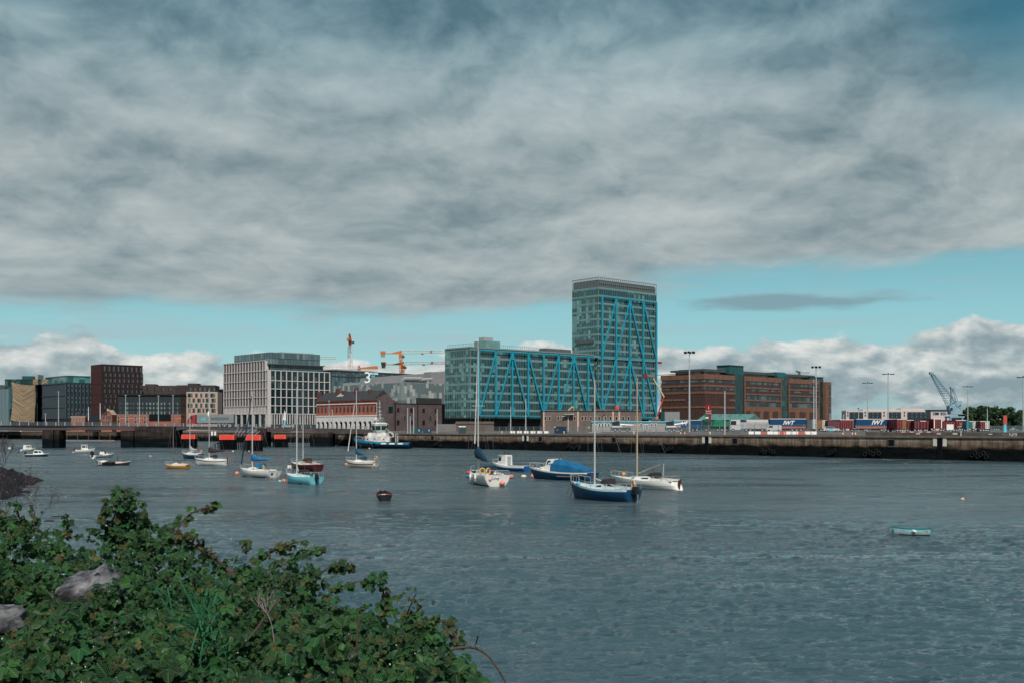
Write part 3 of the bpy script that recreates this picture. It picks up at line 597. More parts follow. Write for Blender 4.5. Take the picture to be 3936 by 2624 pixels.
for i in range(6):
    r_ = []
    for j in range(13):
        f = j / 12; px = xl[i] + (xr[i] - xl[i]) * f; py = yl[i] * (1 - f) + ye[i] * f + (4 * math.sin(f * math.pi) if i in (0,) else (2 * math.sin(f * math.pi) * (i == 5)))
        r_.append(((px - 38) * s, -1.6 * (1 - abs(f - .55) * 2) + .5 * math.sin(i * 1.7 + j), zg(py, dM)))
    rows.append(r_)
m_ = MB().loft(rows, closed=False, caps=False); m_.loft([[(p[0], p[1] + .6, p[2]) for p in r_] for r_ in rows], closed=False, caps=False)
m_.build('mesh_screen', tn, tb)
MB().box(-5, 23, 3, 30, 0, zg(1455, dM)).build('glass_block', cellglass('bank_glass', (.006, .02, .022), (.02, .10, .10), 3, 4, .3), tb)
MB().box((137 - 38) * s, (162 - 38) * s, 3, 30, 0, zg(1475, dM)).build('brown_wing', obr, tb)
for a, b in ((124, 143), (158, 187)): MB().prism([((a - 38) * s, zg(1476, dM)), ((b - 38) * s, zg(1476, dM)), ((b - 38) * s, zg(1456, dM)), ((a - 38) * s, zg(1456, dM))], 'y', 1, 2.4).build('mesh_panel', tn, tb)
MB().box((66 - 38) * s, (108 - 38) * s, 8, 20, zg(1455, dM), zg(1442, dM)).build('roof_storey', mat('teal_head_glass', (.016, .08, .08)), tb); MB().box((95 - 38) * s, (118 - 38) * s, 12, 22, zg(1455, dM), zg(1435, dM)).build('roof_plant', mat('light_grey_panel', (.3, .31, .31)), tb)
# stepped glass building at the left frame edge
eb, We, De, dEb = bld('striped_glass_building', 'pale blue striped glass building cut by the left edge of the photo', 30, 700, 36, -120)
Z = lambda y: zg(y, dEb); MB().box(0, We, 0, De, 0, Z(1493)).build('glass', mat('pale_striped_glass', (.10, .17, .21), .25, .5, .5, stretch=(1.2, 1.2, .03)), eb)
f_ = MB()
for i in range(30): v_ = De * i / 30; f_.box(-.3, 0, v_ - .15, v_ + .15, 0, Z(1493))
f_.build('vertical_fins', mul, eb)
MB().box(0, 30, 0, 20, 0, zg(1478, 900)).build('rear_roof', sk, empty('low_grey_building', at(-10, 900, G), 0, 'low grey building behind the left edge of the photo', 'building'))
# low dark office in front with striped windows
ld = empty('low_dark_office', at(455, 720, G), R(4), 'low dark office with pale striped blinds right of the brown tower', 'building'); s = 720 / F
Z = lambda y: zg(y, 720); MB().box(0, 235 * s, 0, 18, 0, Z(1512)).build('wall', mat('near_black_cladding', (.02, .03, .035)), ld)
sb = bpy.data.materials.new('striped_blinds'); sb.use_nodes = True; k = N(sb.node_tree); a, b, c = k.sep(k.n('ShaderNodeTexCoord').outputs['Object'])
wn = k.n('ShaderNodeTexWhiteNoise', {'Vector': k.xyz(k.m('FLOOR', k.m('MULTIPLY', a, 1.6)), k.m('FLOOR', k.m('MULTIPLY', a, .16)), 0.0)}, noise_dimensions='3D').outputs[0]
sb.node_tree.links.new(k.ramp(wn, [(.50, (.010, .022, .027)), (.60, (.07, .11, .115)), (.95, (.17, .23, .225))]), sb.node_tree.nodes['Principled BSDF'].inputs['Base Color']); MATS['sb'] = sb
for y0, y1 in ((1545, 1555), (1562, 1571), (1579, 1590)): MB().box(1, 232 * s, -.2, 0, Z(y1), Z(y0)).build('window_band', sb, ld)
MB().box(-.3, 236 * s, -.5, 18, Z(1520), Z(1515)).build('roof_edge', black, ld)
rb = empty('brown_brick_block', at(548, 800, G), R(4), 'plain brown brick block behind the low dark office', 'building'); s = 800 / F
MB().box(0, 133 * s, 0, 20, 0, zg(1480, 800)).box(8 * s, 44 * s, 1, 12, zg(1480, 800), zg(1474, 800)).build('wall', brickmat('dark_brown_brick', (.06, .038, .034), (.045, .03, .028), (.03, .02, .02), 1, 2, .8), rb)
wins(rb, 'F', [4 + 5 * i for i in range(5)], [zg(1500, 800), zg(1522, 800)], 1.6, 2, dk, dkg)
pb = mat('dark_brick_top', (.042, .030, .028), .8, .2, .5); s = 740 / F
bb = empty('beige_stone_block', at(720, 740, G), R(5), 'beige stone block with rows of uneven dark windows and a dark brick top', 'building')
Z = lambda y: zg(y, 740); bei = mat('beige_stone', (.42, .31, .245), .8, .12, .6)
MB().box(0, 114 * s, 0, 18, 0, Z(1504)).build('wall', bei, bb); MB().box(-44 * s, 102 * s, 3, 20, Z(1512), Z(1478)).box(-3 * s, 36 * s, 4, 14, Z(1478), Z(1471)).build('brick_top', pb, bb)
MB().box(-3 * s, 0, -.4, 18, 0, Z(1504)).build('end_pier', bei, bb)
for j, y in enumerate((1525, 1544.5, 1565, 1584)):
    xs = ((8, 18), (32, 10), (50, 8), (70, 12), (93, 18)) if j % 2 == 0 else ((6, 8), (22, 10), (42, 14), (58, 7), (74, 14), (96, 16))
    for u, w in xs: wins(bb, 'F', [(u + 3) * s], [Z(y)], w * s, (15 if j < 2 else 16) * s, bei, dkg)
wins(bb, 'F', [(6 + 18 * i) * s for i in range(6)], [Z(1500)], 1.9, 2.2, pb, dkg)
for o in bb.children:
    if o.name.startswith('window') and o.location.z > Z(1501): o.location.y = 3
db = empty('dark_rear_block', at(826, 780, G), R(4), 'narrow dark block between the beige block and the concrete office', 'building'); MB().box(0, 8, 0, 15, 0, zg(1495, 780)).build('wall', black, db); MB().box(-.4, 8, -.5, 15, zg(1497, 780), zg(1494, 780)).build('roof', pb, db)
# red brick lodges and long brick terrace
red = brickmat('red_brick', (.30, .10, .065), (.25, .085, .055), (.22, .12, .09), 1, 1.2, .5); slate = mat('slate_roof', (.042, .040, .044), .7, .25, 1); sto = mat('stone_dressing', (.48, .36, .29), .8, .15, 1)
ter = empty('brick_terrace', at(430, 640, G), R(3), 'long low red brick terrace behind the bridge railing', 'building'); s = 640 / F; Z = lambda y: zg(y, 640)
MB().box(0, 262 * s, 0, 10, 0, Z(1592)).build('wall', red, ter); MB().box(-.1, 262 * s + .1, -.12, 10.1, Z(1593), Z(1591.5)).box(0, 262 * s, -.06, 0, Z(1607), Z(1606)).build('string_course', sto, ter)
wins(ter, 'F', [(x_ - 430) * s for x_ in (456, 489, 520, 556)], [Z(1611), Z(1625)], 1.3, 1.7, sto, dkg)
MB().box((571 - 430) * s, (654 - 430) * s, -.5, 0, Z(1614), Z(1592) + .1).build('loading_opening', black, ter)
lodge = empty('gabled_lodge', at(388, 630, G), R(6), 'small red brick gabled lodge with a slate roof and chimney', 'house'); s = 630 / F; Z = lambda y: zg(y, 630)
MB().box(0, 41 * s, 0, 10, 0, Z(1593)).prism([(20 * s, Z(1593)), (41 * s, Z(1593)), (30.5 * s, Z(1576))], 'y', 0, 9.9).build('wall', red, lodge)
MB().prism([(-.4, Z(1593)), (22 * s, Z(1593)), (28 * s, Z(1576)), (8 * s, Z(1584))], 'y', -.2, 9).build('roof', slate, lodge)
MB().prism([(42.5 * s, Z(1593)), (43.5 * s, Z(1592)), (30.5 * s, Z(1573)), (26 * s, Z(1580)), (27 * s, Z(1581)), (30.5 * s, Z(1576))], 'y', -.5, 9.9).build('barge_board', sto, lodge)
ch_ = MB().box(17 * s, 23 * s, 3, 5, Z(1588), Z(1569)).build('chimney', sto, lodge)
wins(lodge, 'F', [5 * s, 12 * s, 23 * s, 30 * s, 36 * s], [Z(1609), Z(1628)], .7, 1.7, red, dkg)
l2 = empty('turreted_lodge', at(273, 640, G), R(6), 'small red brick lodge with a pyramid turret left of the brown tower', 'house'); s = 640 / F; Z = lambda y: zg(y, 640)
MB().box(0, 52 * s, 0, 10, 0, Z(1598)).build('wall', red, l2); MB().box(-.3, 52 * s + .3, -.3, 10.2, Z(1602), Z(1599)).build('cornice', sto, l2); MB().prism([(0, Z(1598)), (52 * s, Z(1598)), (46 * s, Z(1592)), (6 * s, Z(1592))], 'y', .2, 9).build('roof', slate, l2)
MB().box(23 * s, 32 * s, .4, 2, Z(1598), Z(1586)).build('turret', red, l2); MB().add([(21.5 * s, -.1, Z(1588)), (33.5 * s, -.1, Z(1588)), (33.5 * s, 2.3, Z(1588)), (21.5 * s, 2.3, Z(1588)), (27.5 * s, 1.1, Z(1580))], [(0, 1, 4), (1, 2, 4), (2, 3, 4), (3, 0, 4), (3, 2, 1, 0)]).build('turret_roof', slate, l2)
wins(l2, 'F', [(3.5 + 5.6 * i) * s for i in range(9)], [Z(1617)], .45, 1.5, sto, dkg)
gt = empty('glass_entrance', at(345, 660, G), R(4), 'dark ribbed entrance hall at the foot of the brown tower', 'building'); MB().box(0, 34 * .1524, 0, 5, 0, zg(1593, 660)).build('wall', black, gt)
f_ = MB()
for i in range(9): f_.box(.1 + i * .6, .3 + i * .6, -.3, 0, 0, zg(1594, 660))
f_.build('ribs', bfin, gt)

# --- old station: red brick over white arches
stn = mat('white_render', (.66, .63, .61), .85, .12, .8); dst = brickmat('dark_rubble_stone', (.115, .088, .088), (.085, .066, .068), (.05, .04, .04), 1, .8, .35)
cs, Ws, Ds, dS = bld('old_station', 'old red brick station with white arched ground floor and dark stone gable', 1450, 490, 1521, 1215)
Z = lambda y: zg(y, dS)
zE, zW, zS_, zA = Z(1533), Z(1546), Z(1594), Z(1622)
red2 = brickmat('station_red_brick', (.42, .12, .07), (.36, .10, .06), (.25, .12, .09), 1, 1.2, .5); MB().box(.3, Ws, .2, Ds, Z(1596), zE).build('brick_wall', red2, cs)
MB().box(-.05, .3, .2, Ds, Z(1549), Z(1545)).box(-.15, .3, .1, Ds, Z(1597), Z(1592.5)).build('string_course', stn, cs); MB().box(-.3, .3, 0, Ds + .2, Z(1536), Z(1533)).build('cornice', red, cs)
# arcade: piers with round arches
ar = MB(); na = 13; bw = Ds / na; rr = bw * .33; za = Z(1627); zT = Z(1596)
for i in range(na):
    v0 = i * bw; cv = v0 + bw / 2
    pts = [(v0, 0), (v0, zT), (v0 + bw, zT), (v0 + bw, 0), (cv + rr, 0), (cv + rr, za)] + [(cv + rr * math.cos(a), za + rr * math.sin(a)) for a in [math.pi * k / 8 for k in range(1, 8)]] + [(cv - rr, za), (cv - rr, 0)]
    ar.prism(pts, 'x', 0, .7)
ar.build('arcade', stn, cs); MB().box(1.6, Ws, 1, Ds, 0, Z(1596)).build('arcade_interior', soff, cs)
for i in range(16):
    v_ = Ds * (i + .5) / 16; a = MB(); w = .62
    a.prism([(-w, 0), (w, 0), (w, 2.0), (w * .7, 2.4), (0, 2.6), (-w * .7, 2.4), (-w, 2.0)], 'y', -.05, .3)
    o = a.build('window', dgl, cs); o.location = (.28, v_, Z(1580)); o.rotation_euler = (0, 0, -math.pi / 2)
for z_ in range(8): MB().box(-.02, .35, .1, .7 if z_ % 2 else .45, Z(1592) + z_ * .62, Z(1592) + z_ * .62 + .5).build('quoin', stn, cs)
MB().prism([(-.4, zE), (Ws + .3, zE), (Ws * .5, zE + 4.2)], 'y', 2.2, Ds).build('roof', slate, cs)
for v_ in (10, 21, 31, 36, 52): MB().box(3, 4.6, v_, v_ + 1.6, zE + 1, zE + 5.6 - (v_ % 3)).build('chimney', mat('chimney_brick', (.10, .05, .045), .9, .2, 2), cs)
MB().prism([(0, 0), (0, Z(1527)), (Ws * .18, Z(1523)), (Ws * .5, Z(1512)), (Ws * .92, Z(1538)), (Ws + .8, Z(1538)), (Ws + .8, 0)], 'y', -.4, .2).build('stone_gable', dst, cs)
MB().box(Ws - 4.2, Ws - 1.8, -.46, -.4, Z(1586), Z(1560)).build('tall_window', dgl, cs)
for i, (v_, h_) in enumerate(((13, 3.6), (33, 4.6))):
    MB().add([(Ws * .5, v_, zE), (Ws + 6, v_ + 6, zE), (Ws + 6, v_ - 6, zE), (Ws * .5, v_, zE + h_), (0, v_ - 5, zE), (0, v_ + 5, zE)], [(3, 4, 5), (3, 1, 2), (3, 5, 1), (3, 2, 4)]).build('cross_roof', mat('pale_roof_light', (.35, .34, .31), .6, .2, .5), cs)
wh, Ww, Dw, dW = bld('stone_warehouse', 'long dark brown stone warehouse with small arched openings right of the station gable', 1521, 494, 1790, 1500)
Z = lambda y: zg(y, dW); MB().box(0, Ww, 0, 14, 0, Z(1549)).build('wall', dst, wh); MB().box(-.1, Ww, -.25, 14, Z(1549), Z(1547.5)).build('parapet', soff, wh)
lintel = mat('red_brick_trim', (.22, .075, .055), .85, .2, 2)
for px in (1530, 1581, 1628, 1675): u = raylen(wh.location, TH, px); wins(wh, 'F', [u], [Z(1583)], 1.5, 1.9, lintel, dgl); wins(wh, 'F', [u], [Z(1632)], 1.6, 2.2, lintel, dgl, name='doorway')
for px in (1556, 1655): wins(wh, 'F', [raylen(wh.location, TH, px)], [Z(1612)], .5, 1.9, dst, dgl)
for px in (1519, 1605): u = raylen(wh.location, TH, px); MB().bar((u, -.2, 0), (u, -.2, Z(1549)), .2).build('downpipe', black, wh)

# --- the arena with its shingled panels, and the office behind
am = bpy.data.materials.new('arena_panels'); am.use_nodes = True; k = N(am.node_tree); a, b, c = k.sep(k.n('ShaderNodeTexCoord').outputs['Object']); u = k.m('ADD', a, b)
cu0 = k.m('FLOOR', k.m('DIVIDE', u, 1.7)); so_ = k.n('ShaderNodeTexWhiteNoise', {'Vector': k.xyz(cu0, 0.0, 0.0)}, noise_dimensions='3D').outputs[0]
cz = k.m('FLOOR', k.m('ADD', k.m('DIVIDE', c, 3.6), so_)); wn = k.n('ShaderNodeTexWhiteNoise', {'Vector': k.xyz(cu0, cz, 2.0)}, noise_dimensions='3D').outputs[0]
big = k.noise(k.xyz(k.m('MULTIPLY', cu0, .12), k.m('MULTIPLY', cz, .25), 0.0), 1.0, 2)
wn = k.m('ADD', wn, k.m('MULTIPLY', k.m('SUBTRACT', big, .5), .7)); pan = k.ramp(wn, [(.3, (.10, .14, .145)), (.47, (.19, .235, .235)), (.72, (.36, .37, .36))], 'CONSTANT')
rib = k.m('LESS_THAN', k.m('FRACT', k.m('DIVIDE', u, .85)), .18); am.node_tree.links.new(k.mix(k.m('MULTIPLY', rib, .4), pan, (.30, .33, .33)), am.node_tree.nodes['Principled BSDF'].inputs['Base Color'])
am.node_tree.nodes['Principled BSDF'].inputs['Roughness'].default_value = .45; MATS['am'] = am
ae, Wa, Da, dA = bld('arena', 'arena hall clad in grey glass and metal panels above the station', 1543, 560, 1790, 1281)
Z = lambda y: zg(y, dA); MB().box(0, Wa, 0, Da, 0, Z(1469)).build('panelled_wall', am, ae)
MB().box(9, 25, -.6, 0, Z(1547), Z(1526)).build('dark_recess', soff, ae)
gro = mat('grey_metal_roof', (.22, .22, .225), .55, .12, .4, stretch=(2, 2, 2))
va = raylen(ae.location, TH + math.pi / 2, 1438); rr0 = ae.location + Vector((-math.sin(TH), math.cos(TH), 0)) * va; RX = lambda p: raylen(rr0, TH, p); RZ = lambda py, p: zg(py, rr0.y + math.sin(TH) * RX(p))
MB().prism([(.5, Z(1471)), (RX(1720), Z(1471)), (RX(1720), RZ(1424, 1700)), (RX(1682), RZ(1431, 1682)), (1.2, RZ(1449, 1441))], 'y', va, va + 14).build('raked_roof', gro, ae)
MB().box(raylen(ae.location, TH, 1684), Wa, 6, 12, Z(1470), Z(1420)).build('roof_block', gro, ae)
MB().box(1, 14, Da - 32, Da - 8, Z(1470), Z(1458)).build('roof_plant', mat('light_grey_panel', (.3, .31, .31)), ae)
dc = MB(); alu = mat('bare_aluminium', (.62, .62, .60), .35, .15, 1, .6)
for px in range(1570, 1672, 6):
    u = raylen(ae.location, TH, px); dc.box(u - .8, u + .6, 3, 5, Z(1465 - (px % 4) * 2), Z(1450 - (px % 5)))
dc.bar((raylen(ae.location, TH, 1562), 2.5, Z(1453)), (raylen(ae.location, TH, 1630), 2.5, Z(1450)), .9, n=8); dc.bar((raylen(ae.location, TH, 1630), 2.5, Z(1455)), (raylen(ae.location, TH, 1672), 2.5, Z(1449)), .7, n=8)
dc.box(raylen(ae.location, TH, 1652), raylen(ae.location, TH, 1660), 2, 4, Z(1470), Z(1457)); dc.build('roof_ductwork', alu, ae)
# arena sign
vs = raylen(ae.location, TH + math.pi / 2, 1411); dsg = ae.location.y + math.cos(TH) * vs; as_ = empty('arena_sign', at(1411, dsg, zg(1471, dsg) + G), R(-4), 'rooftop arena sign, large white outlined numeral 3 with the word Arena', 'sign'); s = dsg / F
nw = mat('sign_white', (.72, .78, .78), .5, .05)
text('3', 61 * s, nw, as_, (2 * s, 0, 1 * s), name='numeral', bold=.02, ext=.15)
text('Arena', 13 * s, nw, as_, (27 * s, 0, 33 * s), bold=.05)
for x0, z0, m_ in ((17, 23.5, mat('sign_blue', (.02, .40, .62), .5, .05)), (22, 16, mat('sign_green', (.02, .45, .20), .5, .05)), (18, 9, mat('sign_maroon', (.12, .03, .03), .5, .05))): MB().box(x0 * s, (x0 + 13) * s, 0, .3, z0 * s, (z0 + 6) * s).build('flag_block', m_, as_)
f_ = MB()
for u in (-5, 3, 12, 20): f_.bar((u * s, .4, -1), (u * s, .4, 20 * s), .12)
f_.build('support_frame', steel, as_)
ro, Wr, Dr, dR = bld('rear_glass_office', 'long low blue glass office behind the arena roof', 1275, 700, 1640, 1241, R(50))
Z = lambda y: zg(y, dR); MB().box(0, Wr, 0, 25, 0, Z(1423)).build('glass', cellglass('rear_glass', (.03, .07, .08), (.09, .15, .16), 2.4, 4.5, .3), ro); MB().box(-.5, Wr, -.5, 25, Z(1423), Z(1420)).box(0, Wr, -.4, 0, Z(1444), Z(1441)).build('roof_edge', sk, ro); MB().box(8, 38, 4, 18, Z(1420), Z(1415)).build('roof_plant', mat('light_grey_panel', (.3, .31, .31)), ro)
f_ = MB()
for i in range(30): u = Wr * i / 30; f_.box(u - .1, u + .1, -.25, 0, Z(1465), Z(1423))
f_.build('mullions', bfin, ro)

# --- low brown block before the glass building, cabins, sheds
lbm = brickmat('grey_brown_brick', (.155, .115, .10), (.13, .098, .088), (.10, .08, .07), 1, .9, .35); dL = 420; s = dL / F
lb = empty('low_brown_block', at(2087, dL, G), R(3), 'flat roofed brown brick block with small square windows before the glass tower', 'building'); Z = lambda y: zg(y, dL)
MB().box(0, 383 * s, 0, 12, 0, Z(1579)).build('wall', lbm, lb); MB().box(-.2, 383 * s + .2, -.25, 12, Z(1579), Z(1576.5)).build('parapet', obr, lb); MB().box(205 * s, 290 * s, 2, 9, Z(1577), Z(1571)).build('roof_storey', lbm, lb)
for px in (2096, 2113, 2146, 2164, 2209, 2239, 2252, 2272, 2291, 2304, 2327, 2348, 2371, 2397, 2418, 2450): wins(lb, 'F', [(px - 2087) * s], [Z(1613)], .72, 1.35, sto, dgl)
for px in (2090, 2222, 2358, 2382): MB().box((px - 2087) * s - .3, (px - 2087) * s + .3, -.12, -.0, 0, Z(1580)).build('stone_pier', sto, lb)
MB().bar((72 * s, -1.5, Z(1600)), (117 * s, -1.5, Z(1589)), .1).box(80 * s, 117 * s, -2, 0, Z(1592), Z(1590)).box(95 * s, 99 * s, -.4, 0, 0, Z(1595)).build('porch', steel, lb)
cbm = mat('cabin_grey', (.30, .285, .28), .7, .1, .6); cyr = mat('cyan_fascia', (.10, .50, .66), .5, .1, .8); wf = mat('white_frame', (.72, .72, .70), .5, .05)
dK = 345; s = dK / F; pc_ = empty('site_cabin', at(2275, dK, G2), R(1), 'long grey site cabin with a cyan roof edge and white framed windows', 'cabin'); Z = lambda y: zg(y, dK, G2)
MB().box(0, 342 * s, 0, 5, 0, Z(1620)).build('wall', cbm, pc_); MB().box(-.2, 343 * s, -.3, 5.2, Z(1621), Z(1617)).build('roof_edge', cyr, pc_)
for px in (2304, 2316, 2328, 2340, 2380, 2464, 2506, 2521): wins(pc_, 'F', [(px - 2275) * s], [Z(1637)], .42, .8, wf, dgl)
for px in (2291, 2478, 2487): wins(pc_, 'F', [(px - 2275) * s], [Z(1651)], .45, 1.6, wf, dgl, name='door', cross=True)
s = 300 / F; nc = empty('navy_container', at(2131, edge_d(2131) + 4, G), R(-2), 'small navy container with a window at the quay edge', 'container'); s = (edge_d(2131) + 4) / F; nvy = mat('navy_paint', (.012, .035, .075), .45, .2, 1)
cm = MB(); cm.box(0, 47 * s, 0, 2.4, .1, 29 * s)
for i in range(14): cm.box(.15 + i * .24, .25 + i * .24, -.05, 0, .3, 27.5 * s)
cm.build('body', nvy, nc); MB().box(7 * s, 17 * s, -.07, -.02, 12 * s, 20 * s).build('window', mat('dull_pane', (.10, .09, .07), .3, .1), nc); MB().box(-.03, .3, -.1, .1, 25 * s, 28 * s).build('lamp', wf, nc)
ub = empty('grey_plant_unit', at(2540, 430, G2), R(2), 'grey ribbed plant unit at the foot of the brown office', 'shed'); s = 430 / F
MB().box(15 * s, 73 * s, 0, 6, 0, zg(1581, 430, G2)).build('ribbed_body', mat('ribbed_grey', (.20, .215, .225), .6, .15, 2, stretch=(4, 4, .2)), ub); MB().box(0, 15 * s - .02, .3, 6, 0, zg(1581, 430, G2)).build('dark_end', mat('deep_teal_panel', (.01, .045, .05), .6, .1), ub)
# green shed
gs_ = empty('green_shed', at(2680, 440, G2), R(2), 'low green warehouse with a shallow pitched roof behind parked lorries', 'warehouse'); s = 440 / F; Z = lambda y: zg(y, 440, G2)
gm = mat('green_sheet_roof', (.085, .20, .175), .5, .15, .5, stretch=(2, .2, .2)); gw = mat('green_sheet_wall', (.045, .12, .11), .6, .15, 1)
MB().box(3 * s, 300 * s, .5, 22, 0, Z(1612)).build('wall', gw, gs_)
MB().add([(0, 0, Z(1612)), (198 * s, 0, Z(1612)), (252 * s, 11, Z(1588)), (54 * s, 11, Z(1588)), (306 * s, 22, Z(1610))], [(0, 1, 2, 3), (1, 4, 2)]).build('roof', gm, gs_)
for i in range(4): MB().add([((60 + i * 38) * s, 6.6, Z(1597.5) + .06), ((66 + i * 38) * s, 6.6, Z(1597.5) + .06), ((79 + i * 38) * s, 9.5, Z(1591) + .06), ((73 + i * 38) * s, 9.5, Z(1591) + .06)], [(0, 1, 2, 3)]).build('roof_light', mat('roof_light_grey', (.07, .10, .10), .4, .1), gs_)
# palisade yard wall and kiosks left of the block
ks = empty('grey_yard_wall', at(1683, 400, G), R(1), 'grey concrete yard wall with a low flat kiosk below the glass block', 'wall'); s = 400 / F; Z = lambda y: zg(y, 400)
MB().box(0, 70 * s, 0, .4, 0, Z(1628)).build('wall', mat('yard_concrete', (.16, .155, .155), .9, .15, 1), ks); MB().box(68 * s, 215 * s, .5, 5, 0, Z(1618)).build('kiosk', mat('kiosk_brown', (.11, .09, .08), .8, .2, 1), ks); MB().box(66 * s, 216 * s, .2, 5.2, Z(1626), Z(1624)).build('ledge', cope, ks)
for i, px in enumerate((1770, 1784)):
    t_ = empty('portable_toilet', at(px, 372, G), 0, ('left one of two dark portable toilets with white roofs on the quay', 'right one of two dark portable toilets with white roofs on the quay')[i], 'toilet', 'portable toilets on the quay')
    MB().box(-.55, .55, -.55, .55, 0, 2.1).build('body', mat('dark_slate_plastic', (.025, .045, .055), .5, .1), t_); MB().box(-.6, .6, -.6, .6, 2.1, 2.35, ti=.1).build('roof', wf, t_); MB().box(-.4, .4, -.58, -.55, .1, 1.95).build('door', mat('teal_plastic', (.03, .07, .08), .5, .1), t_)
for i, (px, w, c, lab) in enumerate(((1602, 33, (.01, .085, .085), 'dark teal skip container beside the tugboat'), (1641, 30, (.02, .055, .11), 'dark blue container right of the teal skip'))):
    t_ = empty('skip_container', at(px, edge_d(px) + 7, G), 0, lab, 'container'); s = edge_d(px) / F; m_ = mat('skip' + str(i), c, .6, .2, 1)
    MB().box(-w * s / 2, w * s / 2, 0, 2.4, .1, (22 - 4 * i) * s).build('body', m_, t_); MB().box(w * s * .2, w * s * .35, -.03, 0, 8 * s, 15 * s).build('notice', wf, t_)
    f_ = MB()
    for k in range(9): f_.box(-w * s / 2 + .1 + k * w * s / 9, -w * s / 2 + .2 + k * w * s / 9, -.06, 0, .2, (21 - 4 * i) * s)
    f_.build('ribs', m_, t_)
# distant apartments on the right
ap = empty('far_apartments', at(3252, 900, G2), R(-2), 'distant white apartment row with dark balcony bays', 'building'); s = 900 / F; Z = lambda y: zg(y, 900, G2)
wr = mat('pinkish_render', (.50, .43, .41), .8, .1, 1); bk = mat('black_cladding', (.02, .03, .04), .6, .2, 1)
MB().box(0, 300 * s, 0, 14, 0, Z(1576)).box(65 * s, 300 * s, 1, 13, Z(1576), Z(1572)).box(210 * s, 300 * s, 1, 13, Z(1572), Z(1568)).build('wall', wr, ap)
for a, b in ((13, 64), (85, 134), (158, 208), (233, 318)): MB().box(a * s, b * s, -.8, 0, 0, Z(1582)).build('balcony_bay', bk, ap); wins(ap, 'F', [a * s + 3 + 3.5 * i for i in range(int((b - a) * s / 3.7))], [Z(1592), Z(1604)], 1.5, 1.7, bk, dkg)
for o in ap.children:
    if o.name.startswith('window'): o.location.y = -.8
wins(ap, 'F', [(x_) * s for x_ in (7, 73, 145, 222)], [Z(1588), Z(1599)], 1.1, 1.6, wr, dkg)
MB().box(325 * s, 392 * s, 2, 14, 0, Z(1578)).build('end_wing', wr, ap); MB().box(322 * s, 394 * s, 1.5, 14, Z(1578), Z(1573)).build('end_roof', bk, ap); MB().box(333 * s, 355 * s, 1.6, 2, Z(1592), Z(1583)).build('window', dkg, ap); MB().box(362 * s, 382 * s, 1.6, 2, Z(1592), Z(1583)).build('window', dkg, ap)
# ================= BRIDGE =================
bm_ = mat('bridge_painted_steel', (.045, .057, .066), .7, .2, .3); bc = mat('bridge_concrete', (.070, .056, .055), .9, .3, .25, stretch=(1, 1, .3)); tim = mat('wet_timber', (.005, .007, .008), .9, .4, 1, spec=.03)
PW = wallmat('pier_masonry', 3.1, (.050, .040, .038), (.003, .005, .006))
dd = lambda px: 362 + px * .028
bpt = lambda px, py, o=0: at(px, dd(px) + o, py=py)
bg = empty('road_bridge', (0, dd(0), 0), 0, 'long low road bridge on dark piers crossing the river at the left', 'bridge')
def bbuild(b, name, m, sm=False):
    b.v = [(v[0], v[1] - dd(0), v[2]) for v in b.v]; return b.build(name, m, bg, sm)
def deck(px_list, name, m, w=12):
    rr_ = []
    for px, t_, b_ in px_list:
        p, q_ = bpt(px, t_), bpt(px, b_); rr_.append([(p.x, p.y, p.z), (p.x, p.y + w, p.z), (p.x, p.y + w, q_.z), (p.x, p.y, q_.z)])
    return bbuild(MB().loft(rr_), name, m)
deck([(-400, 1633, 1651), (165, 1635.5, 1651), (235, 1636, 1651)], 'girder', bc); deck([(235, 1636, 1651), (520, 1637, 1650)], 'girder', bc)
deck([(677, 1638, 1652), (700, 1638, 1648), (840, 1639.5, 1652), (1010, 1641, 1655)], 'bascule_span', bm_, 10)
deck([(1010, 1641, 1657), (1230, 1646, 1662), (1300, 1648, 1664), (1460, 1652, 1666)], 'girder', bc)
deck([(-400, 1631, 1634), (500, 1634.5, 1637), (1000, 1638.5, 1641), (1460, 1649, 1652)], 'edge_beam', bm_, .5)
def pier(x0, x1, top, w=10, name='pier'):
    a, b = bpt(x0, 1700), bpt(x1, 1700); z_ = bpt(x0, top).z; bbuild(MB().box(a.x, b.x, a.y - .6, a.y + w, -1.5, z_), name, PW)
pier(165, 213, 1650); pier(206, 234, 1653, 4, 'pier_buttress'); pier(466, 520, 1652); pier(520, 677, 1637.5, 12, 'bascule_abutment'); pier(990, 1026, 1645, 8); pier(1192, 1275, 1663); pier(1262, 1278, 1658, 3, 'pier_buttress')
rl = MB(); k = 0
for px in range(-380, 1455, 35):
    f = (px + 400) / 1860; ty = 1631 + (1649 - 1631) * max(0, (px - 0) / 1460) ** 1.3 if px > 0 else 1631
    p, q_ = bpt(px, ty + 2), bpt(px, ty - 13); rl.box(p.x - .1, p.x + .1, p.y - .1, p.y + .1, p.z, q_.z)
bbuild(rl, 'railing_posts', steel); rl = MB()
for j in range(-400, 1450, 6):
    ty = 1631 + 18 * max(0, j / 1460) ** 1.3; p, q_ = bpt(j, ty), bpt(j, ty - 11); rl.box(p.x - .03, p.x + .03, p.y - .03, p.y + .03, p.z, q_.z)
px = list(range(-400, 1461, 60))
for i in range(len(px) - 1):
    for o in (-11.5, -6, -1.5):
        a_, b_ = [bpt(q_, 1631 + 18 * max(0, q_ / 1460) ** 1.3 + o) for q_ in (px[i], px[i + 1])]; rl.bar(a_, b_, .045, n=4)
bbuild(rl, 'railing', mat('railing_paint', (.16, .19, .21), .6, .1))
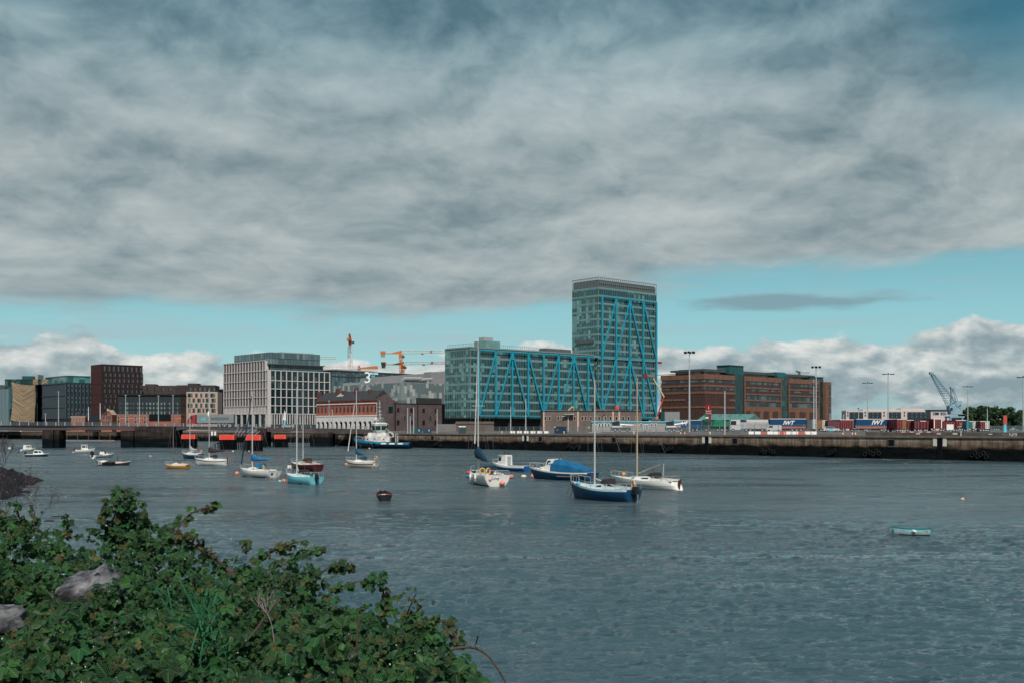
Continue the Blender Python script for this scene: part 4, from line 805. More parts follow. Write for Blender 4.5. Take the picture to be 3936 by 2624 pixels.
for i, (px_, ty, by) in enumerate(((225, 1505, 1650), (483, 1518, 1632), (536, 1519, 1634), (609, 1521, 1634), (665, 1518, 1636), (860, 1640, 1664), (962, 1635, 1664), (1020, 1610, 1660), (1066, 1640, 1664), (1265, 1540, 1664), (175, 1590, 1632))):
    d = dd(px_) + 1; p = at(px_, d, py=by); h = (by - ty) * d / F
    lp = empty('lamp_post', p, 0, 'slim pale %s post on the bridge, %s' % ('tall' if h > 8 else 'short', ('beside the left pier', 'left of the bascule block', 'second on the bascule block', 'third on the bascule block', 'at the right end of the bascule block', 'under the lorry', 'right of the lorry', 'before the corner of the concrete office', 'above the smallest red fender', 'before the old station arches', 'left of the left pier')[i]), 'lamp post', 'slim posts along the bridge')
    MB().bar((0, 0, 0), (0, 0, h), .16, .09).build('pole', steel, lp)
    MB().box(-.35, .35, -.15, .15, h, h + .16).build('lamp_head', steel, lp)
for i, (px_, ty) in enumerate(((340, 1562), (385, 1548))):
    d = dd(px_) + 13; p = at(px_, d, py=1636); h = (1636 - ty) * d / F
    b_ = empty('barrier_pole', p, 0, ('raised red and white barrier arm right of the small turreted lodge', 'raised red and white barrier arm left of the gabled lodge')[i], 'barrier', 'raised barrier arms'); m_ = MB(); m_.box(-.16, .16, -.16, .16, 0, h * .2, 0); m_.box(-.1, .1, -.1, .1, h * .2, h * .3, 1)
    MB().bar((0, 0, h * .3), (0, 0, h), .13, .09).build('arm', wf, b_); m_.build('base', [rust, mat('barrier_red', (.45, .06, .05), .5, .1)], b_)
# timber dolphins with red light boxes
rd = mat('fender_red', (.68, .055, .04), .6, .12, .6)
for i, (x0, x1, y0, y1, yw, lab) in enumerate(((700, 749, 1669, 1685, 1720, 'leftmost red navigation box on timber piles under the bascule span'), (846, 899, 1670, 1688, 1726, 'second red navigation box from the left on a wide dark pile cluster'), (947, 1001, 1670, 1690, 1731, 'third red navigation box from the left, nearest the photographer'), (1057, 1097, 1670, 1685, 1717, 'rightmost and smallest red navigation box on thin piles'))):
    d = H * F / (yw - HY); s = d / F; w = (x1 - x0) * s; fd = empty('navigation_fender', at(x0, d, 0), 0, lab, 'fender', 'red boxed timber fenders')
    zb, zt_ = H + (HY - y1) * s, H + (HY - y0) * s
    b_ = MB(); b_.box(0, w, -.3, 3, zb, zt_); b_.build('red_box', rd, fd)
    b_ = MB()
    for u in (0, w): b_.box(u - .12, u + .12, -.36, -.3, zb, zt_)
    b_.box(0, w, -.34, -.3, zt_ - .12, zt_ + .06); b_.build('box_frame', mat('fender_light_red', (.80, .16, .10), .6, .1), fd)
    b_ = MB(); n_ = 11
    for k in range(n_):
        u = -.1 * w + 1.2 * w * k / (n_ - 1) if i == 3 else w * k / (n_ - 1); b_.bar((u, random.uniform(-.1, .2), -1), (u + random.uniform(-.1, .1), 0, zb + .05), .17, n=6); b_.bar((u, 2.4, -1), (u, 2.4, zb), .17, n=6)
    b_.box(.1, w - .1, .3, 2.6, -1 if i < 3 else zb - 1.2, zb - .02); 
    b_.build('timber_piles', tim, fd)
    b_ = MB()
    for u in (-1.0 - w * .15, -.5 - w * .05, w + .4): b_.bar((u, .4, -1), (u, .4, zb - .6 - random.random() * .6), .15)
    b_.box(-.3 * w, w, .35, .5, zb - 1.2, zb - .9); b_.build('side_piles', tim, fd)
cl = empty('pile_cluster', at(912, 340, 0), 0, 'dark broken timber piles between the second and third red boxes', 'piles'); b_ = MB()
for k in range(9): u = k * .62 - .2; b_.bar((u, random.random(), -1), (u, 0, 2.2 + random.random() * 2.4), .16)
b_.box(-.5, 5.2, .2, .5, 2.1, 2.5); b_.build('timber_piles', tim, cl); b_ = MB()
for k in range(7): b_.bar((-1 + k, .5, 4.3), (k * 1.1, .9, 5.4 + random.random()), .06)
b_.build('loose_spars', steel, cl)
pon = empty('floating_pontoon', wl(455, 1693.5) - Vector((36, 0, 0)), 0, 'thin grey floating pontoon along the far quay', 'pontoon'); MB().box(0, 34, 0, 1.5, .05, .5).build('deck', mat('pontoon_grey', (.22, .23, .22), .8, .1), pon); b_ = MB()
for k in range(6): b_.bar((3 + k * 5.6, 1.8, -1), (3 + k * 5.6, 1.8, 5.4), .14)
b_.build('guide_piles', rust, pon)
sgn = MB().box(-.5, .5, 0, .15, 0, 2.2).build('marker_board', wf, None, False, wl(82, 1684.5) + Vector((0, -1, 2.9))); tag(sgn, 'small white marker board on the far quay wall at the left', 'sign')
for k, px_ in enumerate((817, 829)):
    sgn = MB().box(-.5, .5, 0, .15, 0, 2.0).build('marker_board', wf, None, False, wl(px_, 1694) + Vector((0, -1, 3.0))); tag(sgn, ('left', 'right')[k] + ' one of two white marker boards on the far wall behind the red boxes', 'sign', 'white marker boards')

# ================= VEHICLES =================
tyr = mat('tyre', (.02, .02, .022), .9, .2, 3); carg = mat('car_glass', (.02, .03, .035), .1, .1); 
def wheel(par, x, y, r, w=.25, s=-1):
    o = MB().bar((x, y, r), (x, y + w, r), r, r, 14).build('wheel', tyr, par); MB().bar((x, y - .02, r), (x, y + .01, r), r * .55, r * .55, 10).build('rim', steel, o)
def car(px, d, rz, L, paint, lab, g=G2, van=False, name='parked_car'):
    c = empty(name, at(px, d, g), rz, lab, 'van' if van else 'car'); h = 2.0 if van else 1.45; f = L / 4.3
    side = [(-2.1, .3), (2.1, .3), (2.12, .75), (1.9, .92), (1.1, .98), (.45, h), (-1.5, h), (-2.0, .95)] if not van else [(-2.1, .35), (2.1, .35), (2.12, .95), (1.75, 1.15), (1.2, h), (-2.08, h)]
    MB().prism([(a * f, b) for a, b in side], 'y', -.82, .82).build('body', paint, c)
    gl = [(.95, 1.0), (.42, h - .1), (-1.4, h - .1), (-1.75, 1.0)] if not van else [(1.55, 1.2), (1.12, h - .2), (.3, h - .2), (.3, 1.2)]
    MB().prism([(a * f, b) for a, b in gl], 'y', -.835, .835).build('windows', carg, c)
    for x_ in (-1.3 * f, 1.35 * f): wheel(c, x_, -.86, .33); wheel(c, x_, .62, .33)
    for y_ in (-.6, .6): MB().box(2.08 * f, 2.14 * f, y_ - .15, y_ + .15, .62, .78).build('headlight', wf, c)
    return c
def trailer(px0, px1, ytop, d, lab, main, low=None, rz=0.0, txt=None, tx=.5, roof=None, hgt=None, name='curtain_trailer', cat='trailer'):
    s = d / F; L = (px1 - px0) * s / math.cos(rz); t_ = empty(name, at(px0, d, G2), rz, lab, cat); z1 = zg(ytop, d, G2) if hgt is None else hgt; z0 = z1 - min(2.9, z1 - 1.0)
    MB().box(0, L, 0, 2.5, z0 + (.6 if low else 0), z1).build('curtain', main, t_)
    if low: MB().box(0, L, -.01, 2.51, z0, z0 + .6).build('lower_stripe', low, t_)
    MB().box(-.03, L + .03, -.04, 2.54, z1, z1 + .14).build('roof_rail', roof or wf, t_); MB().box(-.04, 0, 0, 2.5, z0, z1).build('end_door', main, t_)
    MB().box(.3, L - .3, .3, 2.2, z0 - .35, z0 - .02).build('chassis', black, t_)
    for k in range(3): wheel(t_, L - 1.6 - k * 1.3, .02, .5, .3)
    wheel(t_, 2.4, .02, .4, .3)
    b_ = MB()
    for k in range(int(L / 1.5)): b_.box(.7 + k * 1.5, .74 + k * 1.5, -.03, 0, z0 + .6, z1)
    b_.build('straps', mat('strap_grey', (.05, .08, .12), .7, .1), t_)
    if txt: text(txt, 1.75, wf, t_, (L * tx, -.05, z0 + 1.15), shear=.35, bold=.05)
    return t_
tb_ = mat('trailer_blue', (.005, .048, .125), .5, .12, .8); tor = mat('faded_orange_red', (.36, .12, .08), .6, .15, .6); cr_ = mat('container_red', (.13, .012, .016), .55, .2, .8)
trailer(3292, 3444, 1610, 330, 'blue curtain trailer with white lettering in front of the red containers', tb_, tor, 0, 'IWT', .52)
trailer(2960, 3098, 1609, 352, 'blue curtain trailer with white lettering before the orange brown office', tb_, tor, 0, 'IWT', .50)
trailer(2590, 2697, 1614, 372, 'partly hidden blue trailer with small white lettering beside the tall floodlight mast', tb_, None, 0, 'IWT', .30)
# lorry on the bridge
s = (dd(800) + 6) / F; lo = empty('lorry', at(720, dd(800) + 6, py=1634), 0, 'grey box lorry with a red cab crossing the bridge', 'lorry')
MB().box(36 * s, 178 * s, 0, 2.5, .9, 44 * s).build('box_body', mat('lorry_grey', (.20, .215, .225), .5, .1, .5), lo); MB().box(36 * s, 178 * s, .1, 2.4, .5, .88).build('chassis', black, lo)
MB().prism([(0, .5), (0, 20 * s), (10 * s, 38 * s), (32 * s, 42 * s), (32 * s, .5)], 'y', 0, 2.5).build('cab', mat('cab_red', (.28, .03, .03), .5, .1), lo); MB().prism([(5 * s, 24 * s), (12 * s, 36 * s), (20 * s, 36 * s), (20 * s, 24 * s)], 'y', -.02, 2.52).build('cab_window', carg, lo)
for u in (1, 4, 11, 12.3, 13.6): wheel(lo, u, -.03, .5, .3)
MB().ball((62 * s, -.0, 25 * s), 9 * s, 1, .01, .8).build('emblem', mat('emblem_cyan', (.10, .38, .48), .5, .1), lo); MB().box(90 * s, 160 * s, -.02, .0, 21 * s, 32 * s).build('side_panel', mat('lettering_grey', (.10, .13, .15), .5, .3, 2), lo)
car(1108, dd(1100) + 8, math.pi, 4.6, mat('silver_paint', (.42, .44, .45), .3, .05, metal=.3), 'silver car on the bridge before the concrete office', g=at(0, dd(1100), py=1643).z)
fl_ = empty('feather_flag', at(1089, 430, 6.0), R(5), 'white and cyan feather flag in front of the concrete office', 'flag'); MB().bar((0, 0, 0), (.5, 0, 7.6), .06).build('pole', steel, fl_); MB().prism([(.05, .8), (.6, 1.0), (1.0, 3.5), (.9, 6), (.45, 7.4)], 'y', 0, .05).build('flag', cyr, fl_); MB().prism([(-.2, 3.6), (1.02, 3.6), (.92, 6), (.45, 7.5)], 'y', -.03, .08).build('flag_tip', wf, fl_)
# parked lorries, crane lorries, vans between fence and shed
def cab(par, x, w, h, m, y=0): 
    MB().prism([(x, .5), (x, h * .55), (x + .25, h), (x + w, h), (x + w, .5)], 'y', y, y + 2.4).build('cab', m, par); MB().prism([(x + .1, h * .55), (x + .3, h * .9), (x + w * .6, h * .9), (x + w * .6, h * .55)], 'y', y - .02, y + 2.42).build('cab_window', carg, par); wheel(par, x + .9, y - .03, .5, .3)
d = 352; s = d / F
gl_ = empty('green_lorry', at(2703, d, G2), 0, 'dark green lorry with a green covered load below the shed roof', 'lorry'); gp_ = mat('lorry_green', (.01, .16, .085), .5, .2, .8); cab(gl_, 0, 2.4, 3.3, mat('dark_green_cab', (.015, .06, .05), .4, .1)); MB().box(2.6, 8.5, 0, 2.4, .9, 1.6).build('chassis', black, gl_); MB().prism([(3.0, 1.7), (3.6, 3.6), (5.9, 3.7), (7.2, 2.7), (8.6, 3.3), (8.6, 1.65)], 'y', .1, 2.3).build('covered_load', gp_, gl_)
for u in (4.5, 5.8, 7.5): wheel(gl_, u, -.03, .5, .3)
wl_ = empty('white_lorry', at(2806, d - 4, G2), 0, 'white lorry cab with a grey tank right of the green lorry', 'lorry'); cab(wl_, 0, 3.2, 3.7, mat('white_paint', (.48, .48, .47), .4, .06)); MB().box(3.3, 12, .3, 2.3, .9, 2.9).build('tank', mat('dull_silver', (.33, .34, .34), .5, .2, 1), wl_); MB().box(3.4, 5.2, .3, 2.2, 2.9, 3.4).build('tank_hatch', tb_, wl_)
for u in (5, 6.3, 10): wheel(wl_, u, -.03, .5, .3)
stk = empty('white_pallet_stack', at(2880, d - 2, G2), 0, 'row of white stacked frames between the white lorry and the van', 'frames'); b_ = MB()
for k in range(12): b_.box(k * .55, k * .55 + .3, 0, 1.5, .1, 2.2)
b_.build('white_slabs', wf, stk); MB().box(-.2, 6.6, .4, 1.3, 0, 2.0).build('core', bfin, stk)
ws_ = empty('white_store', at(2868, 400, G2), 0, 'long pale store shed behind the white lorry', 'shed'); MB().box(0, 9, 0, 3, 0, zg(1611, 400, G2)).build('body', mat('pale_sheet', (.50, .48, .46), .7, .1, 2, stretch=(4, 1, .2)), ws_)
car(2972, d - 8, math.pi, 4.8, mat('white_paint', (.48, .48, .47)), 'white van parked before the blue trailer', van=True, name='parked_van')
car(3193, 318, 0, 4.6, mat('white_paint', (.48, .48, .47)), 'white car with a cyan door left of the second blue trailer')
MB().box(-.9, .5, -.84, -.82, .35, .9).build('door_sticker', cyr, bpy.data.objects['parked_car.001'])
for i, px_ in enumerate((2352, 2560)):
    mc = empty('crane_lorry', at(px_, 335, G2), 0, ('green and white mobile crane cab in front of the site cabin', 'green and white mobile crane cabs at the right end of the site cabin')[i], 'crane lorry'); dg_ = mat('crane_green', (.02, .06, .06), .5, .1)
    MB().box(0, 7 if i else 5.6, 0, 2.4, .4, 1.3).build('chassis', mat('crane_grey', (.07, .085, .10), .6, .1), mc); MB().box(0, 3, 0, 2.3, 1.32, 1.7).build('white_body', wf, mc); MB().prism([(.3, 1.7), (.1, 2.9), (2.3, 3.2), (2.4, 1.9), (1.6, 1.7)], 'y', 0, 2.3).build('cab', dg_, mc)
    MB().prism([(.35, 2.1), (.3, 2.8), (2.0, 3.0), (2.1, 2.1)], 'y', -.02, 2.32).build('cab_window', carg, mc); MB().bar((2.6, 1.1, 2.1), (6.5, 1.1, 2.6 if i else 1.9), .3, .2).build('boom', wf, mc)
    for u in (1, 2.3, 4.6): wheel(mc, u, -.04, .5, .3)
# red containers and end-on trailers on the right
cols = {'r': cr_, 'd': mat('maroon_paint', (.10, .02, .028), .6, .2, 1), 'o': mat('ochre_paint', (.22, .10, .035), .6, .2, 1), 'w': mat('dirty_white_panel', (.52, .53, .52), .6, .12, 1), 'g': mat('container_green', (.01, .12, .08), .6, .2, 1), 'b': mat('container_cyan', (.02, .20, .28), .6, .2, 1)}
lst = [(3124, 3136, 1611, 'w', 'narrow white trailer end right of the first blue trailer'), (3137, 3160, 1611, 'o', 'ochre trailer end beside the narrow white one'), (3161, 3178, 1614, 'w', 'white trailer end behind the white car'), (3182, 3228, 1614, 'd', 'dark red container behind the white car'), (3229, 3280, 1611, 'r', 'dark red container just left of the second blue trailer'), (3281, 3291, 1611, 'w', 'thin white trailer end touching the second blue trailer'),
       (3447, 3466, 1609, 'r', 'dark red container end touching the second blue trailer'), (3467, 3484, 1612, 'o', 'ochre container end among the red ones'), (3486, 3512, 1613, 'r', 'bright red container end with pale top edge'), (3514, 3536, 1614, 'd', 'maroon container between two brighter red ones'), (3537, 3560, 1616, 'r', 'red container end with faint lettering'), (3561, 3580, 1614, 'd', 'maroon container left of the tallest red trailer'), (3588, 3622, 1608, 'r', 'tallest red trailer with white corner straps'), (3624, 3672, 1617, 'r', 'dark red container behind a large white panel'), (3674, 3713, 1613, 'r', 'red trailer end with a round emblem'),
       (3715, 3724, 1617, 'b', 'narrow cyan container end'), (3725, 3738, 1617, 'g', 'green container end beside the cyan one'), (3739, 3765, 1617, 'w', 'white container end right of the green one'), (3767, 3786, 1617, 'r', 'dark red container near the far right of the row'), (3787, 3803, 1617, 'w', 'white trailer end closing the row on the right')]
for i, (a, b, y_, c_, lab) in enumerate(lst):
    d = 322 if a > 3300 else 345; d += (i % 3) * 1.5; s = d / F; w = (b - a) * s; k_ = empty('container', at(a, d, G2), 0, lab, 'container', 'containers and trailer ends on the quay'); h = zg(y_, d, G2); m_ = cols[c_]
    MB().box(0, w, 0, 9, .9, h).build('box', m_, k_); MB().box(-.02, w + .02, -.06, 0, h - .12, h + .04).build('top_rail', wf if i % 2 == 0 else m_, k_); MB().box(-.02, w + .02, -.06, 0, .9, 1.0).build('bottom_rail', m_, k_)
    b_ = MB()
    for k in range(max(2, int(w / .6))): b_.bar(((k + .5) * w / max(2, int(w / .6)), -.06, 1.05), ((k + .5) * w / max(2, int(w / .6)), -.06, h - .2), .03, n=4)
    b_.build('lock_bars', steel if c_ != 'w' else black, k_)
    if w > 1: wheel(k_, .3, .2, .45, .3); wheel(k_, w - .3, .2, .45, .3)
    if b - a == 34: b_ = MB().box(.1, .35, -.09, -.06, 1, h - .2).box(w - .35, w - .1, -.09, -.06, 1, h - .2); b_.build('corner_strap', wf, k_)
    if 3670 < a < 3680: MB().bar((w / 2, -.08, h - 1.1), (w / 2, -.06, h - 1.1), .4, .4, 14).build('emblem', tor, k_); text('SHIPPING', .42, wf, k_, (w / 2, -.08, h - 2.0))
    if 3620 < a < 3630: MB().box(.9, w - .7, -.5, -.1, .6, h - .9).build('white_panel', wf, k_)
# traffic barriers
lst = [(3457 + i * 16.2, i % 2, 'before the red containers') for i in range(9)] + [(2885 + i * 24, 1 - (i % 3 == 2), 'below the white lorry and van') for i in range(11)] + [(1968 + i * 26, 1, 'behind the fence below the glass block') for i in range(6)]
b0 = None
for i, (px_, wv, wh_) in enumerate(lst):
    d = edge_d(px_) + 14.5; m_ = wf if wv else mat('barrier_red', (.45, .06, .05))
    o = MB().prism([(-.3, 0), (.3, 0), (.12, .75), (-.12, .75)], 'x', -.5, .6 if px_ > 3400 else .9).build('traffic_barrier', m_, None, False, at(px_, d, G + .08)); tag(o, '%s plastic traffic barrier %s' % (('red', 'white')[wv], wh_), 'barrier', '%s traffic barriers %s' % (('red', 'white')[wv], wh_))
cone = None
for i, px_ in enumerate((2616, 2632, 3015, 3062, 3098, 3240, 3276, 3288)):
    if cone is None:
        cone = empty('traffic_cone', (0, 0, 0)); MB().bar((0, 0, .05), (0, 0, .75), .2, .04, 10).build('cone_body', mat('cone_orange', (.70, .16, .04), .5, .1), cone); MB().bar((0, 0, .35), (0, 0, .55), .145, .105, 10).build('white_band', wf, cone); MB().box(-.25, .25, -.25, .25, 0, .05).build('base', black, cone); o = cone
    else: o = dup(cone)
    o.location = at(px_, edge_d(px_) + 8, G); tag(o, 'small orange and white traffic cone near %s' % ('the crane lorries' if px_ < 2700 else 'the blue trailers'), 'cone', 'traffic cones near %s' % ('the crane lorries' if px_ < 2700 else 'the blue trailers'))
# fences
fm = mat('fence_wire', (.20, .24, .26), .6, .1)
def fence(pa, pb, h, lab, gap=3.0, bar=.3, dz=.022):
    L = (pb - pa).length; f = empty('mesh_fence', pa, math.atan2(pb.y - pa.y, pb.x - pa.x), lab, 'fence', None); n_ = int(L / gap); p_ = None
    for i in range(n_ + 1):
        if p_ is None: p_ = MB().box(-.06, .06, -.06, .06, 0, h + .1).build('post', fm, f)
        else: o = p_.copy(); COL.objects.link(o); o.parent = f; o.location = (i * L / n_, 0, 0)
    b_ = MB(); k = int(L / bar)
    for i in range(k): x_ = i * L / k; b_.box(x_ - dz / 2, x_ + dz / 2, -.01, .01, .1, h)
    for z_ in (.15, h * .5, h): b_.box(0, L, -.03, .03, z_ - .03, z_ + .03)
    b_.build('mesh_panel', fm, f); return f
fence(gp(1870, 12), gp(2480, 12), 2.1, 'grey mesh fence on the quay below the glass block and brown block', 3.2)
fence(gp(2484, 11), gp(3140, 11), 2.4, 'grey mesh fence in front of the parked lorries', 3.4)
fence(gp(3290, 9), gp(3400, 9), 2.2, 'short mesh fence in front of the second blue trailer', 2.5)
fence(gp(3808, 14), gp(4500, 14), 2.0, 'pale steel palisade fence at the right edge', 2.5, .18, .07)
pf = empty('sign_post', gp(3863, 5), 0, 'narrow red and cyan sign post behind the low wall', 'sign'); MB().box(-.25, .25, -.1, .1, 0, 2.2).build('lower_board', cyr, pf); MB().box(-.35, .35, -.12, .12, 2.2, 4.0).build('upper_board', mat('sign_red', (.40, .08, .06), .5, .1), pf); MB().box(-1, 1, -.4, .4, 0, .5).build('plinth', wf, pf)
# ================= MASTS AND CRANES =================
def floodmast(px_, ty, d, lab, head=3, g=G2):
    h = zg(ty, d, g); m_ = empty('floodlight_mast', at(px_, d, g), 0, lab, 'floodlight mast', 'tall floodlight masts on the quay'); MB().bar((0, 0, 0), (0, 0, h), .30 if h > 20 else .2, .13, 8).build('pole', steel, m_)
    b_ = MB()
    if head == 3:
        w = 1.25; b_.bar((-w, 0, h), (w, 0, h), .06); b_.bar((0, -w, h), (0, w, h), .06)
        for a in range(6): x_ = w * math.cos(a * 1.05 + .2); y_ = w * math.sin(a * 1.05 + .2); b_.box(x_ - .28, x_ + .28, y_ - .2, y_ + .2, h - .35, h + .2)
        b_.build('lamp_ring', black, m_)
    elif head == 2:
        b_.bar((-1.6, 0, h), (1.6, 0, h), .06)
        for x_ in (-1.5, -.9, .9, 1.5): b_.box(x_ - .35, x_ + .35, -.2, .2, h - .12, h + .12)
        b_.box(-.15, .15, -.15, .15, h, h + .4); b_.build('lamp_bar', black, m_)
    else: b_.box(-.5, .1, -.15, .15, h, h + .2).ball((0, 0, h + .3), .25).build('lamp_head', mat('dark_lamp', (.05, .05, .055), .5, .1), m_)
for a in ((2650, 1353, 300, 'tallest floodlight mast with a ring of dark lamps left of the orange brown office centre', 3), (2786, 1500, 268, 'slim light mast in front of the green shed', 1, G), (3137, 1409, 345, 'floodlight mast with a ring of lamps at the right end of the orange brown office', 3), (3128, 1456, 350, 'slim plain mast just left of the ringed floodlight mast', 1), (3335, 1471, 400, 'two armed floodlight mast above the second blue trailer', 2), (3414, 1437, 350, 'taller two armed floodlight mast right of the one above the trailer', 2), (3720, 1485, 420, 'two armed floodlight mast right of the dock crane', 2), (3933, 1449, 330, 'two armed floodlight mast at the right edge of the photo', 2), (3795, 1568, 400, 'short lamp post in front of the trees', 1), (2021, 1530, 372, 'light mast in front of the glass block with a small dark head', 1, G), (1963, 1560, 374, 'slim pole in front of the glass block', 1, G), (1567, 1564, 365, 'slim lamp post in front of the stone warehouse', 1, G), (1590, 1562, 366, 'plain pole right of the slim warehouse lamp post', 1, G), (1680, 1570, 370, 'flag pole at the right end of the stone warehouse', 1, G), (1577, 1597, 364, 'short white pole between the lamp posts before the warehouse', 1, G), (1278, 1570, 400, 'short lamp post in front of the old station', 1, G), (2322, 1598, 340, 'thin lamp post beside the site cabin', 1), (3190, 1585, 420, 'far thin lamp post right of the orange brown office', 1), (3242, 1590, 430, 'far thin lamp post left of the distant apartments', 1), (3300, 1570, 450, 'twin headed lamp before the distant apartments', 1)): floodmast(*a)
def lattice(b, p, q_, w0, w1, n_, r=.1, up=None):
    p, q_ = Vector(p), Vector(q_); d = (q_ - p).normalized(); a = d.orthogonal().normalized() if up is None else (Vector(up) - d * d.dot(Vector(up))).normalized(); c = d.cross(a); R0 = []
    for i in range(n_ + 1):
        f = i / n_; m_ = p + (q_ - p) * f; w = (w0 + (w1 - w0) * f) / 2; R0.append([m_ + a * w * sa + c * w * sc for sa, sc in ((1, 1), (1, -1), (-1, -1), (-1, 1))])
    for k in range(4): b.bar(R0[0][k], R0[-1][k], r, n=4)
    for i in range(n_):
        for k in range(4): b.bar(R0[i][k], R0[i + 1][(k + 1) % 4] if i % 2 == 0 else R0[i + 1][(k + 3) % 4], r * .65, n=4)
    return b
cro = mat('crane_orange', (.48, .15, .045), .6, .15, 1); crw = mat('crane_white', (.62, .52, .46), .6, .15, 1); crr = mat('crane_red', (.42, .12, .08), .6, .1)
DC = 1000; sC = DC / F
def towercrane(px_, ytip, ybase, jib, cj, lab, thick=1.9, head=1285, D=DC):
    c = empty('tower_crane', at(px_, D, 0) + Vector((0, 0, H + (HY - ybase) * D / F)), 0, lab, 'tower crane', 'orange tower cranes beyond the arena'); s = D / F; h = (ybase - ytip) * s
    lattice(MB(), (0, 0, -14), (0, 0, h), thick, thick, max(6, int(h / 2.5)), .2).build('mast', cro if jib else crw, c)
    if jib:
        l_, r_ = jib; MB().box(-1.8, 1.8, -1.2, 1.2, h - 3.6, h - .6).build('slewing_unit', cro, c); MB().box(1.2, 3.2, -1.6, .2, h - 4, h - 1.8).build('cab', mat('cab_dark', (.05, .07, .08), .4, .1), c)
        b_ = MB(); lattice(b_, (1.5, 0, h + 1.0), (r_ * s, 0, h + 1.6), 2.3, 1.7, int(r_ * s / 2.8), .16, (0, 0, 1)); b_.build('jib', crw, c)
        b_ = MB(); b_.box(l_ * s, -.5, -.5, .5, h - .4, h + .3); b_.prism([(l_ * s * .5, h + .3), (-.5, h + 2.6), (1, h + 2.6), (1, h + .3)], 'y', -.3, .3); b_.build('counter_jib', cro, c)
        b_ = MB(); b_.box(l_ * s, l_ * s + 4.5, -.9, .9, h - .2, h + 2.2); b_.build('winch_deck', cro, c); MB().box(l_ * s + .4, l_ * s + 4, -.6, .6, h - 3.2, h - .4).build('counterweight', mat('ballast_grey', (.25, .24, .23), .8, .2), c)
        MB().box((r_ * .45) * s, (r_ * .45 + 10) * s, -.5, .5, h - .9, h).build('trolley', crr, c); MB().box((r_ * .65) * s, (r_ * .65 + 9) * s, -1.3, -.9, h + .4, h + 2.6).build('name_board', crr, c)
    return c
towercrane(1541, 1358, 1440, (-79, 172), 0, 'upper orange tower crane whose jib points right above the arena')
towercrane(1549, 1400, 1440, (-84, 166), 0, 'lower orange tower crane just under the upper one with a parallel jib', D=1010)
vc = towercrane(1346, 1326, 1440, None, 0, 'vertical orange and white tower crane seen end on above the old station', 2.7)
h = (1440 - 1326) * sC; MB().box(-1.3, 1.3, -1.3, 1.3, h, h + 3).build('slewing_unit', cro, vc); lattice(MB(), (0, 0, h + 3), (0, -4, h + 9.6), 1.8, .7, 4, .3).build('apex', cro, vc); MB().box(1.6, 3.6, -1, 1, h + 1.2, h + 3.2).build('cab', mat('cab_dark', (.05, .07, .08)), vc); MB().box(-1.1, 1.1, -14, -1.4, h + 3, h + 5).build('jib', cro, vc)
for (x0, x1, y0, y1, lab, dk_) in ((1232, 1292, 1376, 1366, 'end of a red and white crane jib right of the concrete office penthouse', 0), (1238, 1452, 1413, 1415, 'low white and orange crane jib above the rear glass office roof', 1)):
    D = 1050; s = D / F; c = empty('tower_crane', at(x0, D, py=y0), 0, lab, 'tower crane', 'orange tower cranes beyond the arena'); b_ = MB(); lattice(b_, (-20, 0, 0), ((x1 - x0) * s * (.68 if dk_ else 1), 0, .4), 2.4, 2.0, 14, .16, (0, 0, 1)); b_.build('jib', crw, c)
    if dk_: MB().prism([(34, -1), (52, -1), (52, 1.6), (50, 2), (34, 0)], 'y', -.7, .7).build('counter_jib', cro, c); lattice(MB(), (34.5, 0, -30), (34.5, 0, 0), 2, 2, 8, .2).build('mast', cro, c); lattice(MB(), (34.5, 0, 0), (34.5, 0, 2.5), 1.6, .8, 2, .2).build('apex', cro, c)
c = empty('tower_crane', at(2524, 1000, py=1396), 0, 'tail of a dark red crane poking out from behind the glass tower', 'tower crane'); MB().box(-6, 4.6, -.8, .8, 0, 1.5).build('counter_jib', mat('dark_crane_red', (.14, .02, .02), .6, .1), c); MB().box(2, 4.4, -.6, .6, -2, -.02).build('counterweight', mat('pinkish_ballast', (.40, .26, .24), .8, .1), c)
c = empty('tower_crane', at(3072, 1100, py=1440), 0, 'small dark crane with a thin jib beyond the orange brown office roof', 'tower crane'); lattice(MB(), (0, 0, -10), (0, 0, 4), 1.5, 1.5, 6, .2).build('mast', sk, c); MB().bar((-3, 0, 4), (0, 0, 2.5), .8).build('counter_jib', sk, c); lattice(MB(), (0, 0, 2.6), (10, 0, 2.2), 1.2, .8, 5, .1, (0, 0, 1)).build('jib', mul, c)
# dock crane
DK = 480; s = DK / F; kc = empty('dock_crane', at(3665, DK, G2), 0, 'blue grey dockside crane with a raised lattice jib', 'dock crane'); kb = mat('crane_blue_grey', (.20, .32, .38), .6, .2, .6); zk = lambda y: zg(y, DK, G2); X = lambda p: (p - 3665) * s
b_ = MB(); 
for px_ in (3645, 3690): 
    for y_ in (-2.5, 2.5): b_.box(X(px_) - .3, X(px_) + .3, y_ - .3, y_ + .3, 0, zk(1602))
b_.box(X(3641), X(3697), -3, 3, zk(1604), zk(1598)); b_.bar((X(3668), 0, 0), (X(3668), 0, zk(1600)), 1.4, 1.1, 10); b_.box(X(3640), X(3698), -3.2, 3.2, zk(1591), zk(1590)); b_.build('portal', kb, kc)
b_ = MB(); b_.box(X(3648), X(3692), -2, 2, zk(1590), zk(1576)); b_.box(X(3644), X(3688), -1.8, 1.8, zk(1576), zk(1558)); b_.prism([(X(3648), zk(1558)), (X(3688), zk(1558)), (X(3693), zk(1540)), (X(3676), zk(1539)), (X(3664), zk(1550))], 'y', -1.6, 1.6); b_.build('machine_house', kb, kc)
MB().box(X(3646), X(3655), -2.05, -1.8, zk(1577), zk(1566)).build('window', dkg, kc); b_ = MB()
b_.bar((X(3678), -2, zk(1552)), (X(3678), 2, zk(1552)), 1.1, n=12); b_.bar((X(3686), -2, zk(1562)), (X(3686), 2, zk(1562)), .8, n=12); b_.build('winch_drums', kb, kc)
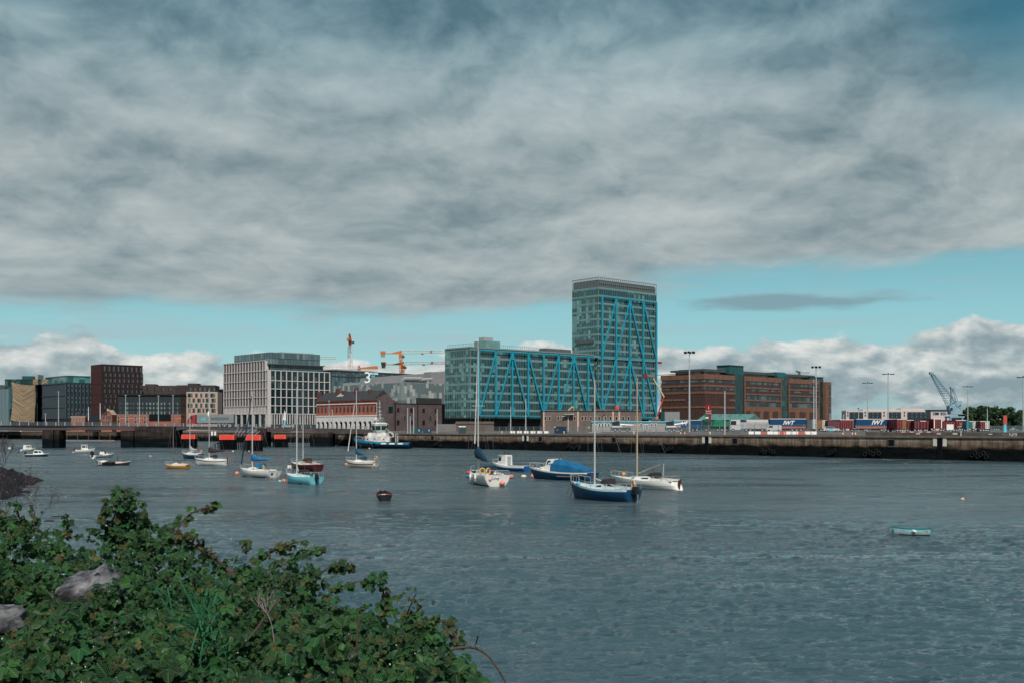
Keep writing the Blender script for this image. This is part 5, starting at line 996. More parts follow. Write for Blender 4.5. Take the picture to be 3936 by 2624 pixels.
b_ = MB(); p0 = Vector((X(3655), 0, zk(1547))); tip = Vector((X(3580), 0, zk(1436)))
for w_ in (-1, 1):
    b_.bar((X(3642), w_ * 1.1, zk(1557)), (X(3576), w_ * .4, zk(1434)), .17, n=4); b_.bar((X(3676), w_ * 1.1, zk(1545)), (X(3584), w_ * .4, zk(1431)), .17, n=4)
    for i in range(13):
        f, g_ = i / 13, (i + 1) / 13; L_ = lambda t_: (X(3642 + (3576 - 3642) * t_), w_ * 1.1, zk(1557 + (1434 - 1557) * t_)); R_ = lambda t_: (X(3676 + (3584 - 3676) * t_), w_ * 1.1, zk(1545 + (1431 - 1545) * t_)); b_.bar(L_(f), R_(g_), .08, n=4); b_.bar(R_(f), L_(g_), .08, n=4)
b_.box(X(3573), X(3587), -.8, .8, zk(1438), zk(1428)); b_.build('jib', kb, kc); b_ = MB()
for w_ in (-1, 1): b_.bar((X(3656), w_, zk(1560)), (X(3657), w_ * .6, zk(1490)), .2, n=4); b_.bar((X(3680), w_, zk(1545)), (X(3662), w_ * .6, zk(1490)), .17, n=4)
for i in range(5): b_.bar((X(3656 + i * 5 - 0), 0, zk(1545)), (X(3658), 0, zk(1497 + i * 8)), .07, n=4)
b_.box(X(3653), X(3668), -.9, .9, zk(1494), zk(1486)); b_.build('a_frame', kb, kc); MB().bar((X(3660), 0, zk(1488)), (X(3584), 0, zk(1432)), .04, n=4).build('luffing_rope', steel, kc)
# boom lifts
def boomlift(name, lab, pts, d, g=G2):
    c = empty(name, at(pts[0][0], d, g), 0, lab, 'boom lift'); s = d / F; P_ = [((a - pts[0][0]) * s, 0, zg(b_, d, g)) for a, b_, *_ in pts]; cl_ = [mat('lift_orange', (.50, .17, .05), .5, .2), mat('lift_red', (.40, .035, .03), .5, .2), mat('lift_cream', (.50, .42, .26), .6, .2), mat('lift_dark_red', (.16, .02, .025), .6, .2)]
    for i in range(len(P_) - 1): MB().bar(P_[i], P_[i + 1], .30, .22, 6).build('boom_section', cl_[pts[i][2]], c)
    return c, P_
c, P_ = boomlift('boom_lift', 'tall folding red and cream boom lift beside the glass tower', [(2520, 1612, 0), (2527, 1597, 1), (2552, 1524, 2), (2511, 1453, 3), (2482, 1444, 3)], 380); MB().box(-1.5, 1.5, -1.2, 1.2, 0, P_[0][2] + .3).build('base', rust, c); q_ = P_[-1]; MB().box(q_[0] - .8, q_[0] + .5, -.6, .6, q_[2] - .6, q_[2] + .8).build('basket', mat('lift_dark_red', (.16, .02, .025)), c)
c, P_ = boomlift('boom_lift', 'cream and orange boom lift elbow showing above the low brown block', [(2172, 1600, 2), (2184, 1578, 2), (2198, 1562, 2), (2204, 1566, 0), (2205, 1580, 1)], 440); MB().box(-1.5, 1.5, -1.2, 1.2, 0, P_[0][2] + .3).build('base', rust, c)
c, P_ = boomlift('boom_lift', 'red boom lift basket above the right part of the low brown block', [(2371, 1600, 1), (2372, 1575, 1), (2371, 1558, 0)], 440); MB().box(-1.2, 1.2, -1.2, 1.2, 0, P_[0][2] + .3).build('base', rust, c); MB().box(-.6, .8, -.5, .5, P_[-1][2] - 1.2, P_[-1][2]).build('basket', rd, c)
# a worker in a yellow jacket
hv = mat('high_visibility_yellow', (.45, .62, .03), .7, .05); dkc = mat('dark_trousers', (.03, .035, .05), .8, .1); skn = mat('skin', (.45, .28, .2), .6, .05)
pr = empty('person', at(2263, 338, G2), .3, 'person in a yellow jacket standing by the left end of the site cabin', 'person')
b_ = MB(); rings = []
for z_, w, dp in ((0, .10, .08), (.45, .12, .1), (.9, .17, .12), (1.0, .17, .12), (1.35, .2, .13), (1.45, .16, .1), (1.5, .06, .06), (1.56, .07, .09), (1.68, .08, .1), (1.78, .03, .04)): rings.append([(w * math.cos(a), dp * math.sin(a), z_) for a in [math.pi * 2 * i / 8 for i in range(8)]])
b_.loft(rings).build('body', skn, pr, True); MB().loft([[(v[0] * 1.15, v[1] * 1.2, v[2]) for v in r_] for r_ in rings[3:6]]).bar((.2, 0, 1.38), (.28, -.05, .85), .06, .05).bar((-.2, 0, 1.38), (-.28, -.05, .85), .06, .05).build('jacket', hv, pr, True); MB().bar((.09, 0, .95), (.1, 0, .02), .1, .06).bar((-.09, 0, .95), (-.1, 0, .02), .1, .06).build('trousers', dkc, pr, True); MB().ball((0, 0, 1.74), .11, 1, 1, .7, 8).build('hair', black, pr, True)
# ================= BOATS =================
bwhite = mat('gelcoat_white', (.72, .71, .67), .3, .06, .8); bcream = mat('gelcoat_cream', (.66, .60, .52), .35, .08, .8); bnavy = mat('hull_navy', (.010, .055, .125), .3, .1, .8); bblue = mat('hull_blue', (.006, .10, .28), .35, .1, .8)
blight = mat('hull_light_blue', (.20, .60, .68), .35, .06, .8); bmar = mat('hull_maroon', (.065, .014, .018), .4, .15, 1); byel = mat('hull_ochre', (.42, .20, .03), .4, .12, 1); bblk = mat('hull_black', (.012, .014, .018), .5, .2, 1)
anti = mat('antifouling', (.035, .018, .016), .8, .3, 1); alm = mat('mast_aluminium', (.50, .51, .50), .4, .08, 1, .3); tan_ = mat('varnished_spar', (.42, .33, .22), .5, .1, 1); hatch = mat('brown_hatch', (.085, .03, .025), .5, .2, 2)
cvb = mat('cover_blue', (.02, .16, .33), .8, .25, 2, bump=.3); cvn = mat('cover_navy', (.008, .035, .065), .8, .25, 2, bump=.3); cvg = mat('cover_grey', (.33, .36, .37), .8, .15, 2, bump=.3); cvd = mat('cover_brown', (.045, .03, .032), .8, .2, 2, bump=.3); cvt = mat('cover_teal', (.01, .075, .12), .8, .2, 2, bump=.3)
win = mat('boat_window', (.015, .018, .02), .15, .1); rope = mat('rope', (.10, .09, .075), .8, .1); sailw = mat('furled_sail', (.62, .58, .55), .8, .1, 2); stn_ = mat('stainless', (.55, .57, .58), .25, .05, 1, .6); obm = mat('outboard_black', (.012, .014, .018), .3, .2)
pink = mat('buoy_orange_pink', (.72, .25, .17), .5, .1, 3); redb = mat('buoy_red', (.62, .06, .05), .5, .1, 3); tanb = mat('lifebuoy_tan', (.50, .32, .19), .7, .1, 3); fenw = mat('fender_white', (.66, .60, .55), .5, .1, 3)
def hull_fn(L, B, Fb, rb=.25, rs=.05, bt=.62, rake=.5, sr=.1, dr=.3, full=2.2, mx=.42):
    def P(t_, k):      # station t, section fraction k (0 keel .. 1 gunwale)
        if t_ < mx: hb = bt + (1 - bt) * math.sin(math.pi / 2 * t_ / mx)
        else: hb = max(.012, (1 - ((t_ - mx) / (1 - mx)) ** full) ** .85)
        hb *= B / 2; sh = Fb + rb * max(0, (t_ - .35) / .65) ** 1.8 + rs * max(0, (.35 - t_) / .35) ** 2
        a = k * math.pi / 2; y_ = hb * math.sin(a) ** (.75 if t_ < .8 else .95); z_ = -dr * (1 - .6 * max(0, (t_ - .7) / .3)) ; z_ = z_ + (sh - z_) * (1 - math.cos(a)) ** .8
        x_ = -L / 2 + L * t_ + rake * max(0, z_ + dr) / (Fb + rb + dr) * t_ ** 4 - sr * max(0, z_) / Fb * (1 - t_) ** 5
        return (x_, y_, z_)
    return P
def hull(root, P, mh, rail=None, stripe=None, boot=anti, ns=18, nk=10, open_=False, srow=None):
    b = MB(); T = [i / ns for i in range(ns + 1)]; V = []
    for t_ in T:
        r_ = [P(t_, k / nk) for k in range(nk, 0, -1)]; V.append([(p[0], p[1], p[2]) for p in r_] + [P(t_, 0)] + [(p[0], -p[1], p[2]) for p in reversed(r_)])
    n_ = len(V[0]); vs = [p for r_ in V for p in r_]; b.v = vs
    for i in range(ns):
        for j in range(n_ - 1):
            kk = min(j, n_ - 2 - j); zc = (V[i][j][2] + V[i + 1][j + 1][2]) / 2
            mi = 1 if kk == 0 and rail else (2 if zc < .06 else (3 if stripe and kk == (srow if srow is not None else 1) else 0))
            b.f.append((i * n_ + j, (i + 1) * n_ + j, (i + 1) * n_ + j + 1, i * n_ + j + 1)); b.m.append(mi)
    if not open_: b.f.append(tuple(range(n_))); b.m.append(0)
    else: b.f.append(tuple(range(2, n_ - 2))); b.m.append(0)
    return b.build('hull', [mh, rail or mh, boot, stripe or mh], root, True)
def fixsmooth(o):
    for p in o.data.polygons:
        if len(p.vertices) > 4: p.use_smooth = False
def deckof(root, P, m, ns=18, dz=.02, t0=0, t1=1, name='deck', cam_=.04):
    b = MB(); rings = []
    for i in range(ns + 1):
        t_ = t0 + (t1 - t0) * i / ns; p = P(t_, 1); y_ = p[1] * .97; rings.append([(p[0], y_, p[2] - dz), (p[0], y_ * .5, p[2] - dz + cam_ * .8), (p[0], 0, p[2] - dz + cam_), (p[0], -y_ * .5, p[2] - dz + cam_ * .8), (p[0], -y_, p[2] - dz)])
    return b.loft(rings, closed=False, caps=False).build(name, m, root)
def cabin(root, x0, x1, w0, w1, z0, h0, h1, m, sb=.15, sf=.6, wn=(), name='cabin', ti=.78):
    # x0 aft, x1 forward
    b = MB(); b.hexa([(x0, -w0, z0), (x1, -w1, z0), (x1, w1, z0), (x0, w0, z0)], [(x0 + sb, -w0 * ti, z0 + h0), (x1 - sf, -w1 * ti, z0 + h1), (x1 - sf, w1 * ti, z0 + h1), (x0 + sb, w0 * ti, z0 + h0)])
    c = b.build(name, m, root)
    for (f0, f1, g0, g1) in wn:
        for s_ in (-1, 1):
            def Q(f, g):
                xx0, xx1 = x0 + sb * g, x1 - sf * g; xx = xx0 + (xx1 - xx0) * f; w = w0 + (w1 - w0) * f; w = w * (1 + (ti - 1) * g); return (xx, s_ * (w + .012), z0 + (h0 + (h1 - h0) * f) * g)
            MB().add([Q(f0, g0), Q(f1, g0), Q(f1, g1), Q(f0, g1)], [(0, 1, 2, 3)]).build('window', win, root)
    return c
def rail(root, P, t0, t1, h, name, n_=5, close=None, r=.02):
    b = MB()
    for s_ in (-1, 1):
        pts = [P(t0 + (t1 - t0) * i / (n_ - 1), 1) for i in range(n_)]; top = [(p[0], s_ * p[1] * .93, p[2] + h) for p in pts]
        for i in range(n_): b.bar((pts[i][0], s_ * pts[i][1] * .95, pts[i][2]), top[i], r, n=5)
        for i in range(n_ - 1): b.bar(top[i], top[i + 1], r, n=5)
    if close == 'bow': q_ = P(1, 1); b.bar((q_[0], .02, q_[2]), (q_[0] + .08, 0, q_[2] + h), r); 
    if close == 'stern': p = P(t0, 1); b.bar((p[0], p[1] * .93, p[2] + h), (p[0], -p[1] * .93, p[2] + h), r, n=5)
    return b.build(name, stn_, root)
def outboard(root, x_, y_, z_, s_=1.0, m=obm):
    b = MB(); b.box(-.28 * s_, .12 * s_, -.17 * s_, .17 * s_, .15 * s_, .62 * s_, ti=.05 * s_); b.box(-.14 * s_, .02 * s_, -.07 * s_, .07 * s_, -.75 * s_, .15 * s_); b.box(-.25 * s_, .12 * s_, -.1 * s_, .1 * s_, -.5 * s_, -.44 * s_); o = b.build('outboard_motor', m, root); o.location = (x_, y_, z_); return o
def boat(name, lab, cpx, cpy, alpha, cat='sailing boat', group=None, flip=1):
    # alpha: bow swings away from the photographer; flip=1 bow to the left
    return empty(name, wl(cpx, cpy), math.pi - alpha if flip > 0 else alpha, lab, cat, group)
def solve_lx(root, px_):     # local x on the centre line seen at photo column px_
    th = root.rotation_euler.z; return raylen(root.location, th, px_)
def zat(root, lx, py): d = root.location.y + math.sin(root.rotation_euler.z) * lx; return (HY - py) * d / F + H
def yacht(name, lab, cx, cy, al, L, B, Fb, mh, mast=None, boom=None, jib=None, cover=None, stripe=None, deckm=bwhite, rb=.28, bt=.7, rake=.6, spread=True, cab_h=.42, cabx=(-.10, .26), wn=((.12, .42, .35, .7), (.6, .8, .4, .7)), mm=alm, srow=None, sr=.1, hatchon=True, railm=None, group='moored sailing boats', full=2.0, lines=True, stays=True, boot=anti, pul=.5):
    r_ = boat(name, lab, cx, cy, al, group=group); P = hull_fn(L, B, Fb, rb, .06, bt, rake, sr, full=full); fixsmooth(hull(r_, P, mh, railm, stripe, srow=srow, boot=boot))
    deckof(r_, P, deckm); zc = Fb + .02
    x0, x1 = L * cabx[0], L * cabx[1]
    cabin(r_, x0, x1, B * .33, B * .24, zc, cab_h, cab_h * .7, deckm, .08, .5, wn)
    # coaming + cockpit + companionway
    b = MB(); xs = -L * .44
    for s_ in (-1, 1): b.hexa([(xs, s_ * B * .27 - .06, zc), (x0 - .02, s_ * B * .31 - .06, zc), (x0 - .02, s_ * B * .31 + .06, zc), (xs, s_ * B * .27 + .06, zc)], [(xs, s_ * B * .27 - .04, zc + .16), (x0 - .02, s_ * B * .31 - .04, zc + .26), (x0 - .02, s_ * B * .31 + .04, zc + .26), (xs, s_ * B * .27 + .04, zc + .16)])
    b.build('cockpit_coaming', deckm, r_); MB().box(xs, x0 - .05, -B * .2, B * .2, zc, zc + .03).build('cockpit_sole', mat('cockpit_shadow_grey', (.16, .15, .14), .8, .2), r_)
    if hatchon: MB().box(x0 - .06, x0 + .25, -.3, .3, zc + .03, zc + cab_h + .1).build('companionway', hatch, r_)
    MB().box(L * .30, L * .36, -.2, .2, zc + .0, zc + .09).build('deck_hatch', win, r_)
    for s_ in (-1, 1): MB().bar((x0 - .35, s_ * B * .30, zc + .2), (x0 - .35, s_ * B * .30, zc + .42), .07, .06, 8).build('winch', stn_, r_)
    MB().bar((xs + .1, 0, zc + .3), (x0 - .9, .1, zc + .5), .025).build('tiller', hatch, r_)
    if B > 1.8: b = MB(); rings = [[(xx, -w, zc + cab_h * .7), (xx, -w * .9, zc + cab_h + hh_), (xx, 0, zc + cab_h + hh_ * 1.15), (xx, w * .9, zc + cab_h + hh_), (xx, w, zc + cab_h * .7)] for xx, w, hh_ in ((x0 - .15, B * .27, .36), (x0 + .25, B * .27, .34), (x0 + .75, B * .22, .02))]; b.loft(rings).build('spray_hood', (cover[0] if cover else mat('hood_dark', (.035, .03, .032), .8, .2)), r_)
    q0 = P(1, 1); MB().path([(q0[0] - .1, 0, q0[2]), (q0[0] + .35, .05, q0[2] * .45), (q0[0] + .6, .1, -.15)], .03).build('mooring_line', rope, r_)
    rail(r_, P, .80, .995, pul, 'pulpit', 4, 'bow'); rail(r_, P, 0.01, .16, .48, 'pushpit', 3, 'stern')
    if lines:
        b = MB()
        for s_ in (-1, 1):
            pr_ = None
            for t_ in (.16, .32, .48, .64, .8):
                p = P(t_, 1); q_ = (p[0], s_ * p[1] * .94, p[2] + .45); b.bar((p[0], s_ * p[1] * .94, p[2]), q_, .012, n=4)
                if pr_: b.bar(pr_, q_, .008, n=4)
                pr_ = q_
        b.build('guard_wires', stn_, r_)
    if mast:
        mx = solve_lx(r_, mast[0]); zt2 = zat(r_, mx, mast[1]); z0 = zc + cab_h * .7
        MB().bar((mx, 0, z0), (mx, 0, zt2), .085, .06, 8).bar((mx, 0, zt2), (mx + .12, 0, zt2 + .3), .02).box(mx - .12, mx + .12, -.03, .03, zt2 - .02, zt2 + .06).build('mast', mm, r_)
        bw = P(1, 1); st = P(0, 1)
        if spread:
            zs = z0 + (zt2 - z0) * .5; MB().bar((mx, -.75, zs - .02), (mx, 0, zs), .025).bar((mx, .75, zs - .02), (mx, 0, zs), .025).build('spreaders', mm, r_)
        if stays:
            b = MB(); 
            b.bar((bw[0] - .05, 0, bw[2] + .05), (mx, 0, zt2), .012, n=4); b.bar((st[0] + .05, 0, st[2]), (mx, 0, zt2), .012, n=4); c_ = P(.5, 1)
            for s_ in (-1, 1): b.bar((mx - .1, s_ * B * .45, Fb), (mx, s_ * .75, z0 + (zt2 - z0) * .5), .011, n=4); b.bar((mx, s_ * .75, z0 + (zt2 - z0) * .5), (mx, 0, zt2 - .2), .011, n=4); b.bar((mx - .5, s_ * B * .43, Fb), (mx, 0, z0 + (zt2 - z0) * .5), .011, n=4)
            b.build('rigging', mat('rig_wire', (.09, .10, .11), .5, .1), r_)
        if jib:
            f0, f1, rr_, m_ = jib; a_, c_ = Vector((bw[0] - .1, 0, bw[2] + .1)), Vector((mx, 0, zt2)); n_ = 8; b = MB()
            for i in range(n_):
                u, v_ = f0 + (f1 - f0) * i / n_, f0 + (f1 - f0) * (i + 1) / n_; w = rr_ * (1 - .5 * i / n_); b.bar(a_ + (c_ - a_) * u, a_ + (c_ - a_) * v_, w, w * .93, 7)
            b.build('furled_jib', m_, r_)
        if boom:
            (bx0, by0), (bx1, by1) = boom; e = solve_lx(r_, bx1); e = max(min(e, mx - .5), -L * .62); zb0 = zat(r_, mx, by0); zb1 = zat(r_, e, by1)
            MB().bar((mx - .08, 0, zb0), (e, 0, zb1), .06, .05, 8).build('boom', mm, r_)
            if cover:
                b = MB(); rings = []; n_ = 9
                for i in range(n_):
                    f = i / (n_ - 1); c_ = Vector((mx - .02, 0, zb0)).lerp(Vector((e, 0, zb1)), f); hh = cover[1] * (1 - f) ** (1.2 if cover[1] > 1.1 else 2.2) + .17 + .02 * math.sin(i * 2.3); ww = (.30 * (1 - f) + .14 if cover[1] > 1.1 else .15) + .02 * math.cos(i * 1.7)
                    rings.append([(c_.x + (0 if i else .1), ww * math.cos(a) * (.7 if math.sin(a) > .5 else 1), c_.z - .10 + (hh + .1) * (.5 + .5 * math.sin(a))) for a in [math.pi * 2 * j / 8 for j in range(8)]])
                b.loft(rings).build('sail_cover', cover[0], r_, True)
    return r_, P
def mk(name, lab, p, m, r=.25, cat='buoy', group=None, sz=.85):
    o = MB().ball((0, 0, 0), r, 1, 1, sz, 12).build(name, m, None, True, p); b = MB().torus((0, 0, r * sz + .03), .05, .015, 'y', 8, 4).build('eye', rope, o); return tag(o, lab, cat, group)
def ringbuoy(lab, p, rz, m, r_=.30):
    o = MB().torus((0, 0, 0), r_, .085, 'x', 16, 7).build('lifebuoy', m, None, True, p, rz); 
    b = MB()
    for a in range(4): an = a * math.pi / 2 + .4; b.torus((0, r_ * math.cos(an), r_ * math.sin(an)), .092, .012, 'x', 8, 4)
    return tag(o, lab, 'lifebuoy')
loc = lambda r_, v: Vector(r_.location) + Matrix.Rotation(r_.rotation_euler.z, 3, 'Z') @ Vector(v)
# 1 navy yacht nearest
r_, P = yacht('sailing_boat', 'navy blue yacht nearest the camera with a tall pale mast and sloping white boom', 2320, 1920, R(50), 7.0, 2.35, .98, bnavy, (2286, 1462), ((2291, 1837), (2388, 1877)), rb=.5, deckm=mat('pale_blue_deck', (.50, .60, .62), .5, .08), bt=.78, rake=.55, srow=0, railm=mat('pale_blue_deck', (.50, .60, .62)), hatchon=True, cab_h=.45, pul=.62)
outboard(r_, -3.75, .15, .45, 1.35); MB().box(-3.72, -3.62, -.35, -.2, -.3, .75).build('rudder', stn_, r_)
ringbuoy('tan horseshoe lifebuoy on the stern of the nearest navy yacht', loc(r_, (-3.35, -.15, 1.45)), r_.rotation_euler.z + 1.2, tanb)
mk('float', 'small cyan float on the bow of the nearest navy yacht', loc(r_, (2.5, .55, 1.35)), cyr, .2, 'float'); MB().path([P(1, 1), (3.9, 0, .5), (4.3, .1, -.2)], .06).build('anchor_chain', rope, r_)
# 2 white yacht right
r_, P = yacht('sailing_boat', 'white yacht at the right with a tan mast and a raised tan boom', 2492, 1876, R(50), 8.6, 2.6, .85, bwhite, (2449, 1455), ((2453, 1818), (2536, 1785)), rb=.35, bt=.45, rake=1.0, mm=tan_, sr=-.6, cabx=(-.12, .30), wn=((.10, .40, .35, .7), (.72, .86, .4, .75)), srow=3, stripe=mat('cream_strake', (.52, .50, .46), .5, .1))
MB().bar((-2.0, 0, 1.3), (-2.1, 0, 2.55), .05).build('boom_crutch', alm, r_)
mk('float', 'orange float on the foredeck of the right white yacht', loc(r_, (3.4, .1, 1.4)), mat('float_orange', (.65, .27, .04), .5, .1), .22, 'float'); MB().prism([(-4.0, -.1), (-4.0, .9), (-4.45, 1.15), (-4.2, .1)], 'y', -.04, .04).build('rudder', bmar, r_)
MB().path([P(1, 1), (5.3, .2, .5), (5.6, .3, -.1)], .04).build('mooring_rope', rope, r_)
# 3 central white yacht seen from the stern
r_, P = yacht('sailing_boat', 'white yacht in the middle seen from the stern, hung with orange and pink buoys', 1866, 1860, R(74), 9.6, 3.1, 1.15, bwhite, (1838, 1313), ((1832, 1760), (1874, 1772)), (.20, .92, .08, sailw), (cvn, 1.25), rb=.30, bt=.86, rake=.5, cab_h=.50, sr=.25, full=2.3, wn=((.15, .4, .35, .7), (.5, .7, .4, .7)))
text('Calleg', .34, cvb, r_, (-5.02, .25, .78), (math.pi / 2, 0, -math.pi / 2), ext=.005)
for y_ in (-.35, .55): MB().box(-1.25, -.9, y_ - .25, y_ + .25, 1.1, 1.7).build('companionway', hatch, r_)
for (lx, ly, z_, m_, rr_, lab) in ((-4.85, .8, .75, pink, .24, 'orange buoy hung on the left of the stern of the middle white yacht'), (-4.9, .05, .95, fenw, .17, 'pale buoy on the transom of the middle white yacht'), (-5.05, -.5, .38, pink, .30, 'largest orange buoy low on the transom of the middle white yacht'), (-4.8, -1.55, 1.02, mat('buoy_dusty_pink', (.45, .17, .14), .5, .1), .30, 'dusty pink buoy on the right stern corner of the middle white yacht'), (4.2, .9, 1.15, redb, .26, 'red buoy at the bow of the middle white yacht'), (2.2, 1.45, .85, cvb, .22, 'blue buoy hung along the side of the middle white yacht')): mk('fender_buoy', lab, loc(r_, (lx, ly, z_)), m_, rr_, 'buoy', 'round buoys hung on the middle white yacht')
for i, (lx, ly) in enumerate(((.3, 1.62), (-2.0, 1.66))):
    o = MB().bar((0, 0, -.3), (0, 0, .25), .13, .12, 10).ball((0, 0, -.3), .13).ball((0, 0, .25), .12).build('tube_fender', fenw, None, True, loc(r_, (lx, ly, .85))); tag(o, ('forward', 'rear')[i] + ' white tube fender on the side of the middle white yacht', 'fender', 'white tube fenders')
ringbuoy('left yellow lifebuoy in the cockpit of the middle white yacht', loc(r_, (-2.3, .95, 1.55)), r_.rotation_euler.z, mat('lifebuoy_yellow', (.50, .34, .10), .7, .1)); ringbuoy('right yellow lifebuoy in the cockpit of the middle white yacht', loc(r_, (-2.5, .35, 1.55)), r_.rotation_euler.z + .6, mat('lifebuoy_yellow', (.50, .34, .10)))
for x_, y_ in ((2.3, .8), (1.4, .9), (.8, -.8)): MB().box(x_ - .25, x_ + .25, y_ - .18, y_ + .18, 1.2, 1.45).build('deck_gear', win, r_)
# 4 white yacht, blue cover
r_, P = yacht('sailing_boat', 'white yacht with a bright blue sail cover and a dark furled jib', 991, 1831, R(42), 6.8, 2.4, .80, bwhite, (970, 1506), ((966, 1769), (1036, 1764)), (.03, .95, .10, mat('dark_jib', (.015, .035, .055), .8, .1)), (cvb, .75), bt=.82, cab_h=.50, sr=.3, wn=((.15, .62, .35, .6),), rake=.4)
MB().bar((-3.62, .45, .45), (-3.5, .45, .5), .16, .16, 14).build('exhaust_port', obm, r_); MB().box(-3.75, -3.6, -.3, -.1, -.2, .7).build('rudder', stn_, r_)
ringbuoy('yellow lifebuoy on the white yacht with the blue sail cover', loc(r_, (-1.9, .5, 1.2)), r_.rotation_euler.z + 1.2, mat('lifebuoy_yellow', (.50, .34, .10)))
mk('mooring_buoy', 'orange mooring buoy at the bow of the yacht with the blue cover', wl(912, 1822) + Vector((0, 0, .15)), pink, .32, group='mooring buoys')
# 5 light blue yacht
r_, P = yacht('sailing_boat', 'light cyan blue yacht with an outboard motor, left of centre', 1160, 1857, R(48), 5.7, 2.15, .82, blight, (1141, 1497), ((1144, 1795), (1149, 1815)), deckm=mat('deck_pale_cyan', (.60, .70, .70), .5, .08), bt=.84, sr=.3, cab_h=.36, wn=((.2, .55, .35, .7),), rake=.45)
outboard(r_, -3.1, .1, .45, 1.15); MB().box(-2.0, -1.3, -.25, .25, .78, 1.15).build('hatch_cover', mat('teal_cover', (.005, .12, .12), .7, .2), r_)
mk('mooring_buoy', 'orange mooring buoy at the bow of the cyan blue yacht', wl(1091, 1850) + Vector((0, 0, .12)), pink, .27, group='mooring buoys'); mk('mooring_buoy', 'small cyan buoy beside the orange one at the cyan blue yacht', wl(1076, 1850) + Vector((0, 0, .08)), blight, .17, group='mooring buoys')
# 6 maroon yacht behind
r_, P = yacht('sailing_boat', 'dark maroon yacht half hidden behind the cyan blue one', 1174, 1808, R(48), 6.6, 2.4, .95, bmar, (1165, 1480), None, bt=.8, deckm=bcream, cab_h=.5, rake=.6)
MB().box(-.9, -.5, -.5, .5, 1.0, 1.7).build('companionway', hatch, r_); 
for i in range(5): MB().ball((1.6 - i * .75, -.75, 1.25), .18, 1, .8, .8, 8).build('deck_bundle', bcream, r_, True)
for i, y_ in enumerate((0.5, .2)): mk('fender_buoy', ('left', 'right')[i] + ' pinkish fender at the bow of the maroon yacht', loc(r_, (3.2, y_ + .4, .45)), fenw, .2, 'fender', 'pinkish fenders of the maroon yacht', 1.7)
# 7 white yacht with teal cover
r_, P = yacht('sailing_boat', 'cream white yacht with a brown stripe and a small teal sail cover', 1389, 1794, R(33), 5.6, 2.2, .85, bcream, (1370, 1501), ((1371, 1744), (1395, 1744)), (.12, .80, .09, sailw), (cvt, .95), stripe=mat('brown_stripe', (.05, .035, .035), .5, .1), srow=2, bt=.8, sr=.35, cab_h=.42, rake=.35, wn=((.3, .8, .5, .62),))
ringbuoy('tan lifebuoy at the stern of the cream yacht with the brown stripe', loc(r_, (-3.0, 0, 1.5)), r_.rotation_euler.z + 1.4, tanb); mk('mooring_buoy', 'pinkish mooring buoy at the bow of the cream yacht', wl(1331, 1786) + Vector((0, 0, .15)), pink, .3, group='mooring buoys')
MB().bar((-2.85, .4, .35), (-3.0, .4, .9), .3, .12).build('swim_step', bcream, r_)
# 8 white yacht, dark stripe and brown cover
r_, P = yacht('sailing_boat', 'white yacht with a dark rail and a dark brown sail cover', 815, 1786, R(22), 5.8, 2.1, .85, bwhite, (804, 1502), ((804, 1738), (862, 1730)), None, (cvd, .9), srow=1, stripe=mat('dark_stripe', (.02, .022, .03), .5, .1), bt=.55, cab_h=.48, wn=((.15, .22, .4, .65), (.4, .47, .4, .65), (.65, .72, .4, .65)), rb=.35)
MB().ball((solve_lx(r_, 804) + .15, 0, zat(r_, solve_lx(r_, 804), 1591)), .35, .6, .6, 1.5, 10).build('radar_reflector', wf, r_, True); MB().box(-3.2, -3.05, -.05, .05, .2, 1.5).build('rudder_blade', hatch, r_)
mk('mooring_buoy', 'red mooring buoy at the bow of the yacht with the brown sail cover', wl(759, 1783) + Vector((0, 0, .15)), redb, .28, group='mooring buoys')
# 9 navy yacht behind with grey cover
r_, P = yacht('sailing_boat', 'navy yacht with a light grey sail cover behind the yacht with the brown cover', 739, 1761, R(35), 5.2, 2.1, .95, bnavy, (730, 1537), ((730, 1730), (757, 1728)), None, (cvg, 1.0), bt=.75, cab_h=.5, railm=bwhite)
ringbuoy('orange lifebuoy at the stern of the navy yacht with the grey cover', loc(r_, (-2.3, -.4, 1.5)), r_.rotation_euler.z + 1.2, pink)
# 10 ochre sloop
r_, P = yacht('sailing_boat', 'small ochre yellow hulled sloop with a bare leaning mast', 681, 1799, R(18), 3.7, 1.6, .55, byel, (666, 1592), None, deckm=bcream, bt=.75, cab_h=.38, wn=((.5, .8, .35, .7),), spread=False, rb=.15, rake=.25, railm=bcream, pul=.4, mm=mat('brown_mast', (.16, .11, .10), .5, .1))
# motor boats
def motorboat(name, lab, cx, cy, al, L, B, Fb, mh, flip=1, rb=.3, bt=.85, rake=.5, deckm=bwhite, railm=bwhite, group='moored motor boats', cat='motor boat', **k):
    r_ = boat(name, lab, cx, cy, al, cat, group, flip); P = hull_fn(L, B, Fb, rb, .03, bt, rake, .05, full=2.4); fixsmooth(hull(r_, P, mh, railm, **k)); deckof(r_, P, deckm); return r_, P
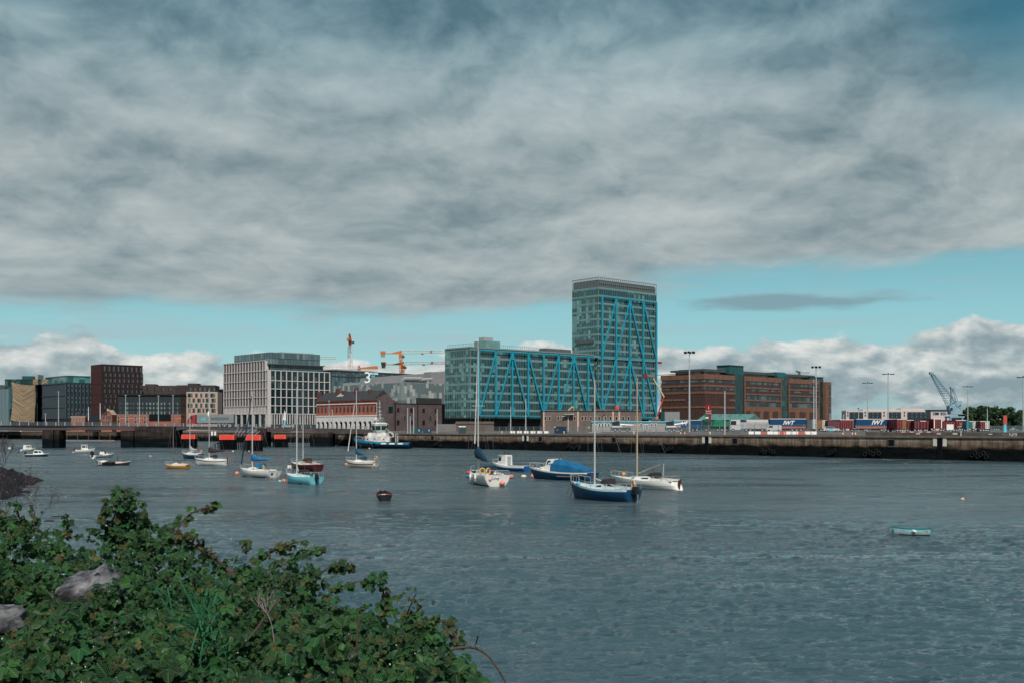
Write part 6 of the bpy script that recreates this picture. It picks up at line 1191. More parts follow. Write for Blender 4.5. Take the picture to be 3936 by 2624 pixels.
# canopy cruiser
r_, P = motorboat('cabin_cruiser', 'dark blue cabin cruiser under a bright blue canopy', 2166, 1842, R(40), 8.6, 2.8, .95, bnavy, stripe=bnavy, rb=.45, rake=.9)
cabin(r_, 1.8, 3.7, 1.0, .5, .98, .62, .5, bwhite, .0, .45, ((.12, .38, .4, .7), (.56, .82, .4, .7))); cabin(r_, .9, 2.4, 1.1, .95, 1.0, 1.5, 1.45, bwhite, .1, .55, ((.3, .85, .5, .88),), 'wheelhouse')
b = MB(); rings = []
for x_, w, h in ((1.2, 1.12, 1.40), (.5, 1.17, 1.47), (-.6, 1.22, 1.32), (-1.9, 1.22, 1.05), (-3.1, 1.18, .62), (-4.05, 1.05, .30)): rings.append([(x_, -w, 1.02), (x_ + .03, -w * .93, 1.0 + h * .6), (x_, -w * .45, 1.0 + h * .97), (x_, 0, 1.0 + h), (x_, w * .45, 1.0 + h * .97), (x_ - .03, w * .93, 1.0 + h * .6), (x_, w, 1.02)])
b.loft(rings).build('canopy', mat('canopy_blue', (.010, .105, .23), .45, .3, 1.2, bump=.5), r_); rail(r_, P, .80, .99, .6, 'pulpit', 4, 'bow', .03); MB().bar((.7, 0, 2.4), (.4, 0, 3.2), .05).ball((.55, .1, 2.55), .09).build('aerial_mast', rust, r_)
MB().box(-4.42, -4.3, -.15, .05, -.2, .85).build('rudder', rust, r_); MB().box(-2.2, .0, 1.33, 1.36, .45, .5).build('rubbing_strip', mat('strip_pink_grey', (.4, .28, .28), .6, .1), r_)
mk('mooring_buoy', 'pink mooring buoy at the bow of the canopied cruiser', wl(2050, 1834) + Vector((0, 0, .2)), mat('buoy_pink', (.62, .25, .24), .5, .1), .38, group='mooring buoys', sz=.8); mk('mooring_buoy', 'white mooring buoy with a dark waterline left of the canopied cruiser', wl(2013, 1832) + Vector((0, 0, .1)), fenw, .36, group='mooring buoys', sz=.6)
MB().path([P(1, 1), (5.2, .1, .5), (5.3, .2, -.2)], .05).build('mooring_rope', rope, r_)
# small fishing boat
r_, P = motorboat('fishing_boat', 'small blue and white fishing boat with a boxy wheelhouse', 1965, 1808, R(42), 6.4, 2.2, .75, bblue, rb=.45, rake=.5, stripe=bwhite, srow=1); cabin(r_, .5, 2.2, .8, .6, .8, 1.45, 1.4, bwhite, .0, .25, ((.55, .95, .45, .85),), 'wheelhouse', .95); MB().box(.6, 1.9, -.75, .75, 2.24, 2.3).build('wheelhouse_roof', bwhite, r_); MB().bar((.8, 0, 2.3), (.2, .2, 3.9), .025).bar((1.1, .2, 2.3), (1.1, .2, 2.8), .06).bar((.7, -.3, 2.3), (.7, -.3, 2.6), .08).build('aerials', obm, r_); MB().box(-2.8, .4, -.7, .7, .78, .82).build('working_deck', mat('grey_deck', (.3, .3, .3), .8, .1), r_); rail(r_, P, .85, .99, .5, 'pulpit', 3, 'bow')
MB().box(.35, .48, -.3, .3, .85, 2.1).build('cabin_door', cvg, r_)
# left group of small boats
r_, P = motorboat('cabin_cruiser', 'small white arched window cabin boat furthest left', 105, 1731, R(55), 4.2, 1.9, .45, bwhite, flip=-1, boot=bblue); cabin(r_, -.9, 1.0, .75, .65, .5, 1.2, 1.15, bwhite, .1, .2, ((.1, .3, .4, .8), (.4, .6, .4, .8), (.7, .9, .4, .8)), 'wheelhouse', .85); outboard(r_, -2.25, .2, .3, 1.1, bblue); rail(r_, P, .8, .98, .4, 'pulpit', 3, 'bow')
r_, P = motorboat('cabin_cruiser', 'navy and white low cabin cruiser at the left with a dark outboard', 139, 1752, R(15), 4.3, 1.8, .48, mat('hull_deep_blue', (.008, .045, .10), .35, .1), flip=-1, rb=.15); cabin(r_, -.6, 1.7, .75, .55, .5, .95, .8, bwhite, .25, .7, ((.08, .5, .3, .82), (.58, .9, .35, .8)), ti=.85); outboard(r_, -2.15, 0, .35, 1.2)
r_, P = motorboat('cabin_cruiser', 'white fishing cruiser with a tall wheelhouse between the two bridge piers', 323, 1736, R(28), 4.6, 1.9, .6, bwhite, flip=-1, rb=.45, boot=mat('boot_grey', (.25, .24, .23), .6, .1)); cabin(r_, -.7, 1.0, .72, .62, .65, 1.25, 1.15, bwhite, .05, .25, ((.08, .6, .45, .85), (.7, .92, .45, .8)), 'wheelhouse', .88); MB().box(-.8, .9, -.72, .72, 1.9, 1.98).build('wheelhouse_roof', bwhite, r_); outboard(r_, -2.35, .2, .35, 1.1); rail(r_, P, .75, .98, .4, 'pulpit', 4, 'bow')
r_, P = motorboat('speedboat', 'white speedboat with a windscreen seen from behind, left of the bascule block', 394, 1756, R(62), 5.2, 1.9, .5, bwhite, flip=-1, rb=.3, stripe=bblk, srow=1); cabin(r_, -.2, 1.5, .75, .6, .5, .75, .45, bwhite, .1, .7, ((.05, .45, .5, .95),), 'cuddy', .85); MB().hexa([(.3, -.7, 1.0), (.5, -.6, 1.0), (.5, .6, 1.0), (.3, .7, 1.0)], [(.0, -.62, 1.5), (.06, -.6, 1.5), (.06, .6, 1.5), (.0, .62, 1.5)]).build('windscreen', win, r_); outboard(r_, -2.7, 0, .45, 1.5); MB().box(-2.4, -.4, -.6, .6, .5, .62).build('seat_block', bblk, r_); rail(r_, P, .7, .98, .35, 'pulpit', 4, 'bow')
r_, P = motorboat('covered_dinghy', 'black dinghy with white fenders and a pale cover, left of a stubby masted one', 405, 1787, R(15), 2.9, 1.4, .55, bblk, group='small dinghies', cat='dinghy', railm=bblk, bt=.9, rake=.2)
MB().ball((.3, 0, .55), .8, 1.1, .75, .38, 12).build('cover', sailw, r_, True)
for i in range(3): MB().bar((.9 - i * .3, .68, .15), (.8 - i * .3, .72, .6), .06, .06, 8).build('white_fender', wf, r_)
for i in range(5): MB().ball((-.4 - i * .25, .55 - .1 * i, .55 + .05 * (i % 2)), .16, 1, 1, 1, 8).build('dark_fender', obm, r_, True)
r_, P = motorboat('covered_dinghy', 'dark brown dinghy with a pinkish cover and a stub mast', 460, 1786, R(8), 2.7, 1.2, .42, mat('hull_dark_brown', (.035, .022, .025), .5, .2), group='small dinghies', cat='dinghy', railm=bcream, bt=.5, deckm=mat('pink_canvas', (.50, .38, .34), .8, .15, 2), flip=-1); MB().bar((-.3, 0, .5), (-.3, 0, 1.6), .06).build('stub_mast', cvd, r_); MB().ball((-.1, 0, .4), .75, 1.3, .6, .3, 12).build('cover', mat('pink_canvas', (.50, .38, .34)), r_, True)
# rowing boats
def rowboat(name, lab, cx, cy, al, L, B, Fb, mh, inner, rail_, flip=1, nsb=3):
    r_ = boat(name, lab, cx, cy, al, 'rowing boat', 'rowing boats', flip); P = hull_fn(L, B, Fb, Fb * (.5 if L > 3 else .22), .02, .7, .2, .05, .15, full=1.9); fixsmooth(hull(r_, P, mh, rail_, open_=False))
    b = MB(); rings = []
    for i in range(15):
        t_ = .02 + .94 * i / 14; g_ = P(t_, 1); f_ = P(t_, .45); rings.append([(g_[0], g_[1] * .96, g_[2] + .01), (g_[0], g_[1] * .9, g_[2] - .02), (g_[0], f_[1] * .8, .12), (g_[0], 0, .10), (g_[0], -f_[1] * .8, .12), (g_[0], -g_[1] * .9, g_[2] - .02), (g_[0], -g_[1] * .96, g_[2] + .01)])
    b.loft(rings, closed=False, caps=False).build('inside', inner, r_)
    for i in range(nsb): t_ = .15 + .27 * i; g_ = P(t_, 1); MB().box(g_[0] - .13, g_[0] + .13, -g_[1] * .9, g_[1] * .9, g_[2] - .18, g_[2] - .14).build('seat', rail_, r_)
    return r_, P
r_, P = rowboat('rowing_boat', 'dark open rowing boat seen from the stern in the middle of the river', 1476, 1918, R(80), 3.6, 1.36, .50, bblk, mat('inside_dark', (.02, .018, .02), .8, .2), mat('gunwale_pink_brown', (.32, .15, .12), .6, .2), 1)
for i, (x_, y_, z_, m_) in enumerate(((-.6, .0, .42, mat('bundle_pink', (.60, .34, .28), .8, .1)), (-.7, .45, .4, bblue), (-.5, -.5, .38, mat('bundle_red', (.35, .06, .05), .8, .1)), (-.9, .2, .40, fenw))): o = MB().ball((0, 0, 0), .16, 1, 1, .7, 8).build('bundle', m_, None, True, loc(r_, (x_, y_, z_))); tag(o, ('pinkish', 'blue', 'red', 'pale')[i] + ' bundle lying in the dark open rowing boat', 'bundle')
r_, P = rowboat('rowing_boat', 'small teal and white rowing boat alone at the right', 3502, 2054, R(10), 1.95, .85, .38, mat('hull_faded_white_teal', (.30, .44, .46), .5, .15, 3), mat('inside_teal', (.02, .13, .16), .7, .2), mat('gunwale_teal', (.02, .20, .24), .6, .1), 1, 2)
b = MB()
for x_ in (-.8, .0, .85): b.bar((x_, .36, .25), (x_ + .02, .38, .36), .02)
b.build('rowlocks', steel, r_); MB().bar((-.2, .44, .22), (.0, .44, .3), .06).build('white_patch', wf, r_)
for i, (px_, py_, m_, rr_, lab) in enumerate(((3700, 1919, fenw, .16, 'small cream and orange float at the far right of the river'), (578, 1754, fenw, .3, 'red and white buoy between the dinghy and the ochre sloop'), (268, 1724, redb, .22, 'tiny orange buoy left of the tall white cruiser'), (282, 1738, fenw, .25, 'small white float left of the tall white cruiser'), (357, 1762, fenw, .3, 'white float left of the speedboat stern'), (37, 1724, fenw, .5, 'oval white float at the far left'), (71, 1740, bblk, .25, 'small dark float left of the navy cruiser'), (896, 1734, fenw, .3, 'white float below the second red box'), (957, 1733, fenw, .22, 'tiny white float below the third red box'), (1420, 1723, fenw, .3, 'tiny white float in front of the tugboat'))):
    o = mk('mooring_buoy', lab, wl(px_, py_) + Vector((0, 0, rr_ * .35)), m_, rr_, group='mooring buoys', sz=.7)
    if i == 1: MB().torus((0, 0, .02), .29, .05, 'z', 12, 5).build('red_band', redb, o)
    if i == 0: MB().torus((.04, 0, .0), .12, .06, 'x', 12, 5).build('orange_end', pink, o)
# tugboat
tg = boat('tugboat', 'blue hulled white harbour tugboat moored at the quay wall', 1474, 1722, R(8), 'tugboat'); P = hull_fn(17.6, 6.4, 1.9, 1.3, .0, .85, .9, .0, .6, full=2.6); tbl = mat('tug_blue', (.008, .20, .36), .5, .1); tdk = mat('tug_lower_dark', (.008, .028, .05), .6, .2)
b = MB(); T = [i / 18 for i in range(19)]; V = [[P(t_, k / 10) for k in range(10, 0, -1)] + [P(t_, 0)] + [(p[0], -p[1], p[2]) for p in [P(t_, k / 10) for k in range(1, 11)]] for t_ in T]; n_ = 21; b.v = [p for r0 in V for p in r0]
for i in range(18):
    for j in range(20): b.f.append((i * n_ + j, (i + 1) * n_ + j, (i + 1) * n_ + j + 1, i * n_ + j + 1)); b.m.append(0 if min(j, 19 - j) < 2 else 1)
b.f.append(tuple(range(n_))); b.m.append(1); b.build('hull', [tbl, tdk], tg, True); deckof(tg, P, mat('tug_deck', (.10, .16, .18), .8, .2))
b = MB(); b.box(-2.5, 5.6, -2.0, 2.0, 2.1, 3.9, ti=.15); b.box(-1.5, 4.8, -1.8, 1.8, 3.9, 5.0, ti=.3); tgw = mat('tug_white', (.50, .49, .47), .6, .35, .9); b.build('deckhouse', tgw, tg)
b = MB(); rings = []
for z_, f in ((5.0, .85), (5.6, .95), (7.5, 1.2), (7.7, 1.25), (8.2, .8)): rings.append([(1.2 + 2.3 * f * math.cos(a), 2.1 * f * math.sin(a), z_) for a in [math.pi / 8 + math.pi * j / 4 for j in range(8)]])
b.loft(rings).build('wheelhouse', tgw, tg)
for j in range(8):
    a0, a1 = math.pi / 8 + math.pi * j / 4, math.pi / 8 + math.pi * (j + 1) / 4
    q4 = [(1.2 + 2.33 * f * math.cos(a_), 2.13 * f * math.sin(a_), z_) for (a_, f, z_) in ((a0, .96, 5.75), (a1, .96, 5.75), (a1, 1.18, 7.25), (a0, 1.18, 7.25))]; c_ = sum((Vector(v_) for v_ in q4), Vector()) / 4; q4 = [tuple(c_ + (Vector(v_) - c_) * .84 + (c_ - Vector((1.2, 0, c_.z))) * .02) for v_ in q4]; MB().add(q4, [(0, 1, 2, 3)]).build('window', mat('tug_glass', (.01, .06, .055), .15, .1), tg)
b = MB(); b.bar((1.2, 0, 8.2), (1.2, 0, 15.2), .16, .06); b.bar((.9, .3, 8.2), (1.1, 0, 11.5), .06); b.bar((1.6, -.3, 8.2), (1.3, 0, 11.5), .06)
for z_, w in ((9.4, 2.0), (10.4, 1.4), (11.5, 1.2), (12.8, .9), (14, .5)): b.box(1.1, 1.3, -w / 2, w / 2, z_, z_ + .12); b.box(1.2 - w / 2, 1.2 + w / 2, -.08, .08, z_ + .2, z_ + .3)
b.ball((2.4, .2, 9.2), .45); b.ball((1.9, -.5, 8.9), .35); b.build('radar_mast', tgw, tg); MB().box(-.2, 1.0, -1.2, -.4, 8.2, 9.6).box(-.2, 1.0, .4, 1.2, 8.2, 9.2).build('funnels', mat('funnel_grey', (.12, .15, .16), .6, .1), tg)
b = MB(); b.bar((-3.2, 0, 2.1), (-3.2, 0, 4.6), .25); b.bar((-3.2, 0, 4.2), (-1.2, 1.2, 6.3), .2, .1); b.torus((-2.6, 1.2, 4.3), .9, .15, 'y', 12, 5); b.bar((-4.3, 1.2, 2), (-4.3, 1.2, 4.6), .14); b.bar((-4.3, -1.2, 2), (-4.3, -1.2, 4.6), .14); b.bar((-4.3, -1.2, 4.6), (-4.3, 1.2, 4.6), .14); b.build('towing_gear', tgw, tg); MB().box(-3.9, -2.9, .2, 1.6, 2.2, 3.6).build('winch', obm, tg)
MB().box(5.4, 6.5, -1.0, 1.0, 2.6, 3.6).bar((5.9, -1.3, 3.2), (5.9, 1.3, 3.2), .5, n=10).build('bow_winch', mat('winch_brown', (.15, .07, .06), .7, .2), tg); b = MB()
for x_, z_ in ((4.6, 3.1), (2.3, 3.1), (-.6, 3.0)): b.bar((x_, 1.98, z_), (x_, 2.03, z_), .22, n=10)
b.build('portholes', win, tg)
for i, t_ in enumerate((.93, .84, .72, .62)):
    p = P(t_, .93); o = MB().torus((0, 0, 0), .42, .17, 'y', 12, 6).build('tyre_fender', rubber, None, True, loc(tg, (p[0], p[1] + .22, 1.2))); tag(o, 'black tyre hung along the side of the tugboat', 'tyre', 'tyres hung on the tugboat')
b = MB()
for t_ in (.45, .3, .15): p = P(t_, 1); b.box(p[0] - .8, p[0] + .8, p[1] * .99 - .05, p[1] + .05, p[2] - .55, p[2] - .1)
b.build('bulwark_panel', wf, tg); rail(tg, P, .5, .97, .8, 'bow_rail', 8, None, .05)
# ================= FOLIAGE =================
def leafmat(name, rough=.45, veins=True, trans=.25):
    m = bpy.data.materials.new(name); m.use_nodes = True; k = N(m.node_tree); bs = m.node_tree.nodes['Principled BSDF']
    c = k.n('ShaderNodeAttribute', None, attribute_name='leafcol').outputs['Color']
    if veins:
        u, v_, _ = k.sep(k.n('ShaderNodeUVMap', None, uv_map='UVMap').outputs[0])
        au = k.m('ABSOLUTE', u); w = k.m('SINE', k.m('MULTIPLY', k.m('SUBTRACT', v_, k.m('MULTIPLY', au, .9)), 44.0))
        vein = k.m('MAXIMUM', k.sst(w, .55, 1.0), k.sst(au, .05, .01)); c = k.mix(k.m('MULTIPLY', vein, .38), c, (.20, .30, .12))
        m.node_tree.links.new(k.n('ShaderNodeBump', {'Strength': .5, 'Distance': .004, 'Height': w}).outputs[0], bs.inputs['Normal'])
    m.node_tree.links.new(c, bs.inputs['Base Color']); bs.inputs['Roughness'].default_value = rough; bs.inputs['Specular IOR Level'].default_value = .22
    if trans:
        tr = k.n('ShaderNodeBsdfTranslucent', {'Color': k.mix(1.0, c, (1.6, 1.9, .9), 'MULTIPLY')}); mx = k.n('ShaderNodeMixShader', {0: trans, 1: bs.outputs[0], 2: tr.outputs[0]})
        m.node_tree.links.new(mx.outputs[0], m.node_tree.nodes['Material Output'].inputs[0])
    return m
def leaf_template(seg=6):    # one pointed oval leaflet along +y, folded on its midrib and drooping
    vs, uv, fs = [], [], []
    for i in range(seg + 1):
        v_ = i / seg; w = .43 * math.sin(math.pi * min(1, v_ ** .72 * .95 + .05)) ** .55; w = max(w, .03 if i < seg else .008); dr = -.16 * v_ * v_
        se = .012 if i % 2 else 0
        for s_ in (-1, 0, 1): vs.append((s_ * (w + se * abs(s_)), v_, dr + .30 * abs(s_) * w)); uv.append((s_ * w, v_))
    for i in range(seg):
        for j in range(2): a = i * 3 + j; fs.append((a, a + 1, a + 4, a + 3))
    return np.array(vs, np.float32), np.array(uv, np.float32), np.array(fs, np.int32)
def leaves(name, pos, dirs, nrm, size, cols, m, parent=None, tpl=None):
    tv, tu, tf = tpl or leaf_template(); n = len(pos); pos = np.asarray(pos, np.float32); y_ = np.asarray(dirs, np.float32); y_ /= np.linalg.norm(y_, axis=1, keepdims=True) + 1e-9
    z_ = np.asarray(nrm, np.float32); x_ = np.cross(y_, z_); x_ /= np.linalg.norm(x_, axis=1, keepdims=True) + 1e-9; z_ = np.cross(x_, y_)
    s_ = np.asarray(size, np.float32)[:, None, None]
    V = pos[:, None, :] + s_ * (tv[None, :, 0:1] * x_[:, None, :] + tv[None, :, 1:2] * y_[:, None, :] + tv[None, :, 2:3] * z_[:, None, :])
    nv = len(tv); Fc = (tf[None] + (np.arange(n) * nv)[:, None, None]).reshape(-1, tf.shape[1]); me = bpy.data.meshes.new(name)
    me.vertices.add(n * nv); me.vertices.foreach_set('co', V.reshape(-1)); nl = Fc.size; me.loops.add(nl); me.loops.foreach_set('vertex_index', Fc.reshape(-1)); me.polygons.add(len(Fc)); k = tf.shape[1]
    me.polygons.foreach_set('loop_start', np.arange(0, nl, k, dtype=np.int32)); me.polygons.foreach_set('use_smooth', np.ones(len(Fc), bool))
    at_ = me.color_attributes.new('leafcol', 'FLOAT_COLOR', 'POINT'); C4 = np.ones((n, nv, 4), np.float32); C4[:, :, :3] = np.asarray(cols, np.float32)[:, None, :]; at_.data.foreach_set('color', C4.reshape(-1))
    uvl = me.uv_layers.new(name='UVMap'); U = np.tile(tu, (n, 1))[Fc.reshape(-1)]; uvl.data.foreach_set('uv', U.reshape(-1)); me.materials.append(m); me.update(); me.validate()
    o = bpy.data.objects.new(name, me); COL.objects.link(o); o.parent = parent; return o
LM = leafmat('bramble_leaf', .36, True, .22); TM = leafmat('tree_leaf', .7, False, .15); bark = mat('bark', (.06, .045, .035), .9, .3, 4)
QT = (np.array([(-.5, -.5, 0), (.5, -.4, .1), (.4, .5, 0), (-.4, .45, .1)], np.float32), np.zeros((4, 2), np.float32), np.array([(0, 1, 2, 3)], np.int32))
# trees at the right
def tree(px_, ty, d, w, lab, hue, pointed=.5, nl=2600):
    base = at(px_, d, G2); h = zg(ty, d, G2); c = empty('tree', base, random.random() * 6, lab, 'tree', 'dark trees behind the quay at the right'); b = MB(); b.bar((0, 0, 0), (0, 0, h * .75), .22, .08, 7); cen = []
    for i in range(34):
        z_ = h * (.16 + .8 * (i / 34)); r_ = w / 2 * (1 - pointed * (z_ / h) ** 2.2) * math.sqrt(random.random()) * (.95 if z_ < h * .85 else .5); a = random.random() * 6.28; cen.append((r_ * math.cos(a), r_ * math.sin(a), z_, random.uniform(.7, 1.35) * w / 7.5))
        if i % 3 == 0: b.bar((0, 0, z_ * .7), (r_ * .9 * math.cos(a), r_ * .9 * math.sin(a), z_), .07, .03, 4)
    b.build('trunk', bark, c); cen = np.array(cen); k = RNG.integers(0, len(cen), nl); dv = RNG.normal(size=(nl, 3)); dv /= np.linalg.norm(dv, axis=1, keepdims=True); rad = RNG.random(nl) ** .4
    p = cen[k, :3] + dv * (cen[k, 3] * rad)[:, None] * np.array([1, 1, .85]); hc = np.array(hue) * (RNG.uniform(.6, 1.35, len(cen))[k] * RNG.uniform(.75, 1.25, nl))[:, None]
    leaves('crown', p, RNG.normal(size=(nl, 3)), dv + RNG.normal(size=(nl, 3)) * .5, RNG.uniform(.35, .75, nl), hc, TM, c, QT)
lb_ = ['first tree right of the dock crane, round and dark', 'second tree right of the dock crane', 'tree behind the two armed floodlight mast', 'pointed tall tree just right of that mast', 'taller pointed tree in the middle of the row', 'dark tree left of the short lamp post', 'tree behind the short lamp post', 'round tree right of the short lamp post', 'broad tree above the palisade fence', 'lower tree near the right edge', 'tree behind the last floodlight mast', 'tree cut by the right edge', 'rear tree filling the gap beside the crane', 'rear tree filling the middle of the row']
for i, (px_, ty, w) in enumerate(((3708, 1572, 7), (3722, 1560, 7), (3745, 1563, 7), (3768, 1555, 6.5), (3786, 1557, 6.5), (3806, 1560, 7), (3826, 1562, 8), (3850, 1568, 8.5), (3878, 1563, 9), (3903, 1580, 8), (3924, 1574, 8), (3948, 1576, 9), (3735, 1570, 9), (3818, 1572, 10))): tree(px_, ty, 520 + (i % 3) * 7 + (12 if i > 11 else 0), w, lb_[i], (.028, .062, .030) if i % 2 else (.036, .075, .032), .75 if i in (3, 4, 1) else .45)
hd = MB(); hdp = at(3690, 540, G2)
# rocky spit on the left
def mound(name, pts, m, lab, cat=None, kind=None, n=70, seed=0, noise=.35, y0=0):
    rs = np.random.default_rng(seed); xs0, xs1, ys0, ys1, fn = pts; b = MB(); nx = n; ny = n; gx = np.linspace(xs0, xs1, nx); gy = np.linspace(ys0, ys1, ny); rg = rs.normal(size=(nx, ny)) * noise
    for _ in range(1): rg = (rg + np.roll(rg, 1, 0) * .6 + np.roll(rg, 1, 1) * .6) / 1.6
    vs = [(gx[i], gy[j], fn(gx[i], gy[j]) + rg[i, j]) for i in range(nx) for j in range(ny)]; fs = [(i * ny + j, (i + 1) * ny + j, (i + 1) * ny + j + 1, i * ny + j + 1) for i in range(nx - 1) for j in range(ny - 1)]
    b.add(vs, fs); o = b.build(name, m); return tag(o, lab, cat, None, kind)
rk = mat('dark_shore_rock', (.008, .009, .011), .85, .5, .8, bump=.5)
def spit(x_, y_):
    bx = np.interp(y_, [92, 97, 100, 106, 112, 117, 123, 130, 135, 139, 150, 170], [-46, -44.2, -44.3, -45.9, -49.5, -50.5, -52.8, -54.6, -56.6, -61.5, -67, -76]) + .5 * math.sin(y_ * 1.3)
    return max(-.4, min(1.45, (bx - x_) * .30)) * (1 if y_ < 145 or bx < x_ else max(0, (165 - y_) / 20)) - (.5 if y_ > 150 else 0)
mound('rocky_shore', (-84, -42, 93, 166, spit), rk, 'dark weed covered rocky spit reaching in from the left', None, 'structure', 150, 3, .16)
def rock(lab, p, sx, sy, sz, m, seed, n=14, name='rock', group=None):
    rs = random.Random(seed); b = MB(); rings = []
    for i in range(n // 2 + 1):
        a = math.pi * i / (n // 2); rr = max(math.sin(a), .05); rings.append([(sx * rr * math.cos(2 * math.pi * j / n) * rs.uniform(.82, 1.12), sy * rr * math.sin(2 * math.pi * j / n) * rs.uniform(.82, 1.12), -sz * math.cos(a) * rs.uniform(.85, 1.1)) for j in range(n)])
    o = b.loft(rings).build(name, m, None, False, p, rs.random() * 3); return tag(o, lab, 'rock', group)
for i, (px_, py_, w, h, lab) in enumerate(((141, 1843, 14, 9, 'dark rock at the tip of the left spit'), (120, 1820, 24, 3, 'flat dark rock beyond the tip of the left spit'), (125, 1833, 4, 2, 'tiny dark rock beyond the spit'), (160, 1848, 7, 6, 'small dark rock just off the tip of the spit'), (100, 1872, 12, 4, 'low dark rock below the spit'), (137, 1871, 8, 3, 'small rock right of the low rocks below the spit'), (120, 1882, 9, 3, 'small low rock below the spit, nearest the bushes'), (146, 1918, 8, 2, 'small rock alone above the bramble'), (218, 1982, 26, 3, 'flat wet rock in the water above the bramble'), (190, 2000, 24, 6, 'dark weedy rock above the bramble at the left'), (337, 1991, 7, 4, 'small round dark rock left of the tall bramble shoot'), (597, 1995, 6, 4, 'small round dark rock right of the tall bramble shoot'), (350, 2030, 26, 6, 'dark rock just behind the bramble left of the tall shoot'), (240, 2008, 18, 5, 'dark weedy rock right of the larger one above the bramble'))):
    s = H / (py_ - HY); rock(lab, wl(px_, py_), w * s * .5, w * s * .9, h * s * .55, rk, i, 10)
# bare purple shrub on the spit
def twigs(b, p, dirv, L, r_, dep, tips, spread=.5):
    q_ = p + dirv * L; b.bar(p, q_, r_, r_ * .7, 4); tips.append(q_)
    if dep == 0: return
    for _ in range(random.choice((2, 3))):
        nd = (dirv + Vector((random.uniform(-1, 1), random.uniform(-1, 1), random.uniform(-.5, .9))) * spread).normalized(); twigs(b, q_, nd, L * random.uniform(.6, .85), r_ * .7, dep - 1, tips, spread)
prp = mat('purple_twig', (.085, .055, .065), .9, .2, 3)
def shrub(lab, p, h, dep, lc, ls, nper=4, name='bare_shrub', lean=(.2, 0, 1), r_=.05):
    c = empty(name, p, 0, lab, 'shrub'); b = MB(); tips = []; 
    for k in range(3): twigs(b, Vector((0, 0, 0)), Vector((lean[0] + (k - 1) * .25, random.uniform(-.3, .3), 1)).normalized(), h * .33, r_, dep, tips)
    b.build('branches', prp, c); T = np.array([t_[:] for t_ in tips if t_.z > h * .35]); k = RNG.integers(0, len(T), int(len(T) * nper)); n_ = len(k)
    leaves('leaves', T[k] + RNG.normal(size=(n_, 3)) * ls * 1.2, RNG.normal(size=(n_, 3)), RNG.normal(size=(n_, 3)), RNG.uniform(.6, 1.2, n_) * ls, np.array(lc) * RNG.uniform(.6, 1.4, n_)[:, None], TM, c)
shrub('thin purple leaved shrub on the rocky spit at the left edge', at(8, 132, 1.2), 3.7, 4, (.11, .06, .07), .13, .7, r_=.045)
# ---------------- bramble on the near bank
DX = 1.6735
sil = [(-130, 1175, 8.8), (0, 1166, 8.6), (60, 1180, 8.4), (120, 1190, 8.3), (200, 1205, 8.1), (240, 1180, 7.9), (300, 1185, 7.8), (340, 1205, 7.7), (420, 1225, 7.4), (500, 1250, 7.2), (560, 1275, 6.9), (640, 1285, 6.7), (720, 1290, 6.5), (780, 1325, 6.2), (830, 1370, 5.8), (900, 1392, 5.6), (950, 1405, 5.4), (1000, 1440, 5.15), (1045, 1470, 4.95), (1075, 1530, 4.6), (1085, 1600, 4.2)]
SX = np.array([a[0] for a in sil]); SY = np.array([a[1] - 3 for a in sil]); SD = np.array([a[2] for a in sil])
def canopy(x_, f):    # x_ column, f 0 far edge .. 1 near edge -> point on the canopy
    ys = np.interp(x_, SX, SY); ds = np.interp(x_, SX, SD); yb = 1640.0; dn = 3.35
    py = ys + (yb - ys) * f; d = 1 / (1 / ds + (1 / np.minimum(dn, ds * .93) - 1 / ds) * f); px_ = x_ * DX
    return np.stack([(px_ - CX) / F * d, d, H + (HY - py * DX) / F * d], -1)
# soil bank under it
b = MB(); NXc = 40; NYc = 14; gxs = np.linspace(-130, 1085, NXc); rows = []
for j in range(NYc):
    f = np.full(NXc, -.0 + j / (NYc - 1) * 1.25); c = canopy(gxs, f); und = .24 + .14 * RNG.random(NXc) + (.12 if j < 2 else 0); c[:, 2] -= und; rows.append([tuple(v_) for v_ in c])
back = [(p[0] * 1.02 + (.25 if i == NXc - 1 else 0), p[1] + .9, p[2] - 2.6) for i, p in enumerate(rows[0])]; b.loft([back] + rows, closed=False, caps=False)
b.loft([[(r0[-1][0], r0[-1][1], r0[-1][2]) for r0 in rows], [(r0[-1][0] + .8, r0[-1][1] + .3, r0[-1][2] - 2.6) for r0 in rows]], closed=False, caps=False)
tag(b.build('grassy_bank', mat('bank_soil', (.016, .020, .012), .95, .4, 3, bump=.4)), 'dark soil bank under the bramble', None, None, 'structure')
br = empty('bramble_bush', (-1.2, 5.5, 4.6), 0, 'large green bramble bush with brownish young shoots filling the lower left', 'bush'); BO = np.array(br.location)
P0, D0, N0, S0, C0 = [], [], [], [], []
def cols_for(n, young):
    g = np.array([.008, .072, .026]) * RNG.uniform(.55, 1.35, n)[:, None]; y_ = np.array([.026, .098, .026]) * RNG.uniform(.7, 1.3, n)[:, None]; br_c = np.array([.105, .085, .030]) * RNG.uniform(.6, 1.3, n)[:, None]; bl = np.array([.006, .044, .026]) * RNG.uniform(.6, 1.2, n)[:, None]
    u = RNG.random(n); o = np.where((u < .45)[:, None], g, np.where((u < .68)[:, None], bl, y_)); yo = RNG.random(n) < young; o[yo] = np.where((RNG.random(yo.sum()) < .55)[:, None], br_c[yo], y_[yo]); return o * RNG.uniform(.28, 1.0, n)[:, None]
